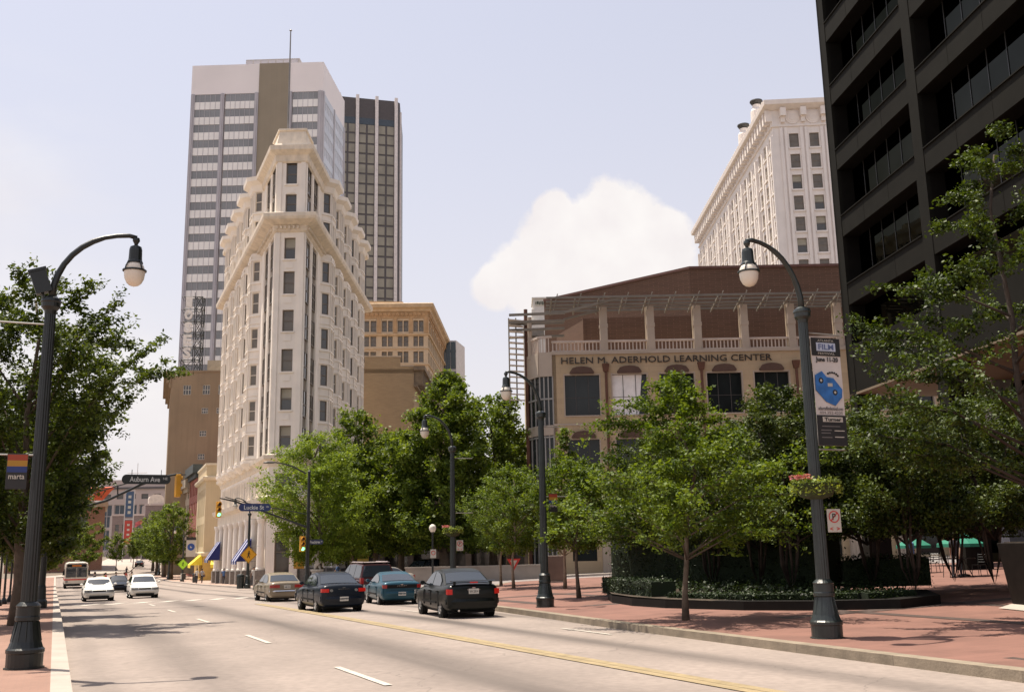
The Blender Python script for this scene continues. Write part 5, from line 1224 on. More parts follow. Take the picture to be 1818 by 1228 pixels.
# ================================================================ street lamps
frost = mat('frosted_globe', (.72, .66, .56), .35, var=.03, spec=.5)
def aty(px, py, y):
    d = FW + RT*(px-909)/FOC - UP*(py-614)/FOC; return Vector(EYE)+d*(y/d.y)
def make_lamp(loc, rz, label, arm=1.3, iron=greenm, rods=True, group='curved-arm street lamps along the kerbs'):
    r = empty('street_lamp', loc, rz, label, 'street lamp', group)
    mb = MB(); mb.lathe([(.30, 0), (.30, .26), (.315, .28), (.315, .33), (.285, .36), (.25, .46), (.195, .72), (.18, .80), (.205, .82), (.205, .88), (.195, .90), (.195, 1.05), (.205, 1.07), (.16, 1.12), (.13, 1.14)], n=24); mb.lathe([(.27, -.02), (.33, .01), (.33, .03), (.2, .05)], n=24)
    for k in range(12):
        t = k*math.pi/6; mb.path([(math.cos(t)*.243, math.sin(t)*.243, .47), (math.cos(t)*.185, math.sin(t)*.185, .80)], .012, 4)
    mb.build('base', iron, r)
    mb = MB(); mb.path([(0, 0, 1.1), (0, 0, 3.5), (0, 0, 6.45)], [.135, .118, .098], 32, .085); mb.build('pole', iron, r)
    mb = MB(); mb.lathe([(.10, 6.35), (.11, 6.42), (.165, 6.48), (.17, 6.56), (.185, 6.58), (.17, 6.64), (.10, 6.68), (.07, 6.7)], n=20); mb.build('collar', iron, r, smooth=False)
    pts = [(0, 0, 6.6)]+[(arm*(1-math.cos(t)), 0, 6.66+1.36*math.sin(t)) for t in [i*math.pi/2/9 for i in range(1, 9)]]+[(arm, 0, 8.03), (arm+.14, 0, 8.0)]
    mb = MB(); mb.path(pts, [.062]*3+[.055]*4+[.045]*4, 10); a = mb.build('arm', iron, r, smooth=True)
    x = arm+.13; mb = MB(); mb.lathe([(.0, 8.009), (.06, 7.993), (.07, 7.939), (.045, 7.892), (.03, 7.861), (.06, 7.837), (.105, 7.814), (.12, 7.759), (.125, 7.588), (.13, 7.541), (.145, 7.510), (.15, 7.479)], (x, 0, 0), 16)
    for k in range(4):
        t = k*math.pi/2+.6; mb.path([(x+math.cos(t)*.145, math.sin(t)*.145, 7.510), (x+math.cos(t)*.2, math.sin(t)*.2, 7.401), (x+math.cos(t)*.215, math.sin(t)*.215, 7.338)], .014, 4)
    mb.lathe([(.2, 7.315), (.225, 7.323), (.225, 7.346), (.2, 7.354)], (x, 0, 0), 20); h = mb.build('lamp_housing', iron, r)
    mb = MB(); mb.lathe([(.13, 7.486), (.17, 7.424), (.195, 7.346), (.195, 7.276), (.18, 7.174), (.14, 7.089), (.09, 7.042), (.02, 7.018)], (x, 0, 0), 20); mb.build('globe', frost, h, smooth=True)
    if rods:
        for z in (6.15, 3.72): mb = MB(); mb.path([(-.08, 0, z), (-.95, 0, z)], .018, 6); mb.build('banner_rod', galv, r)
    return r
LPOS = dict(L=SC(-.38, 20.27), R=SC(14.12, 16.2), M=SC(15.35, 31.5), N=SC(16.0, 42.0), P=(14.95, 88.0), Q=(16.35, 149.0)); K = .935
lampL = make_lamp(gloc(*LPOS['L']), 0, 'black curved-arm street lamp at the left edge with a small camera box on its shoulder', 1.30, blackm)
lampR = make_lamp(gloc(*LPOS['R']), math.pi, 'green-black street lamp carrying the film festival banner and a flower basket', 1.18)
for q in (lampL, lampR): q.scale = (K, K, K)
for key, lb in (('M', 'street lamp right of the black sedan with bare banner rods'), ('N', 'street lamp behind the black sedan, its arm over the dark trees'), ('P', 'street lamp with the amber pedestrian diamond beside the white colonnade'), ('Q', 'far street lamp with a lime pedestrian diamond and a blue emblem banner')):
    copy_tree(lampR, gloc(*LPOS[key]), math.pi, lb)
for i, (x, y, lb) in enumerate(((15.9, 163, 'small distant street lamp among the right-hand trees'), (16.5, 186, 'farthest street lamp among the right-hand trees near the bend'))): copy_tree(lampR, gloc(x, y), math.pi, lb)
mb = MB(); mb.T = Matrix.Translation((-.2, -.02, 6.95)) @ Matrix.Rotation(rad(-20), 4, 'Y'); mb.box(-.14, -.1, -.22, .14, .1, .22); mb.box(-.16, -.12, .2, .16, .12, .25); mb.T = None; mb.path([(-.1, 0, 6.6), (-.18, 0, 6.8)], .025, 6)
mb.build('camera_box', blackm, lampL)

# ---- signs fixed to the lamps
def flat_sign(name, loc, rz, w, h, label, cat='sign', col_=None, t=.012, group=None, z0=0):
    r = empty(name, loc, rz, label, cat, group); mb = MB(); mb.box(-w/2, -t, -h/2, w/2, 0, h/2); mb.build('panel', col_ or whitep, r, bevel=.004); return r
redm = mat('sign_red', (.5, .04, .03), .5); blk = mat('print_black', (.015, .015, .015), .5); sbl = mat('print_blue', (.02, .07, .28), .6); amber = mat('sign_amber', (.75, .38, .02), .55, var=.05); lime = mat('sign_lime', (.42, .8, .03), .5)
def ring_part(c, r0, r1, m_, par, n=28, name='ring'):
    mb = MB(); lo = [(c[0]+r0*math.cos(t), c[1], c[2]+r0*math.sin(t)) for t in [2*math.pi*i/n for i in range(n)]]; hi = [(c[0]+r1*math.cos(t), c[1], c[2]+r1*math.sin(t)) for t in [2*math.pi*i/n for i in range(n)]]
    for i in range(n): j = (i+1) % n; mb.face([lo[i], lo[j], hi[j], hi[i]])
    return mb.build(name, m_, par)
for key, z, sc, lb in (('R', 2.28, 1.0, 'white no-parking sign on the banner lamp under the flower basket'), ('N', 2.3, 1.0, 'white no-parking sign on the lamp behind the black sedan')):
    p = gloc(*LPOS[key]); s = flat_sign('parking_sign', (p[0]+.25, p[1]-.14, p[2]+z*K), rad(-12), .28, .43, lb, group='no-parking signs')
    ring_part((0, -.016, .07), .09, .112, redm, s); letters('P', (0, -.018, .07), (1, 0, 0), .07, .12, blk, s, thick=.004, bold=.01)
    mb = MB(); mb.hexa([(-.08, -.02, -.0), (-.065, -.02, -.015), (-.065, -.019, -.015), (-.08, -.019, 0)], [(.065, -.02, .155), (.08, -.02, .14), (.08, -.019, .14), (.065, -.019, .155)]); mb.build('slash', redm, s)
    letters('<  >', (0, -.018, -.15), (1, 0, 0), .2, .06, redm, s, thick=.004, bold=.02)
for key, dx, dz, lb in (('L', -.33, 3.42, 'bus stop sign with red, yellow and blue stripes on the left lamp'), ('M', .36, 3.5, 'bus stop sign with red, yellow and blue stripes on the middle lamp')):
    p = gloc(*LPOS[key]); s = flat_sign('bus_stop_sign', (p[0]+dx, p[1]-.02, p[2]+dz*K), 0, .42, .78, lb, col_=blk, group='striped bus stop signs'); s.scale = (.76, 1, .76)
    for k, (nm, c) in enumerate((('stripe_red', (.30, .05, .02)), ('stripe_yellow', (.38, .2, .02)), ('stripe_blue', (.02, .04, .16)))):
        mb = MB(); mb.box(-.2, -.018, .24-.13*k, .2, -.013, .37-.13*k); mb.build('stripe', mat(nm, c, .6), s)
    letters('marta', (0, -.018, -.12), (1, 0, 0), .32, .10, whitep, s, thick=.004, bold=.01)
# film festival banner
p = gloc(*LPOS['R']); bn = empty('festival_banner', (p[0]+.5, p[1]-.0, p[2]+4.93*K), rad(-4), 'black and white film festival banner with a blue viewer, on the big right-hand lamp', 'banner'); bn.scale = (K, K, K)
def panel(x0, z0, x1, z1, d, m_, name, par):
    mb = MB(); n = 8
    mb.rings([[(x0, -d-.02*math.sin(3*t), z0+(z1-z0)*t), (x1, -d-.02*math.sin(3*t), z0+(z1-z0)*t), (x1, -d+.006-.02*math.sin(3*t), z0+(z1-z0)*t), (x0, -d+.006-.02*math.sin(3*t), z0+(z1-z0)*t)] for t in [i/n for i in range(n+1)]]); return mb.build(name, m_, par)
bp_ = panel(-.36, -1.13, .36, 1.13, 0, mat('banner_white', (.62, .58, .54), .8), 'cloth', bn)
def bx(x0, z0, x1, z1, d, m_, name='print'):
    mb = MB(); mb.box(x0, -d-.03, z0, x1, -d-.027, z1); return mb.build(name, m_, bp_)
bx(-.36, .75, .36, 1.13, .0, blk); bx(-.36, -1.13, .36, -.5, .0, blk); bx(-.24, .85, .24, 1.03, .003, mat('banner_pale_blue', (.5, .56, .66), .7))
def bt(t, x, z, w, h, m_, b=.0, d=.008): letters(t, (x, -d-.028, z), (1, 0, 0), w, h, m_, bp_, thick=.003, bold=b)
bt('FILM', 0, .94, .38, .12, mat('print_grey_blue', (.12, .16, .3), .7), .02); bt('ATLANTA', 0, 1.075, .4, .045, whitep); bt('FESTIVAL', 0, .80, .42, .045, whitep)
bt('June 11-20', 0, .66, .56, .13, blk, .03); bt('atlantafilmfestival.com', 0, -.36, .62, .075, blk); bt('404.352.4225', 0, -.45, .58, .06, mat('print_grey', (.2, .18, .17), .7))
bx(-.22, -.64, .28, -.535, .003, whitep); bt('Turner', .03, -.588, .42, .075, blk, .03, .010)
for x0, z0, x1 in ((-.25, -.74, .2), (-.28, -.82, -.02), (-.28, -.88, -.05), (-.28, -.97, -.02), (.05, -.83, .3), (.05, -.96, .28)): bx(x0, z0, x1, z0+.018, .003, mat('print_dim', (.16, .15, .14), .7) if x0 < 0 else whitep)
mb = MB()
for q in ([(-.33, .33), (-.16, .42), (-.05, .30), (.12, .28), (.32, .05), (.30, -.12), (.12, -.30), (-.10, -.22), (-.34, .02)],):
    mb.hexa([(x, -.03, z) for x, z in q], [(x, -.045, z) for x, z in q])
vw = mb.build('blue_viewer', mat('viewer_blue', (.03, .15, .42), .6, var=.3, scale=6), bp_)
for c in ((-.2, .22), (.13, -.02)): ring_part((c[0], -.05, c[1]), .03, .06, blk, vw, 16); ring_part((c[0], -.052, c[1]), .0, .028, whitep, vw, 12, 'lens')
mb = MB(); mb.box(-.04, -.05, .1, .08, -.047, .17); mb.build('label', whitep, vw)
for k in range(6):
    t = 2.2-k*.33; mb = MB(); cx, cz = .1+.17*math.cos(t), .27+.13*math.sin(t); mb.box(cx-.02, -.036, cz-.02, cx+.02, -.033, cz+.02); mb.build('reel_hole', blk, bp_)
# flower baskets
def basket(key, z, sc, label):
    p = gloc(*LPOS[key]); r = empty('flower_basket', (p[0], p[1], p[2]+z*K), 0, label, 'flower basket', 'flower baskets on the lamps'); r.scale = (K, K, K)
    mb = MB(); mb.lathe([(.1, -.32), (.3*sc, -.26), (.42*sc, -.08), (.46*sc, 0), (.44*sc, .0), (.14, -.05)], n=16); mb.build('bowl', mat('basket_moss', (.035, .045, .015), .9, var=.3, scale=8), r)
    rs = np.random.RandomState(7); n = 1500; th = rs.uniform(0, 6.28, n); q = np.sqrt(rs.rand(n))*.52*sc; c = np.stack([q*np.cos(th), q*np.sin(th), .04+rs.normal(size=n)*.05-.25*(q/.5)**3*rs.rand(n)], 1); a, b = leaf_axes(rs, n, .07); quads_obj('foliage', c, a, b, leaf_mat('leaf_basket', (.08, .14, .02), (.25, .3, .05), .3), r)
    n = 130; th = rs.uniform(1.9, 3.9, n); q = .2+rs.rand(n)*.33*sc; c = np.stack([q*np.cos(th), q*np.sin(th)*.9, .09+rs.rand(n)*.09], 1); a, b = leaf_axes(rs, n, .055, wr=.9); quads_obj('flowers', c, a, b, leaf_mat('petal_pink', (.3, .06, .1), (.5, .22, .26), .3), r)
basket('R', 3.02, 1.0, 'basket of pink flowers and green leaves around the banner lamp'); basket('N', 3.0, .9, 'leafy flower basket on the lamp behind the black sedan')
# pedestrian diamonds
def diamond(key, z, m_, label, s=.76):
    p = gloc(*LPOS[key]); r = empty('pedestrian_sign', (p[0], p[1]-.16, p[2]+z), 0, label, 'sign', 'pedestrian diamonds'); h = s*.707; mb = MB(); mb.hexa([(0, 0, -h), (h, 0, 0), (0, 0, h), (-h, 0, 0)], [(0, -.02, -h), (h, -.02, 0), (0, -.02, h), (-h, -.02, 0)]); pn = mb.build('panel', m_, r)
    mb = MB(); mb.rings([[(x*k, -.023, z_*k) for x, z_ in ((0, -h), (h, 0), (0, h), (-h, 0))] for k in (.94, .89)], cap=False); mb.build('border', blk, pn)
    mb = MB(); mb.T = Matrix.Translation((0, -.03, 0)) @ Matrix.Rotation(rad(90), 4, 'X'); mb.lathe([(.0, 0), (.055, 0), (.055, .006), (0, .006)], (.02, .27, 0), 10); mb.T = None
    for a, b, w in (((.02, .2), (-.01, 0), .06), ((-.01, 0), (.1, -.28), .035), ((-.01, 0), (-.12, -.26), .035), ((.01, .16), (.14, .03), .025), ((.01, .16), (-.13, .06), .025)): mb.path([(a[0], -.028, a[1]), (b[0], -.028, b[1])], [w, w*.7], 6)
    mb.build('walking_figure', blk, pn)
diamond('P', 2.75, amber, 'amber diamond sign with a walking figure before the white columns', 1.0); diamond('Q', 2.35, lime, 'lime green diamond sign with a walking figure far up the street', 1.05)
p = gloc(*LPOS['Q']); b2 = flat_sign('emblem_banner', (p[0]+1.0, p[1], p[2]+4.7), 0, 1.3, 2.7, 'white banner with a round blue emblem on the far lamp', 'banner'); ring_part((0, -.02, 0), .15, .5, sbl, b2, 20); ring_part((.1, -.021, .1), .0, .12, sbl, b2, 12, 'dot')
mb = MB(); mb.box(-.65, -.02, .95, .65, -.014, 1.35); mb.build('top_band', blk, b2)

# ---------------------------------------------------------------- traffic signals
sig_y = mat('signal_yellow', (.62, .3, .02), .5); lens_off = mat('lens_dark', (.05, .02, .015), .3); lens_g = mat('lens_green', (.1, .8, .4), .3, emis=((.15, 1, .45), 2.2))
def signal(loc, rz, label, vis=.22, col_=sig_y, green=True):
    r = empty('traffic_signal', loc, rz, label, 'traffic signal', 'three-lens traffic signals'); mb = MB(); mb.box(-.17, -.1, -.53, .17, .12, .53)
    mb.build('housing', col_, r, bevel=.03)
    for k, z in enumerate((.34, 0, -.34)):
        mb = MB(); mb.T = Matrix.Translation((0, -.11, z)) @ Matrix.Rotation(rad(90), 4, 'X'); mb.lathe([(.0, 0.0), (.115, 0), (.115, .02), (0, .035)], n=14); mb.build('lens', lens_g if (k == 2 and green) else lens_off, r)
        mb = MB(); mb.T = Matrix.Translation((0, -.1, z)) @ Matrix.Rotation(rad(90), 4, 'X'); n = 14; mb.rings([[(.135*math.cos(t), .135*math.sin(t), q) for t in [math.pi*(i/n*1.2-.1) for i in range(n+1)]]+[(.125*math.cos(t), .125*math.sin(t), q) for t in [math.pi*(i/n*1.2-.1) for i in range(n, -1, -1)]] for q in (0, vis)]); mb.build('visor', col_, r)
    return r
def blade(name, y, px0, px1, py0, py1, txt, label, col_, suffix=None):
    a = aty(px0, (py0+py1)/2, y); b = aty(px1, (py0+py1)/2, y); h = (aty(px0, py0, y)-aty(px0, py1, y)).z; w = b.x-a.x; c = (a+b)/2
    r = empty(name, c, 0, label, 'street sign', 'hanging street-name blades'); mb = MB(); n = 8; e = h*.45
    pts = [(-w/2+e+(-e)*math.cos(t), h/2*math.sin(t)) for t in [math.pi*(i/n-.5) for i in range(n+1)]]; pts2 = [(w/2-e+e*math.cos(t), h/2*math.sin(t)) for t in [math.pi*(.5-i/n) for i in range(n+1)]]
    q = pts+pts2; mb.hexa([(x, .02, z) for x, z in q], [(x, -.02, z) for x, z in q]); pn = mb.build('panel', col_, r)
    letters(txt, (-w*.03, -.03, 0), (1, 0, 0), w*.62, h*.55, mat('letter_pale', (.6, .62, .6), .5), pn, thick=.01, bold=.015)
    letters(suffix or 'NE', (w*.39, -.03, h*.08), (1, 0, 0), w*.09, h*.25, MATS['letter_pale'], pn, thick=.01)
    mb = MB()
    for x in (-w*.3, w*.3): mb.path([(x, 0, h/2), (x, 0, h/2+.22)], .015, 4)
    mb.build('hanger', blackm, r); return c, h
def mast(base_xy, name, arm_pts, top_z, label, extra=None):
    b = gloc(*base_xy); r = empty('signal_mast', b, 0, label, 'traffic pole', 'signal masts'); mb = MB(); mb.lathe([(.26, 0), (.26, .3), (.2, .4), (.17, .9), (.14, 1.0)], n=16); mb.path([(0, 0, .9), (0, 0, top_z-b[2])], [.14, .10], 14); mb.lathe([(.12, 0), (.13, .05), (.0, .2)], (0, 0, top_z-b[2]), 12); mb.build('pole', blackm, r)
    mb = MB(); q = [Vector(p)-Vector(b) for p in arm_pts]; mb.path(q, [.085]+[.06]*(len(q)-2)+[.04], 8); mb.build('mast_arm', blackm, r); return r, b
Y = 70.6
A_ = [aty(543, 935, Y), aty(500, 919, Y), aty(455, 903, Y), aty(415, 889, Y), aty(390, 884, Y)]
r, b = mast((16.05, Y), 'm', A_, aty(543, 838, Y).z, 'dark signal mast with a cobra-head light beside the yellow-green tree')
mb = MB(); q = [aty(543, 912, Y), aty(500, 904, Y), aty(440, 893, Y), aty(400, 882, Y)]; mb.path([v-Vector(b) for v in q], .035, 6); mb.path([aty(484, 914, Y)-Vector(b), aty(484, 901, Y)-Vector(b)], .03, 5); mb.build('truss_arm', blackm, r)
mb = MB(); q = [aty(543, 840, Y), aty(520, 828, Y), aty(500, 822, Y), aty(484, 820, Y)]; mb.path([v-Vector(b) for v in q], [.06, .05, .04, .04], 8); ca = mb.build('light_arm', blackm, r)
h = aty(478, 821, Y)-Vector(b); mb = MB(); mb.rings([[(h.x+x*1.0, h.y+w*math.cos(t), h.z+z+hh*math.sin(t)) for t in [2*math.pi*i/10 for i in range(10)]] for x, w, hh, z in ((-.42, .03, .02, 0), (-.34, .13, .06, .0), (-.1, .17, .09, .02), (.15, .12, .08, .02), (.35, .05, .05, .0))]); mb.build('cobra_head', mat('cobra_grey', (.12, .12, .11), .5), ca, smooth=True)
signal(aty(388, 904, Y), rad(8), 'traffic signal hanging at the tip of the Luckie Street mast arm')
signal(aty(535.5, 965, Y)+Vector((0, -.2, 0)), rad(8), 'traffic signal fixed low on the mast pole beside the statue')
blade('street_sign', Y-.15, 424, 481, 893.5, 907, 'Luckie St', 'blue hanging street-name sign reading Luckie St', mat('blade_blue', (.025, .04, .13), .5), 'NW')
blade('street_sign', Y+.4, 546, 574, 957, 966, 'Peachtree', 'small dark street-name sign on the mast pole beside the statue', mat('blade_dark', (.03, .04, .08), .5))
Y = 49.5
A_ = [aty(100, 915, Y), aty(140, 902, Y), aty(190, 888, Y), aty(250, 860, Y), aty(290, 846, Y), aty(322, 840, Y)]
r, b = mast((-.45, Y), 'm', [Vector((-.45, Y, A_[0].z-.2))]+A_, A_[0].z+1.6, 'dark signal mast at the left kerb, its arm reaching out of the trees')
mb = MB(); q = [aty(150, 880, Y), aty(209, 862, Y), aty(275, 845, Y), aty(330, 842, Y)]; mb.path([v-Vector(b) for v in q], .03, 6); mb.path([aty(209, 862, Y)-Vector(b), aty(209, 882, Y)-Vector(b)], .03, 5); mb.build('truss_arm', blackm, r)
blade('street_sign', Y-.2, 216, 303, 842, 859, 'Auburn Ave', 'long black hanging street-name sign reading Auburn Ave', mat('blade_black', (.02, .025, .025), .5))
signal(aty(316, 862, Y), rad(100), 'yellow traffic signal seen edge-on at the tip of the Auburn Ave mast arm', vis=.07, green=False)

# ---------------------------------------------------------------- park globes and a post lamp
for i, (px, dep) in enumerate(((5, 50), (14, 53), (24, 57), (37, 62))):
    q = at(px, 975, dep); g = gloc(q.x, q.y, .1)
    if i == 0:
        gl0 = empty('globe_lamp', g, 0, 'nearest of the row of white globe lamps at the left edge', 'park lamp', 'white globe lamps in the park'); H_ = q.z-g[2]
        mb = MB(); mb.lathe([(.16, 0), (.16, .2), (.06, .4), (.05, H_-.2), (.1, H_-.12)], n=10); mb.build('post', blackm, gl0)
        mb = MB(); mb.lathe([(.05, H_-.14), (.17, H_-.04), (.2, H_+.07), (.02, H_+.09)], n=14); mb.build('globe', frost, gl0, smooth=True); mb = MB(); mb.lathe([(.23, H_+.08), (.2, H_+.16), (.08, H_+.22), (.0, H_+.26)], n=14); mb.build('cap', mat('cap_white', (.75, .72, .66), .5), gl0)
    else: copy_tree(gl0, g, 0, ['', 'second of the row of white globe lamps at the left edge', 'third globe lamp of the row at the left edge', 'farthest globe lamp of the row, nearest to the big lamp post'][i])
q = at(768, 938, 60); g = gloc(q.x, q.y, 0); pl_ = empty('post_lamp', g, 0, 'small post-top lamp under the dark trees right of the lamp arm', 'park lamp'); H_ = q.z-g[2]
mb = MB(); mb.lathe([(.14, 0), (.14, .4), (.06, .6), (.05, H_-.3), (.12, H_-.2)], n=10); mb.build('post', blackm, pl_); mb = MB(); mb.lathe([(.1, H_-.22), (.2, H_-.05), (.21, H_+.08), (.15, H_+.2), (.05, H_+.26)], n=14); mb.build('globe', frost, pl_, smooth=True)
s = flat_sign('parking_sign', (q.x, q.y-.1, g[2]+H_-1.45), rad(-20), .34, .5, 'tiny no-parking sign on the small post lamp', group='no-parking signs'); ring_part((0, -.016, .05), .09, .13, redm, s)

# ---------------------------------------------------------------- other furniture
def tapered_planter():
    g = gloc(21.0, 16.15); r = empty('tapered_planter', g, rad(-18), 'tall dark granite planter widening upwards on a pale footing at the right edge', 'planter'); mb = MB(); a, c = .78, .92
    mb.hexa([(-a, -a, .1), (a, -a, .1), (a, a, .1), (-a, a, .1)], [(-c, -c, 1.5), (c, -c, 1.5), (c, c, 1.5), (-c, c, 1.5)]); mb.build('body', mat('planter_granite', (.014, .011, .009), .65, var=.2, scale=5, spec=.15), r, bevel=.02)
    mb = MB(); mb.hexa([(-1.0, -1.0, 0), (1.0, -1.0, 0), (1.0, 1.0, 0), (-1.0, 1.0, 0)], [(-.8, -.8, .1), (.8, -.8, .1), (.8, .8, .1), (-.8, .8, .1)]); mb.build('footing', concl, r)
    mb = MB(); mb.box(-.8, -.8, 1.4, .8, .8, 1.52); mb.build('soil', MATS['mulch'], r)
tapered_planter()
def umbrella(px, py, dep, R, label):
    q = at(px, py, dep); g = gloc(q.x, q.y); H = q.z-g[2]; r = empty('cafe_umbrella', g, .3, label, 'umbrella', 'green cafe umbrellas'); n = 8; mb = MB()
    top = (0, 0, H); rim = [(R*math.cos(2*math.pi*i/n), R*math.sin(2*math.pi*i/n), H-.5) for i in range(n)]
    for i in range(n):
        j = (i+1) % n; mb.face([top, rim[i], rim[j]]); d = lambda v: (v[0]*1.01, v[1]*1.01, v[2]-.13); mb.face([rim[i], d(rim[i]), d(rim[j]), rim[j]])
    cn = mb.build('canopy', mat('umbrella_green', (.015, .17, .11), .8, var=.1), r); mb = MB()
    for i in range(n): mb.path([(0, 0, H-.08), (rim[i][0]*.98, rim[i][1]*.98, H-.54)], .012, 4)
    mb.build('rib', galv, cn); mb = MB(); mb.path([(0, 0, 0), (0, 0, H+.08)], .025, 8); mb.lathe([(.25, 0), (.25, .08), (.05, .12)], n=14); mb.build('pole', blackm, r)
    tb = empty('cafe_table', g, 0, 'dark round table under the '+label.split(' ')[0]+' green umbrella', 'table', 'cafe tables'); mb = MB(); mb.lathe([(.5, .7), (.5, .74), (.0, .745)], n=18); mb.build('table_top', blackm, tb); mb = MB()
    for k in range(4): t = k*1.57+.5; mb.path([(.05*math.cos(t), .05*math.sin(t), .7), (.35*math.cos(t), .35*math.sin(t), 0)], .02, 5)
    mb.build('leg', blackm, tb)
    return g
u1 = umbrella(1703, 942, 41, .95, 'larger and nearer green cafe umbrella near the right edge'); u2 = umbrella(1620, 948, 47, .8, 'smaller green cafe umbrella half hidden by the bed shrubs')
def chair(loc, rz, label):
    r = empty('cafe_chair', loc, rz, label, 'chair', 'metal cafe chairs'); mb = MB(); mb.box(-.2, -.2, .43, .2, .2, .46); mb.build('seat', blackm, r); mb = MB()
    for x in (-.19, .19): mb.path([(x, .2, .44), (x, .25, .9)], .015, 5)
    for k in range(4): z = .55+.1*k; mb.path([(-.19, .21+.01*k, z), (.19, .21+.01*k, z)], .01, 4)
    mb.build('backrest', blackm, r)
    for x in (-.18, .18):
        for y in (-.18, .18): mb = MB(); mb.path([(x, y, .43), (x*1.15, y*1.15, 0)], .014, 5); mb.build('leg', blackm, r)
for k, (u, dx, dy, rz, lb) in enumerate(((u1, -.9, -.2, 1.4, 'cafe chair left of the table under the larger umbrella'), (u1, .9, 0, -1.5, 'cafe chair right of the table under the larger umbrella'), (u2, .8, -.3, -1.2, 'cafe chair at the table under the smaller umbrella'))): chair((u[0]+dx, u[1]+dy, u[2]), rz, lb)
g = gloc(26.2, 52.4); cb = empty('utility_cabinet', g, rad(-30), 'brownish-grey utility cabinet behind the middle lamp on the plaza', 'cabinet'); mb = MB(); mb.box(-.55, -.35, .1, .55, .35, 1.5); mb.build('body', mat('cabinet_taupe', (.2, .15, .12), .6, var=.1), cb, bevel=.02); mb = MB(); mb.box(-.65, -.45, 0, .65, .45, .1); mb.build('plinth', concl, cb)
mb = MB(); mb.box(-.5, -.365, .15, -.01, -.352, 1.42); mb.box(.01, -.365, .15, .5, -.352, 1.42); mb.build('door', MATS['cabinet_taupe'], cb)
def bin_(loc, label):
    r = empty('litter_bin', loc, .2, label, 'litter bin', 'litter bins by the kerb'); mb = MB(); mb.lathe([(.3, 0), (.33, .9), (.36, .92), (.36, .98), (.3, 1.0)], n=16, flute=.06); mb.build('body', greenm, r); mb = MB(); mb.lathe([(.34, 1.0), (.3, 1.12), (.12, 1.2), (0, 1.2)], n=16); mb.build('lid', blackm, r)
bin_(gloc(14.3+.1, 86.0+2.2), 'dark green litter bin beside the amber diamond lamp'); bin_(gloc(16.6, 137), 'litter bin by the far lamp with the lime diamond')
for i, (x, y, lb) in enumerate(((16.2, 146, 'newspaper box beyond the far lamp'), (16.3, 148, 'second newspaper box beyond the far lamp'))):
    r = empty('newspaper_box', gloc(x, y), .1, lb, 'newspaper box', 'newspaper boxes'); mb = MB(); mb.box(-.25, -.2, .35, .25, .2, 1.1); mb.build('body', whitep if i else blackm, r); mb = MB(); mb.box(-.06, -.06, 0, .06, .06, .35); mb.build('stand', blackm, r)
# street-side yield sign and small signs under the trees
q = at(912, 1000, 63); r = empty('yield_sign', (q.x, q.y, gz(q.x, q.y)), rad(-20), 'white and red triangular yield sign by the planter wall', 'sign'); H_ = q.z-gz(q.x, q.y); mb = MB(); mb.path([(0, 0, 0), (0, 0, H_+.3)], .03, 6); mb.build('post', galv, r)
mb = MB(); mb.hexa([(-.42, -.04, H_+.3), (.42, -.04, H_+.3), (0, -.04, H_-.42)], [(-.42, -.06, H_+.3), (.42, -.06, H_+.3), (0, -.06, H_-.42)]); pn = mb.build('panel', redm, r); mb = MB(); mb.hexa([(-.22, -.061, H_+.2), (.22, -.061, H_+.2), (0, -.061, H_-.2)], [(-.22, -.065, H_+.2), (.22, -.065, H_+.2), (0, -.065, H_-.2)]); mb.build('centre', whitep, pn)
# banners under the trees: amber panel by the mast, yellow ones deeper in
for px, py, dep, w, h, c, lb in ((531, 990, 78, .8, 1.6, (.6, .3, .03), 'amber hanging panel behind the mast pole at the wedge building door'), (640, 980, 92, 1.5, 3.0, (.45, .34, .06), 'ochre column wrap in the dark arcade behind the minivan'), (617, 966, 92, .9, 1.0, (.5, .42, .04), 'yellow square poster in the dark arcade behind the minivan'), (706, 965, 96, 1.0, 1.2, (.4, .1, .04), 'small red-orange poster deep in the arcade')):
    q = at(px, py, dep); r = empty('poster_panel', (q.x, q.y, q.z), -rad(YAW), lb, 'poster'); mb = MB(); mb.box(-w/2, -.03, -h/2, w/2, .03, h/2); mb.build('panel', mat('poster_%d' % px, c, .6, var=.2, scale=3), r); mb = MB(); mb.box(-.04, .03, -h/2-2.2, .04, .1, h/2); mb.build('post', blackm, r)
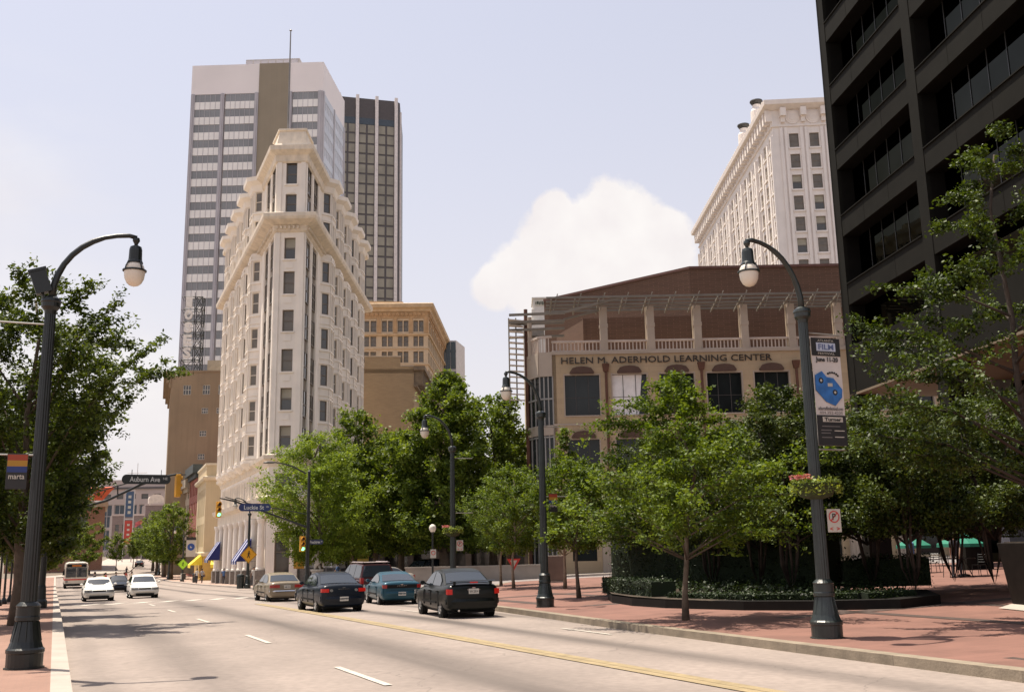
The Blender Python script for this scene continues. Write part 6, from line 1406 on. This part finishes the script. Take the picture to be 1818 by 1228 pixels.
# ================================================================ vehicles
tyre_m = mat('tyre_rubber', (.010, .0095, .009), .85, spec=.2); chrome = mat('chrome', (.6, .6, .6), .15, metal=1.0, var=.05); trimb = mat('black_trim', (.010, .010, .010), .6, spec=.2)
cglass = mat('car_glass', (.02, .027, .035), .03, var=.1, spec=.9, coat=.0); lamp_red = mat('tail_red', (.32, .012, .01), .2, coat=.5); lamp_lit = mat('tail_lit', (.26, .004, .002), .3, emis=((1, .012, .002), .10)); lamp_clear = mat('lamp_clear', (.22, .22, .21), .12, coat=.6); plate_m = mat('plate', (.55, .53, .48), .5)
def paint(name, c, met=.0, rough=.32): return mat(name, c, rough, metal=met, var=.03, spec=.22, coat=.12)
def wheel(parent, x, y, R, w, side, alloy):
    r = bpy.data.objects.new('wheel', None); COL.objects.link(r); r.parent = parent; r.location = (x, y, R); s = side
    mb = MB(); mb.T = Matrix.Rotation(rad(90), 4, 'Y'); mb.lathe([(R*.62, -w/2), (R*.93, -w/2), (R, -w*.36), (R, w*.36), (R*.93, w/2), (R*.62, w/2), (R*.62, -w/2)], n=26, cap=False); mb.build('tyre', tyre_m, r, smooth=False)
    mb = MB(); mb.T = Matrix.Rotation(rad(90), 4, 'Y'); e = s*w/2
    mb.lathe([(R*.64, e*.3), (R*.64, e*1.0), (R*.58, e*.96), (R*.56, e*.55), (.01, e*.5)], n=22, cap=False)
    for k in range(alloy):
        t = 2*math.pi*k/alloy; a = Vector((math.cos(t), math.sin(t), 0)); b = Vector((-math.sin(t), math.cos(t), 0)); p = lambda q, wv: tuple(a*q+b*wv+Vector((0, 0, e*.93)))
        p2 = lambda q, wv: tuple(a*q+b*wv+Vector((0, 0, e*.6))); mb.hexa([p2(R*.08, -R*.11), p2(R*.6, -R*.07), p2(R*.6, R*.07), p2(R*.08, R*.11)], [p(R*.08, -R*.11), p(R*.6, -R*.07), p(R*.6, R*.07), p(R*.08, R*.11)])
    mb.lathe([(R*.2, e*.5), (R*.2, e*.98), (.01, e*1.0)], n=10); mb.build('rim', mat('rim_silver', (.42, .42, .42), .3, metal=.7, var=.1), r)
def car(name, loc, rz, label, cat, P, group=None):
    L, Wd, H = P['L'], P['W'], P['H']; hw = Wd/2; body = P['paint']; r = empty(name, loc, rz, label, cat, group)
    R = P.get('R', .31); wb = P.get('wb', .59)*L; yr = -wb/2-P.get('sh', .02)*L; yf = yr+wb; belt = P['belt']; dk = P['deck']; hd = P['hood']
    # lower body: stations (y, z low, z top, half-width factor)
    st = P['st']
    rings = []
    for f, zl, zt, k in st:
        w = hw*k; y = f*L; h = zt-zl
        half = [(0, zl), (w*.80, zl), (w*.955, zl+.05), (w*.99, zl+h*.28), (w, zl+h*.52), (w*.985, zl+h*.72), (w*.945, zl+h*.88), (w*.87, zt-.012), (w*.7, zt+.008), (w*.35, zt+.022), (0, zt+.026)]
        rings.append([(x, y, z) for x, z in half]+[(-x, y, z) for x, z in half[-2:0:-1]])
    mb = MB(); mb.rings(rings); bo = mb.build('body', body, r, smooth=True, subd=1)
    # wheel arches: dark discs just proud of the flanks, rimmed in body colour
    for y in (yr, yf):
        for s in (-1, 1):
            mb = MB(); mb.T = Matrix.Translation((s*(hw-.1), y, R)) @ Matrix.Rotation(rad(90), 4, 'Y'); mb.lathe([(.01, -.12*s), (R*1.15, -.12*s), (R*1.15, .062*s), (.01, .062*s)], n=26); mb.build('wheel_arch', trimb, r)
            wheel(r, s*(hw-.115), y, R, .19, s, P.get('alloy', 6))
    # greenhouse
    g0, g1, g2, g3 = [q*L for q in P['gh']]; zt_ = H; zb = belt-.05
    prof = [(g0, dk-.02, dk-.02), (g1-.03*L, 0, zt_-.10), (g1, 0, zt_-.055), ((g1+g2)/2, 0, zt_), (g2, 0, zt_-.035), (g2+.035*L, 0, zt_-.09), (g3, hd, hd)]
    def xw(z): t = (z-belt)/(H-belt); return hw*(.905-.20*max(t, -.1))
    gr = []
    for y, _, z in prof:
        z = max(z, zb+.02); a = xw(zb); b = xw(z)
        gr.append([(x, y, q) for x, q in ((a, zb), (b+(a-b)*.5, (zb+z)/2), (b+.0, z-.035), (b-.06, z-.004), (b*.55, z+.012), (0, z+.016), (-b*.55, z+.012), (-b+.06, z-.004), (-b, z-.035), (-b-(a-b)*.5, (zb+z)/2), (-a, zb))])
    mb = MB(); mb.rings(gr, cap=True); gho = mb.build('roof', body, r, smooth=False)
    def quadglass(name, pts, nrm, t=.012):
        mb = MB(); nrm = Vector(nrm).normalized()*t; lo = [Vector(p) for p in pts]; mb.hexa(lo, [p+nrm for p in lo]); return mb.build(name, P.get('glass', cglass), r)
    # rear window and windscreen (flat panes lying on the slopes)
    ry0, rz0, ry1, rz1 = g0+.03*L*.5, dk+.0, g1-.03*L, zt_-.115
    k0, k1 = .09, .93
    def slope(ya, za, yb, zb_, name, sgn):
        d = Vector((0, yb-ya, zb_-za)); nn = Vector((0, d.z, -d.y)) if False else d.cross(Vector((1, 0, 0))); nn = nn if nn.z > 0 else -nn; nn.normalize()
        p = []
        A0 = Vector((0, ya, za))+d*(k0 if sgn < 0 else .2); B0 = Vector((0, ya, za))+d*k1; wa, wb_ = xw(A0.z)-.075, xw(B0.z)-.085
        cols = 4; mb = MB(); R_ = []
        for q in range(5):
            t = q/4; c = A0*(1-t)+B0*t; w = wa*(1-t)+wb_*t; R_.append([Vector((w*s, c.y, c.z))+nn*(.008+.03*(1-s*s)) for s in np.linspace(-1, 1, 9)])
        ids = [[mb.P(v) for v in row] for row in R_]
        for a, b in zip(ids, ids[1:]):
            for j in range(8): mb.idx((a[j], a[j+1], b[j+1], b[j]))
        return mb.build(name, P.get('glass', cglass), r, smooth=True)
    rw = slope(g0, dk-.02, g1-.03*L, zt_-.10, 'rear_window', -1)
    ws = slope(g3, hd, g2+.035*L, zt_-.09, 'windscreen', 1)
    # side windows split by pillars
    def zroof(y):
        ys_ = [q[0] for q in prof]; return float(np.interp(y, ys_, [max(q[2], zb) for q in prof]))-.075
    lo_z = belt+.015; n = P.get('side', 2); ya = g0+(g1-g0)*P.get('c0', .45); yb = g3-(g3-g2)*.22; cuts = P.get('cuts') or [ya+(yb-ya)*i/n for i in range(n+1)]
    for s in (-1, 1):
        for i in range(n):
            y0, y1 = cuts[i]+(.03 if i else 0), cuts[i+1]-(.03 if i < n-1 else 0); m_ = 8; top = []; bot = []
            mb = MB()
            for q in range(m_+1):
                y = y0+(y1-y0)*q/m_; z1 = max(zroof(y), lo_z+.004); top.append(mb.P((s*(xw(z1)+.012), y, z1))); bot.append(mb.P((s*(xw(lo_z)+.012), y, lo_z)))
            for q in range(m_): mb.idx((bot[q], bot[q+1], top[q+1], top[q]))
            mb.build('side_window', P.get('glass', cglass), r)
    # door seams and handles
    mb = MB()
    for s in (-1, 1):
        for y in (cuts[1], cuts[-1]-.06*L*.4, cuts[0]+.04 if n > 1 else cuts[0]): mb.box(min(s*(hw-.03), s*(hw+.004)), y-.006, .34, max(s*(hw-.03), s*(hw+.004)), y+.006, belt-.14)
        mb.box(min(s*(hw-.03), s*(hw+.012)), yr+R*1.3, .42, max(s*(hw-.03), s*(hw+.012)), yf-R*1.3, .48)
    mb.build('seam', trimb, r)
    for s in (-1, 1):
        for i in range(n):
            y = cuts[i]+.14; mb = MB(); mb.box(min(s*(hw-.04), s*(hw+.02)), y, belt-.17, max(s*(hw-.04), s*(hw+.02)), y+.15, belt-.14); mb.build('door_handle', body, r)
        mb = MB(); x = s*(hw+.07); y = g3-.16*L*.55; mb.rings([[(x+q*.09*math.cos(t)*s, y+d, belt+.07+q*.07*math.sin(t)) for t in [2*math.pi*i/8 for i in range(8)]] for d, q in ((-.07, .9), (0, 1), (.07, .5))]); mb.hexa([(s*(hw-.1), y-.02, belt), (s*(hw+.02), y-.02, belt+.03), (s*(hw+.02), y+.04, belt+.03), (s*(hw-.1), y+.04, belt)], [(s*(hw-.1), y-.02, belt+.04), (s*(hw+.02), y-.02, belt+.08), (s*(hw+.02), y+.04, belt+.08), (s*(hw-.1), y+.04, belt+.04)]); mb.build('side_mirror', body, r)
    # rear end
    yb_ = st[0][0]*L
    e = P['tail']; lm = lamp_lit if P.get('lit') else lamp_red
    for s in (-1, 1):
        x0, x1, z0, z1 = e; m_ = 6; mb = MB(); R_ = []
        for q in range(m_+1):
            x = x0+(x1-x0)*q/m_; yy = yb_+(.03 if P.get('wrapz') else .02)+.32*max(0, (x/hw-.72))**1.5-.045; R_.append([(s*x, yy, z0), (s*x, yy-.0, z1), (s*x, yy+.16, z1), (s*x, yy+.16, z0)])
        mb.rings(R_); tl = mb.build('tail_light', lm, r)
        if P.get('rev'): mb = MB(); x = x0-.09; mb.rings([[(s*(x+.06*math.cos(t)), yb_-.02+d, (z0+z1)/2-.0+.05*math.sin(t)) for t in [2*math.pi*i/10 for i in range(10)]] for d in (0, .06)]); mb.build('reversing_light', lamp_clear, r)
    bz0, bz1 = P['bump']
    for sgn, f in ((-1, st[0][0]), (1, st[-1][0])):
        mb = MB(); R_ = []
        for x in np.linspace(-hw*.97, hw*.97, 13):
            y = f*L+sgn*(.05-.22*(abs(x)/hw)**4); R_.append([(x, y, bz0), (x, y+sgn*.03, (bz0+bz1)/2), (x, y, bz1), (x, y-sgn*.12, bz1+.01), (x, y-sgn*.12, bz0)])
        mb.rings(R_); mb.build('bumper', P.get('bumpm', body), r)
    mb = MB(); pz = P['platez']; mb.box(-.155, yb_-.075-P.get('platey', 0), pz, .155, yb_-.06-P.get('platey', 0), pz+.15); pl = mb.build('number_plate', plate_m, r)
    letters(P.get('ptxt', 'ABR 204'), (0, yb_-.078-P.get('platey', 0), pz+.07), (1, 0, 0), .26, .07, trimb, pl, thick=.004)
    if P.get('strip'): mb = MB(); z0, z1, m_ = P['strip']; mb.box(-hw*.72, yb_-.032, z0, hw*.72, yb_+.03, z1); mb.build('rear_garnish', m_, r)
    mb = MB(); mb.box(-.05, yb_-.035, dk-.12, .05, yb_-.025, dk-.09); mb.build('badge', chrome, r)
    mb = MB()
    for i in range(6): mb.box(-.2+i*.07, yb_-.034, dk-.165, -.155+i*.07, yb_-.026, dk-.15)
    mb.build('lettering', chrome, r)
    if P.get('spoiler'): mb = MB(); q = [(x, st[0][0]*L+.06, dk+.10-.02*abs(x/hw)) for x in np.linspace(-hw*.8, hw*.8, 9)]; mb.rings([[(x, y-.10, z), (x, y-.02, z+.025), (x, y+.12, z+.005), (x, y+.02, z-.02)] for x, y, z in q]); mb.box(-hw*.7, yb_+.05, dk-.02, -hw*.62, yb_+.14, dk+.1); mb.box(hw*.62, yb_+.05, dk-.02, hw*.7, yb_+.14, dk+.1); mb.build('spoiler', body, r); mb = MB(); mb.box(-.12, yb_+.02-.07, dk+.085, .12, yb_-.045, dk+.11) if False else mb.box(-.12, yb_-.065, dk+.03, .12, yb_-.03, dk+.07); mb.build('brake_light', lm, r)
    # front end
    yf_ = st[-1][0]*L; fz = P['head']
    for s in (-1, 1):
        mb = MB(); R_ = []
        for x in np.linspace(hw*.45, hw*.93, 6): y = yf_+.02-.3*max(0, x/hw-.6)**1.5; R_.append([(s*x, y+.03, fz), (s*x, y, fz+.13), (s*x, y-.15, fz+.13), (s*x, y-.15, fz)])
        mb.rings(R_); mb.build('headlight', lamp_clear, r)
    mb = MB(); mb.box(-hw*.42, yf_-.02, fz+.01, hw*.42, yf_+.045, fz+.11); mb.build('grille', trimb, r); mb = MB(); mb.box(-hw*.62, yf_+.0, .22, hw*.62, yf_+.075, .36); mb.build('air_intake', trimb, r)
    mb = MB(); mb.box(-hw*.82, -L*.44, .16, hw*.82, L*.43, .32); mb.build('underbody', trimb, r)
    if P.get('exhaust'): mb = MB(); mb.path([(-hw*.55, yb_-.06, .25), (-hw*.55, yb_+.2, .25)], .03, 8); mb.build('exhaust', chrome, r)
    return r
def sedan(deck=.98, belt=.93, hood=.92, low=.22, nose=.60, tailk=.90):
    return [(-.5, .34, deck-.20, tailk-.04), (-.493, .25, deck-.06, tailk+.02), (-.475, low, deck-.008, .95), (-.42, low-.02, deck, .985), (-.30, low-.02, deck, 1), (-.1, .19, belt, 1), (.12, .19, belt, 1), (.2, low-.02, hood, .995), (.32, low, hood-.05, .985), (.42, low, hood-.14, .96), (.475, .24, nose+.10, .91), (.493, .27, nose+.02, .86), (.5, .34, nose-.1, .8)]
base_gh = (-.355, -.175, .02, .2)
def carpos(x, y): return (x, y, gz(x, y)+.002)
SED = dict(gh=base_gh, belt=.93, deck=.98, hood=.90, tail=(.42, .80, .68, .86), bump=(.42, .58), platez=.36, head=.60)
def mk(**k): d = dict(SED); d.update(k); return d
car('parked_car', carpos(11.62, 30.42), -rad(6), 'black sedan with a rear spoiler, nearest of the waiting cars', 'car', mk(L=4.45, W=1.7, H=1.42, paint=paint('paint_black', (.006, .008, .007)), st=sedan(1.0, .94, .90), deck=1.0, tail=(.65, .80, .71, .86), lit=1, spoiler=1, platez=.72, platey=-.03, ptxt='VH 2814', alloy=7, exhaust=1, gh=(-.37, -.19, .01, .2)), 'cars waiting in the right-hand lanes')
car('parked_car', carpos(9.46, 37.99), 0, 'dark navy sedan beside the double yellow line with its brake lights on', 'car', mk(L=4.45, W=1.7, H=1.4, paint=paint('paint_navy', (.008, .013, .022)), st=sedan(.99, .94, .9), deck=.99, tail=(.54, .80, .73, .85), lit=1, rev=1, platez=.42, ptxt='AQX 521', alloy=8), 'cars waiting in the right-hand lanes')
car('parked_car', carpos(13.26, 42.3), -rad(6), 'teal blue coupe between the navy and the black sedans', 'car', mk(L=4.45, W=1.72, H=1.32, paint=paint('paint_teal', (.022, .075, .11), .25), st=sedan(.95, .9, .86), deck=.95, belt=.89, hood=.86, tail=(.30, .80, .70, .84), strip=(.70, .84, trimb), platez=.40, side=1, alloy=8, gh=(-.36, -.15, .0, .19), c0=.5, H_=1), 'cars waiting in the right-hand lanes')
car('parked_car', carpos(10.4, 52.38), 0, 'old beige sedan behind the yellow line, left of the navy car', 'car', mk(L=4.8, W=1.75, H=1.38, paint=paint('paint_beige', (.24, .2, .145), .3), st=sedan(.97, .92, .88), deck=.97, belt=.91, tail=(.36, .83, .70, .84), platez=.66, platey=-.03, bumpm=chrome, bump=(.50, .58), alloy=0, gh=(-.36, -.2, .03, .2)), 'cars waiting in the right-hand lanes')
car('oncoming_car', carpos(2.45, 66.0), math.pi, 'white sedan driving towards the viewer in the kerb lane', 'car', mk(L=4.6, W=1.72, H=1.34, paint=paint('paint_white', (.7, .69, .64)), st=sedan(.95, .9, .86), deck=.95, belt=.9, hood=.84, head=.56, alloy=6), 'white cars driving towards the viewer')
hat = [(-.5, .34, .74, .86), (-.49, .25, .9, .92), (-.47, .22, .95, .97), (-.40, .2, .95, .99), (-.1, .19, .95, 1), (.15, .19, .95, 1), (.24, .2, .92, .995), (.36, .22, .85, .98), (.45, .22, .76, .95), (.485, .26, .66, .9), (.5, .34, .52, .82)]
car('oncoming_car', carpos(5.3, 70.5), math.pi, 'white hatchback driving towards the viewer in the inner lane', 'car', mk(L=4.1, W=1.75, H=1.46, paint=MATS['paint_white'], st=hat, deck=.97, belt=.95, hood=.93, gh=(-.48, -.38, .02, .24), head=.58, tail=(.6, .82, .75, .95), side=2, alloy=6, platez=.5), 'white cars driving towards the viewer')
mv = [(-.5, .36, .86, .9), (-.492, .28, 1.0, .95), (-.475, .25, 1.03, .98), (-.40, .24, 1.04, 1), (-.1, .22, 1.03, 1), (.2, .22, 1.02, 1), (.27, .23, 1.0, .99), (.38, .24, .9, .97), (.46, .25, .78, .93), (.49, .3, .66, .88), (.5, .36, .55, .82)]
car('minivan', carpos(14.35, 50.2), 0, 'maroon minivan with a silver roof behind the navy sedan', 'minivan', mk(L=4.8, W=1.92, H=1.76, paint=paint('paint_maroon', (.07, .03, .032), .3), st=mv, deck=1.05, belt=1.05, hood=1.0, gh=(-.485, -.40, .05, .3), tail=(.74, .9, .78, 1.05), side=3, platez=.62, R=.34, head=.65), None)
mb = MB(); mb.box(-.68, -2.0, 1.765, .68, .2, 1.785)
for s in (-.62, .62): mb.path([(s, -1.9, 1.80), (s, .1, 1.80)], .02, 6)
mb.build('roof_rack', mat('silver_roof', (.45, .38, .37), .35, metal=.3), bpy.data.objects['minivan'])
car('parked_car', carpos(19.0, 62.8), rad(115), 'pale car glinting in the side street between the minivan and the teal coupe', 'car', mk(L=4.5, W=1.75, H=1.42, paint=paint('paint_silver', (.5, .46, .4), .5), st=sedan(.97, .92, .88), alloy=6), None)
car('parked_car', carpos(5.4, 100), math.pi, 'dark blue sedan far up the inner lane behind the white hatchback', 'car', mk(L=4.6, W=1.75, H=1.42, paint=MATS['paint_navy'], st=sedan(), alloy=6), None)
suv = [(a, b, c+.12, d) for a, b, c, d in mv]
for i, (x, y, rz, lb) in enumerate(((26.5, 76.0, 118, 'black off-roader parked in the shade behind the teal coupe'),)):
    car('parked_suv', carpos(x, y), rad(rz), lb, 'off-roader', mk(L=4.5, W=1.85, H=1.85, paint=MATS['paint_black'], st=suv, deck=1.15, belt=1.15, hood=1.1, gh=(-.485, -.42, .06, .25), tail=(.74, .88, .85, 1.1), side=3, R=.37, head=.75, platez=.6), None)
for i, (x, y, lb, p_) in enumerate(((17.0, 238, 'small dark car far up the rising street', 'paint_black'), (2.2, 170, 'dark car following the bus at the bend', 'paint_maroon'))):
    car('distant_car', carpos(x, y), -rad(8) if i == 0 else math.pi, lb, 'car', mk(L=4.5, W=1.75, H=1.4, paint=MATS[p_], st=sedan(), alloy=0), None)
def bus():
    g = carpos(2.39, 136.2); r = empty('city_bus', g, math.pi, 'white city bus with dark windscreen and red stripe coming down the kerb lane', 'bus'); wh = mat('bus_white', (.55, .5, .42), .4, coat=.4); mb = MB()
    mb.rings([[(x, y, z) for x, z in ((-1.2, .35), (1.2, .35), (1.27, .6), (1.27, 2.6), (1.18, 2.95), (.9, 3.08), (-.9, 3.08), (-1.18, 2.95), (-1.27, 2.6), (-1.27, .6))] for y in (-6, 5.9)]+[[(x*.96, 6.05, .35+(z-.35)*.97) for x, z in ((-1.2, .35), (1.2, .35), (1.27, .6), (1.27, 2.6), (1.18, 2.95), (.9, 3.08), (-.9, 3.08), (-1.18, 2.95), (-1.27, 2.6), (-1.27, .6))]]); mb.build('body', wh, r)
    mb = MB(); mb.box(-1.12, 6.04, 1.35, -.03, 6.09, 2.45); mb.box(.03, 6.04, 1.35, 1.12, 6.09, 2.45); mb.build('windscreen', cglass, r)
    mb = MB(); mb.box(-1.05, 6.04, 2.5, 1.05, 6.09, 2.85); d = mb.build('destination_sign', trimb, r); mb = MB(); mb.box(-.5, 6.09, 2.58, .5, 6.1, 2.76); mb.build('lettering', mat('led_orange', (.5, .15, .02), .5), d)
    for s in (-1, 1):
        for i in range(6): mb = MB(); x = s*1.275; mb.box(min(x, x-s*.02), -5.4+i*1.8, 1.35, max(x, x-s*.02), -3.8+i*1.8, 2.3); mb.build('side_window', cglass, r)
        mb = MB(); mb.box(s*1.0-.13, 6.04, .75, s*1.0+.13, 6.1, .95); mb.build('headlight', lamp_clear, r); mb = MB(); mb.box(s*1.38-.1, 5.9, 1.6, s*1.38+.1, 6.0, 2.1); mb.path([(s*1.2, 5.95, 2.3), (s*1.38, 5.95, 2.1)], .02, 5); mb.build('side_mirror', trimb, r)
        for y in (-3.2, 3.6): wheel(r, s*1.12, y, .48, .28, s, 0)
    for z0, z1, m_, nm in ((1.02, 1.16, redm, 'stripe'), (.36, .62, trimb, 'bumper')): mb = MB(); mb.box(-1.29, -6.02, z0, 1.29, 6.08, z1); mb.build(nm, m_, r)
    mb = MB(); mb.box(-.25, 5.2, 3.05, .25, 5.7, 3.3); mb.build('roof_vent', wh, r)
bus()

# ================================================================ people
skinm = mat('skin', (.42, .25, .17), .6); hairm = mat('hair_dark', (.03, .02, .015), .7)
def person(loc, rz, label, shirt, trousers, H=1.74, stride=.25, arm=.25, bag=None, short=False, sit=False, hair=hairm, group='people on foot', skirt=False, hat=None):
    r = empty('person', loc, rz, label, 'person', group); s = H/1.74
    if sit: legs = {s_: [(s_*.09, 0, .50), (s_*.11, .40, .50), (s_*.11, .42, .08), (s_*.11, .56, .04)] for s_ in (-1, 1)}; hip = .52
    else: legs = {s_: [(s_*.09, 0, .90), (s_*.10, s_*stride*.45+.04, .50), (s_*.10, s_*stride, .08), (s_*.11, s_*stride+.16, .03)] for s_ in (-1, 1)}; hip = .92
    V = [(0, 0, hip)]; E_ = []; Rr = [.135]
    def chain(p, pts, rs_):
        prev = p
        for q, w in zip(pts, rs_): V.append(q); Rr.append(w); E_.append((prev, len(V)-1)); prev = len(V)-1
        return prev
    c = chain(0, [(0, 0, hip+.16), (0, .01, hip+.34), (0, .01, hip+.48)], [.125, .15, .14]); n_ = chain(c, [(0, .01, hip+.57), (0, .03, hip+.66), (0, .03, hip+.76)], [.06, .085, .08])
    for k in (-1, 1):
        a = chain(c, [(k*.17, .0, hip+.46), (k*.22, -k*arm*.5, hip+.22), (k*.23, -k*arm*.9+.06, hip-.02), (k*.23, -k*arm*.95+.08, hip-.10)], [.06, .045, .035, .03])
        for fx, fl in ((-.025, .07), (-.008, .085), (.01, .08), (.026, .065)): V.append((k*.23+.005, -k*arm*.95+.09+fx, hip-.10-fl)); Rr.append(.009); E_.append((a, len(V)-1))
        V.append((k*.23-k*.03, -k*arm*.95+.12, hip-.14)); Rr.append(.01); E_.append((a, len(V)-1))
        chain(0, legs[k], [.095, .062, .042, .038])
    me = bpy.data.meshes.new('body'); me.from_pydata([tuple(q*s for q in v) for v in V], E_, []); o = bpy.data.objects.new('body', me); COL.objects.link(o)
    sk = o.modifiers.new('s', 'SKIN'); sv = me.skin_vertices[0].data
    for i, w in enumerate(Rr): sv[i].radius = (w*s, w*s*.82)
    sv[0].use_root = True; sb = o.modifiers.new('u', 'SUBSURF'); sb.levels = 1; sb.render_levels = 1
    dg = bpy.context.evaluated_depsgraph_get(); m2 = bpy.data.meshes.new_from_object(o.evaluated_get(dg)); bpy.data.objects.remove(o)
    m2.materials.clear(); [m2.materials.append(q) for q in (skinm, shirt, trousers, trimb)]
    for p_ in m2.polygons:
        z = p_.center.z/s; x = abs(p_.center.x)/s; p_.use_smooth = True
        if z > hip+.53: k = 0
        elif x > .185 and z < hip+.24: k = 0
        elif z > hip-.02: k = 1
        elif x > .18: k = 0
        elif z < .09: k = 3
        elif short and z < .5: k = 0
        else: k = 2
        p_.material_index = k
    b = bpy.data.objects.new('body', m2); COL.objects.link(b); b.parent = r
    mb = MB(); mb.T = Matrix.Scale(s, 4); z = hip+.70; mb.rings([[(q*.088*math.cos(t), -.012+q*.1*math.sin(t), z+dz) for t in [2*math.pi*i/12 for i in range(12)]] for dz, q in ((-.04, .75), (0, 1.0), (.06, 1.03), (.11, .85), (.14, .45))]); mb.build('hair', hat or hair, r, smooth=True)
    mb = MB(); mb.T = Matrix.Scale(s, 4); mb.path([(0, .115, z+.03), (0, .135, z-.005)], [.012, .018], 6); mb.build('nose', skinm, r)
    if skirt: mb = MB(); mb.T = Matrix.Scale(s, 4); mb.lathe([(.14, hip+.02), (.2, hip-.2), (.25, hip-.46), (.22, hip-.46)], n=14); mb.build('skirt', trousers, r)
    if bag: mb = MB(); mb.T = Matrix.Scale(s, 4); mb.box(.2, -.12, hip-.2, .34, .16, hip+.12); mb.path([(.27, 0, hip+.1), (.05, 0, hip+.5)], .012, 5); mb.build('bag', bag, r)
    return r
cw = mat('cloth_white', (.62, .6, .55), .9); cb_ = mat('cloth_blue', (.08, .16, .34), .9); cd_ = mat('cloth_dark', (.03, .03, .04), .9); ck = mat('cloth_khaki', (.35, .28, .18), .9); cr_ = mat('cloth_red', (.4, .05, .04), .9); cg = mat('cloth_lime', (.35, .6, .1), .9)
person(gloc(-3.15, 68.5), rad(0), 'person in white top and pale shorts walking away on the left pavement', cw, mat('cloth_pale', (.5, .48, .42), .9), 1.66, .2, .2, short=True, group=None, hat=mat('straw', (.45, .36, .22), .9))
pp = [(3.4, 101, 1.3, cd_, cd_, 1.8, 'tall person in dark clothes stepping across the far lane'), (4.3, 103, 1.5, cg, cd_, 1.66, 'person in a lime top crossing behind the white hatchback'), (6.1, 118, -1.4, cd_, ck, 1.76, 'person in black top crossing right of the dark blue sedan'), (7.0, 119, 1.2, cw, cd_, 1.7, 'person in white top on the far crossing'),
      (5.2, 121, -1.2, cr_, cd_, 1.72, 'person in a red top on the far crossing'), (8.2, 126, 1.6, ck, cb_, 1.74, 'person in tan top farther up the crossing'), (9.0, 150, 0.3, cr_, ck, 1.7, 'small person in red by the far bend'), (10.4, 160, .2, cw, cb_, 1.7, 'small person in white by the far bend'), (11.2, 185, .2, cd_, cd_, 1.75, 'tiny person in black on the far pavement')]
for x, y, rz, a, b, h, lb in pp: person(gloc(x, y, 0.02), rz, lb, a, b, h, .28)
person(gloc(16.1, 131), .2, 'person in a white shirt walking beside the far lamp on the right pavement', cw, cd_, 1.8, .18); person(gloc(16.8, 131.6), .2, 'person in a pale shirt and dark trousers next to another walker at the far lamp', mat('cloth_grey', (.4, .4, .4), .9), cd_, 1.76, .2, bag=cd_)
q = at(1622, 1010, 45); person((q.x, q.y, gz(q.x, q.y)+.14), rad(60), 'person in a blue shirt half hidden at the right end of the bed', cb_, ck, 1.72, .2)
for i, (px, dep, a, b, lb) in enumerate(((600, 88, cb_, cd_, 'person in a dark blue shirt in the shade behind the minivan'), (1698, 40, cd_, cd_, 'person in dark clothes near the larger green umbrella'))):
    q = at(px, 1000, dep); person(gloc(q.x, q.y), 1.0+i, lb, a, b, 1.75, .15)

# ================================================================ white figure group on its pedestal
def statue():
    q = at(563, 1000, 76); g = gloc(q.x, q.y); r = empty('white_statue', g, rad(-15), 'white carved figure reaching upwards on a pale pedestal beside the mast pole', 'statue'); m_ = mat('statue_white', (.62, .57, .5), .7, var=.1, scale=4)
    mb = MB(); mb.lathe([(.55, 0), (.55, .15), (.42, .25), (.38, 1.1), (.5, 1.2), (.5, 1.32)], n=12); mb.build('pedestal', m_, r)
    V = [(0, 0, 1.75), (0, 0, 2.0), (.03, 0, 2.25), (.05, 0, 2.4), (.05, 0, 2.52), (.06, .02, 2.64), (.2, 0, 2.38), (.3, .05, 2.62), (.22, .05, 2.9), (-.12, 0, 2.36), (-.3, -.1, 2.15), (-.42, -.1, 1.95), (-.12, 0, 1.5), (-.2, .1, 1.32), (.15, .05, 1.55), (.25, 0, 1.3), (.3, -.1, 1.9), (.48, -.1, 1.7), (.4, 0, 1.45)]
    E_ = [(0, 1), (1, 2), (2, 3), (3, 4), (4, 5), (2, 6), (6, 7), (7, 8), (2, 9), (9, 10), (10, 11), (0, 12), (12, 13), (0, 14), (14, 15), (0, 16), (16, 17), (17, 18)]; R_ = [.15, .12, .15, .08, .05, .09, .06, .045, .03, .06, .05, .04, .1, .07, .1, .07, .12, .09, .06]
    me = bpy.data.meshes.new('figure'); me.from_pydata(V, E_, []); o = bpy.data.objects.new('figure', me); COL.objects.link(o); o.modifiers.new('s', 'SKIN')
    for i, w in enumerate(R_): me.skin_vertices[0].data[i].radius = (w, w)
    me.skin_vertices[0].data[0].use_root = True; b = o.modifiers.new('u', 'SUBSURF'); b.levels = 2; b.render_levels = 2
    dg = bpy.context.evaluated_depsgraph_get(); m2 = bpy.data.meshes.new_from_object(o.evaluated_get(dg)); bpy.data.objects.remove(o); m2.materials.clear(); m2.materials.append(m_)
    b = bpy.data.objects.new('figure', m2); COL.objects.link(b); b.parent = r
statue()
for x, y, rz, a, b, lb in ((-3.9, 47, .1, cd_, ck, 'person in dark top in the shade on the left pavement'), (-5.2, 80, 3.0, cw, cb_, 'person in white shirt and blue trousers coming through the park shade'), (17.2, 98, 3.1, cw, cd_, 'person in white shirt beside the white columns'), (18.0, 112, 2.9, cr_, cd_, 'person in red passing the white colonnade'), (17.4, 118, .1, cb_, cd_, 'person in blue walking along the white colonnade')): person(gloc(x, y), rz, lb, a, b, 1.73, .22)
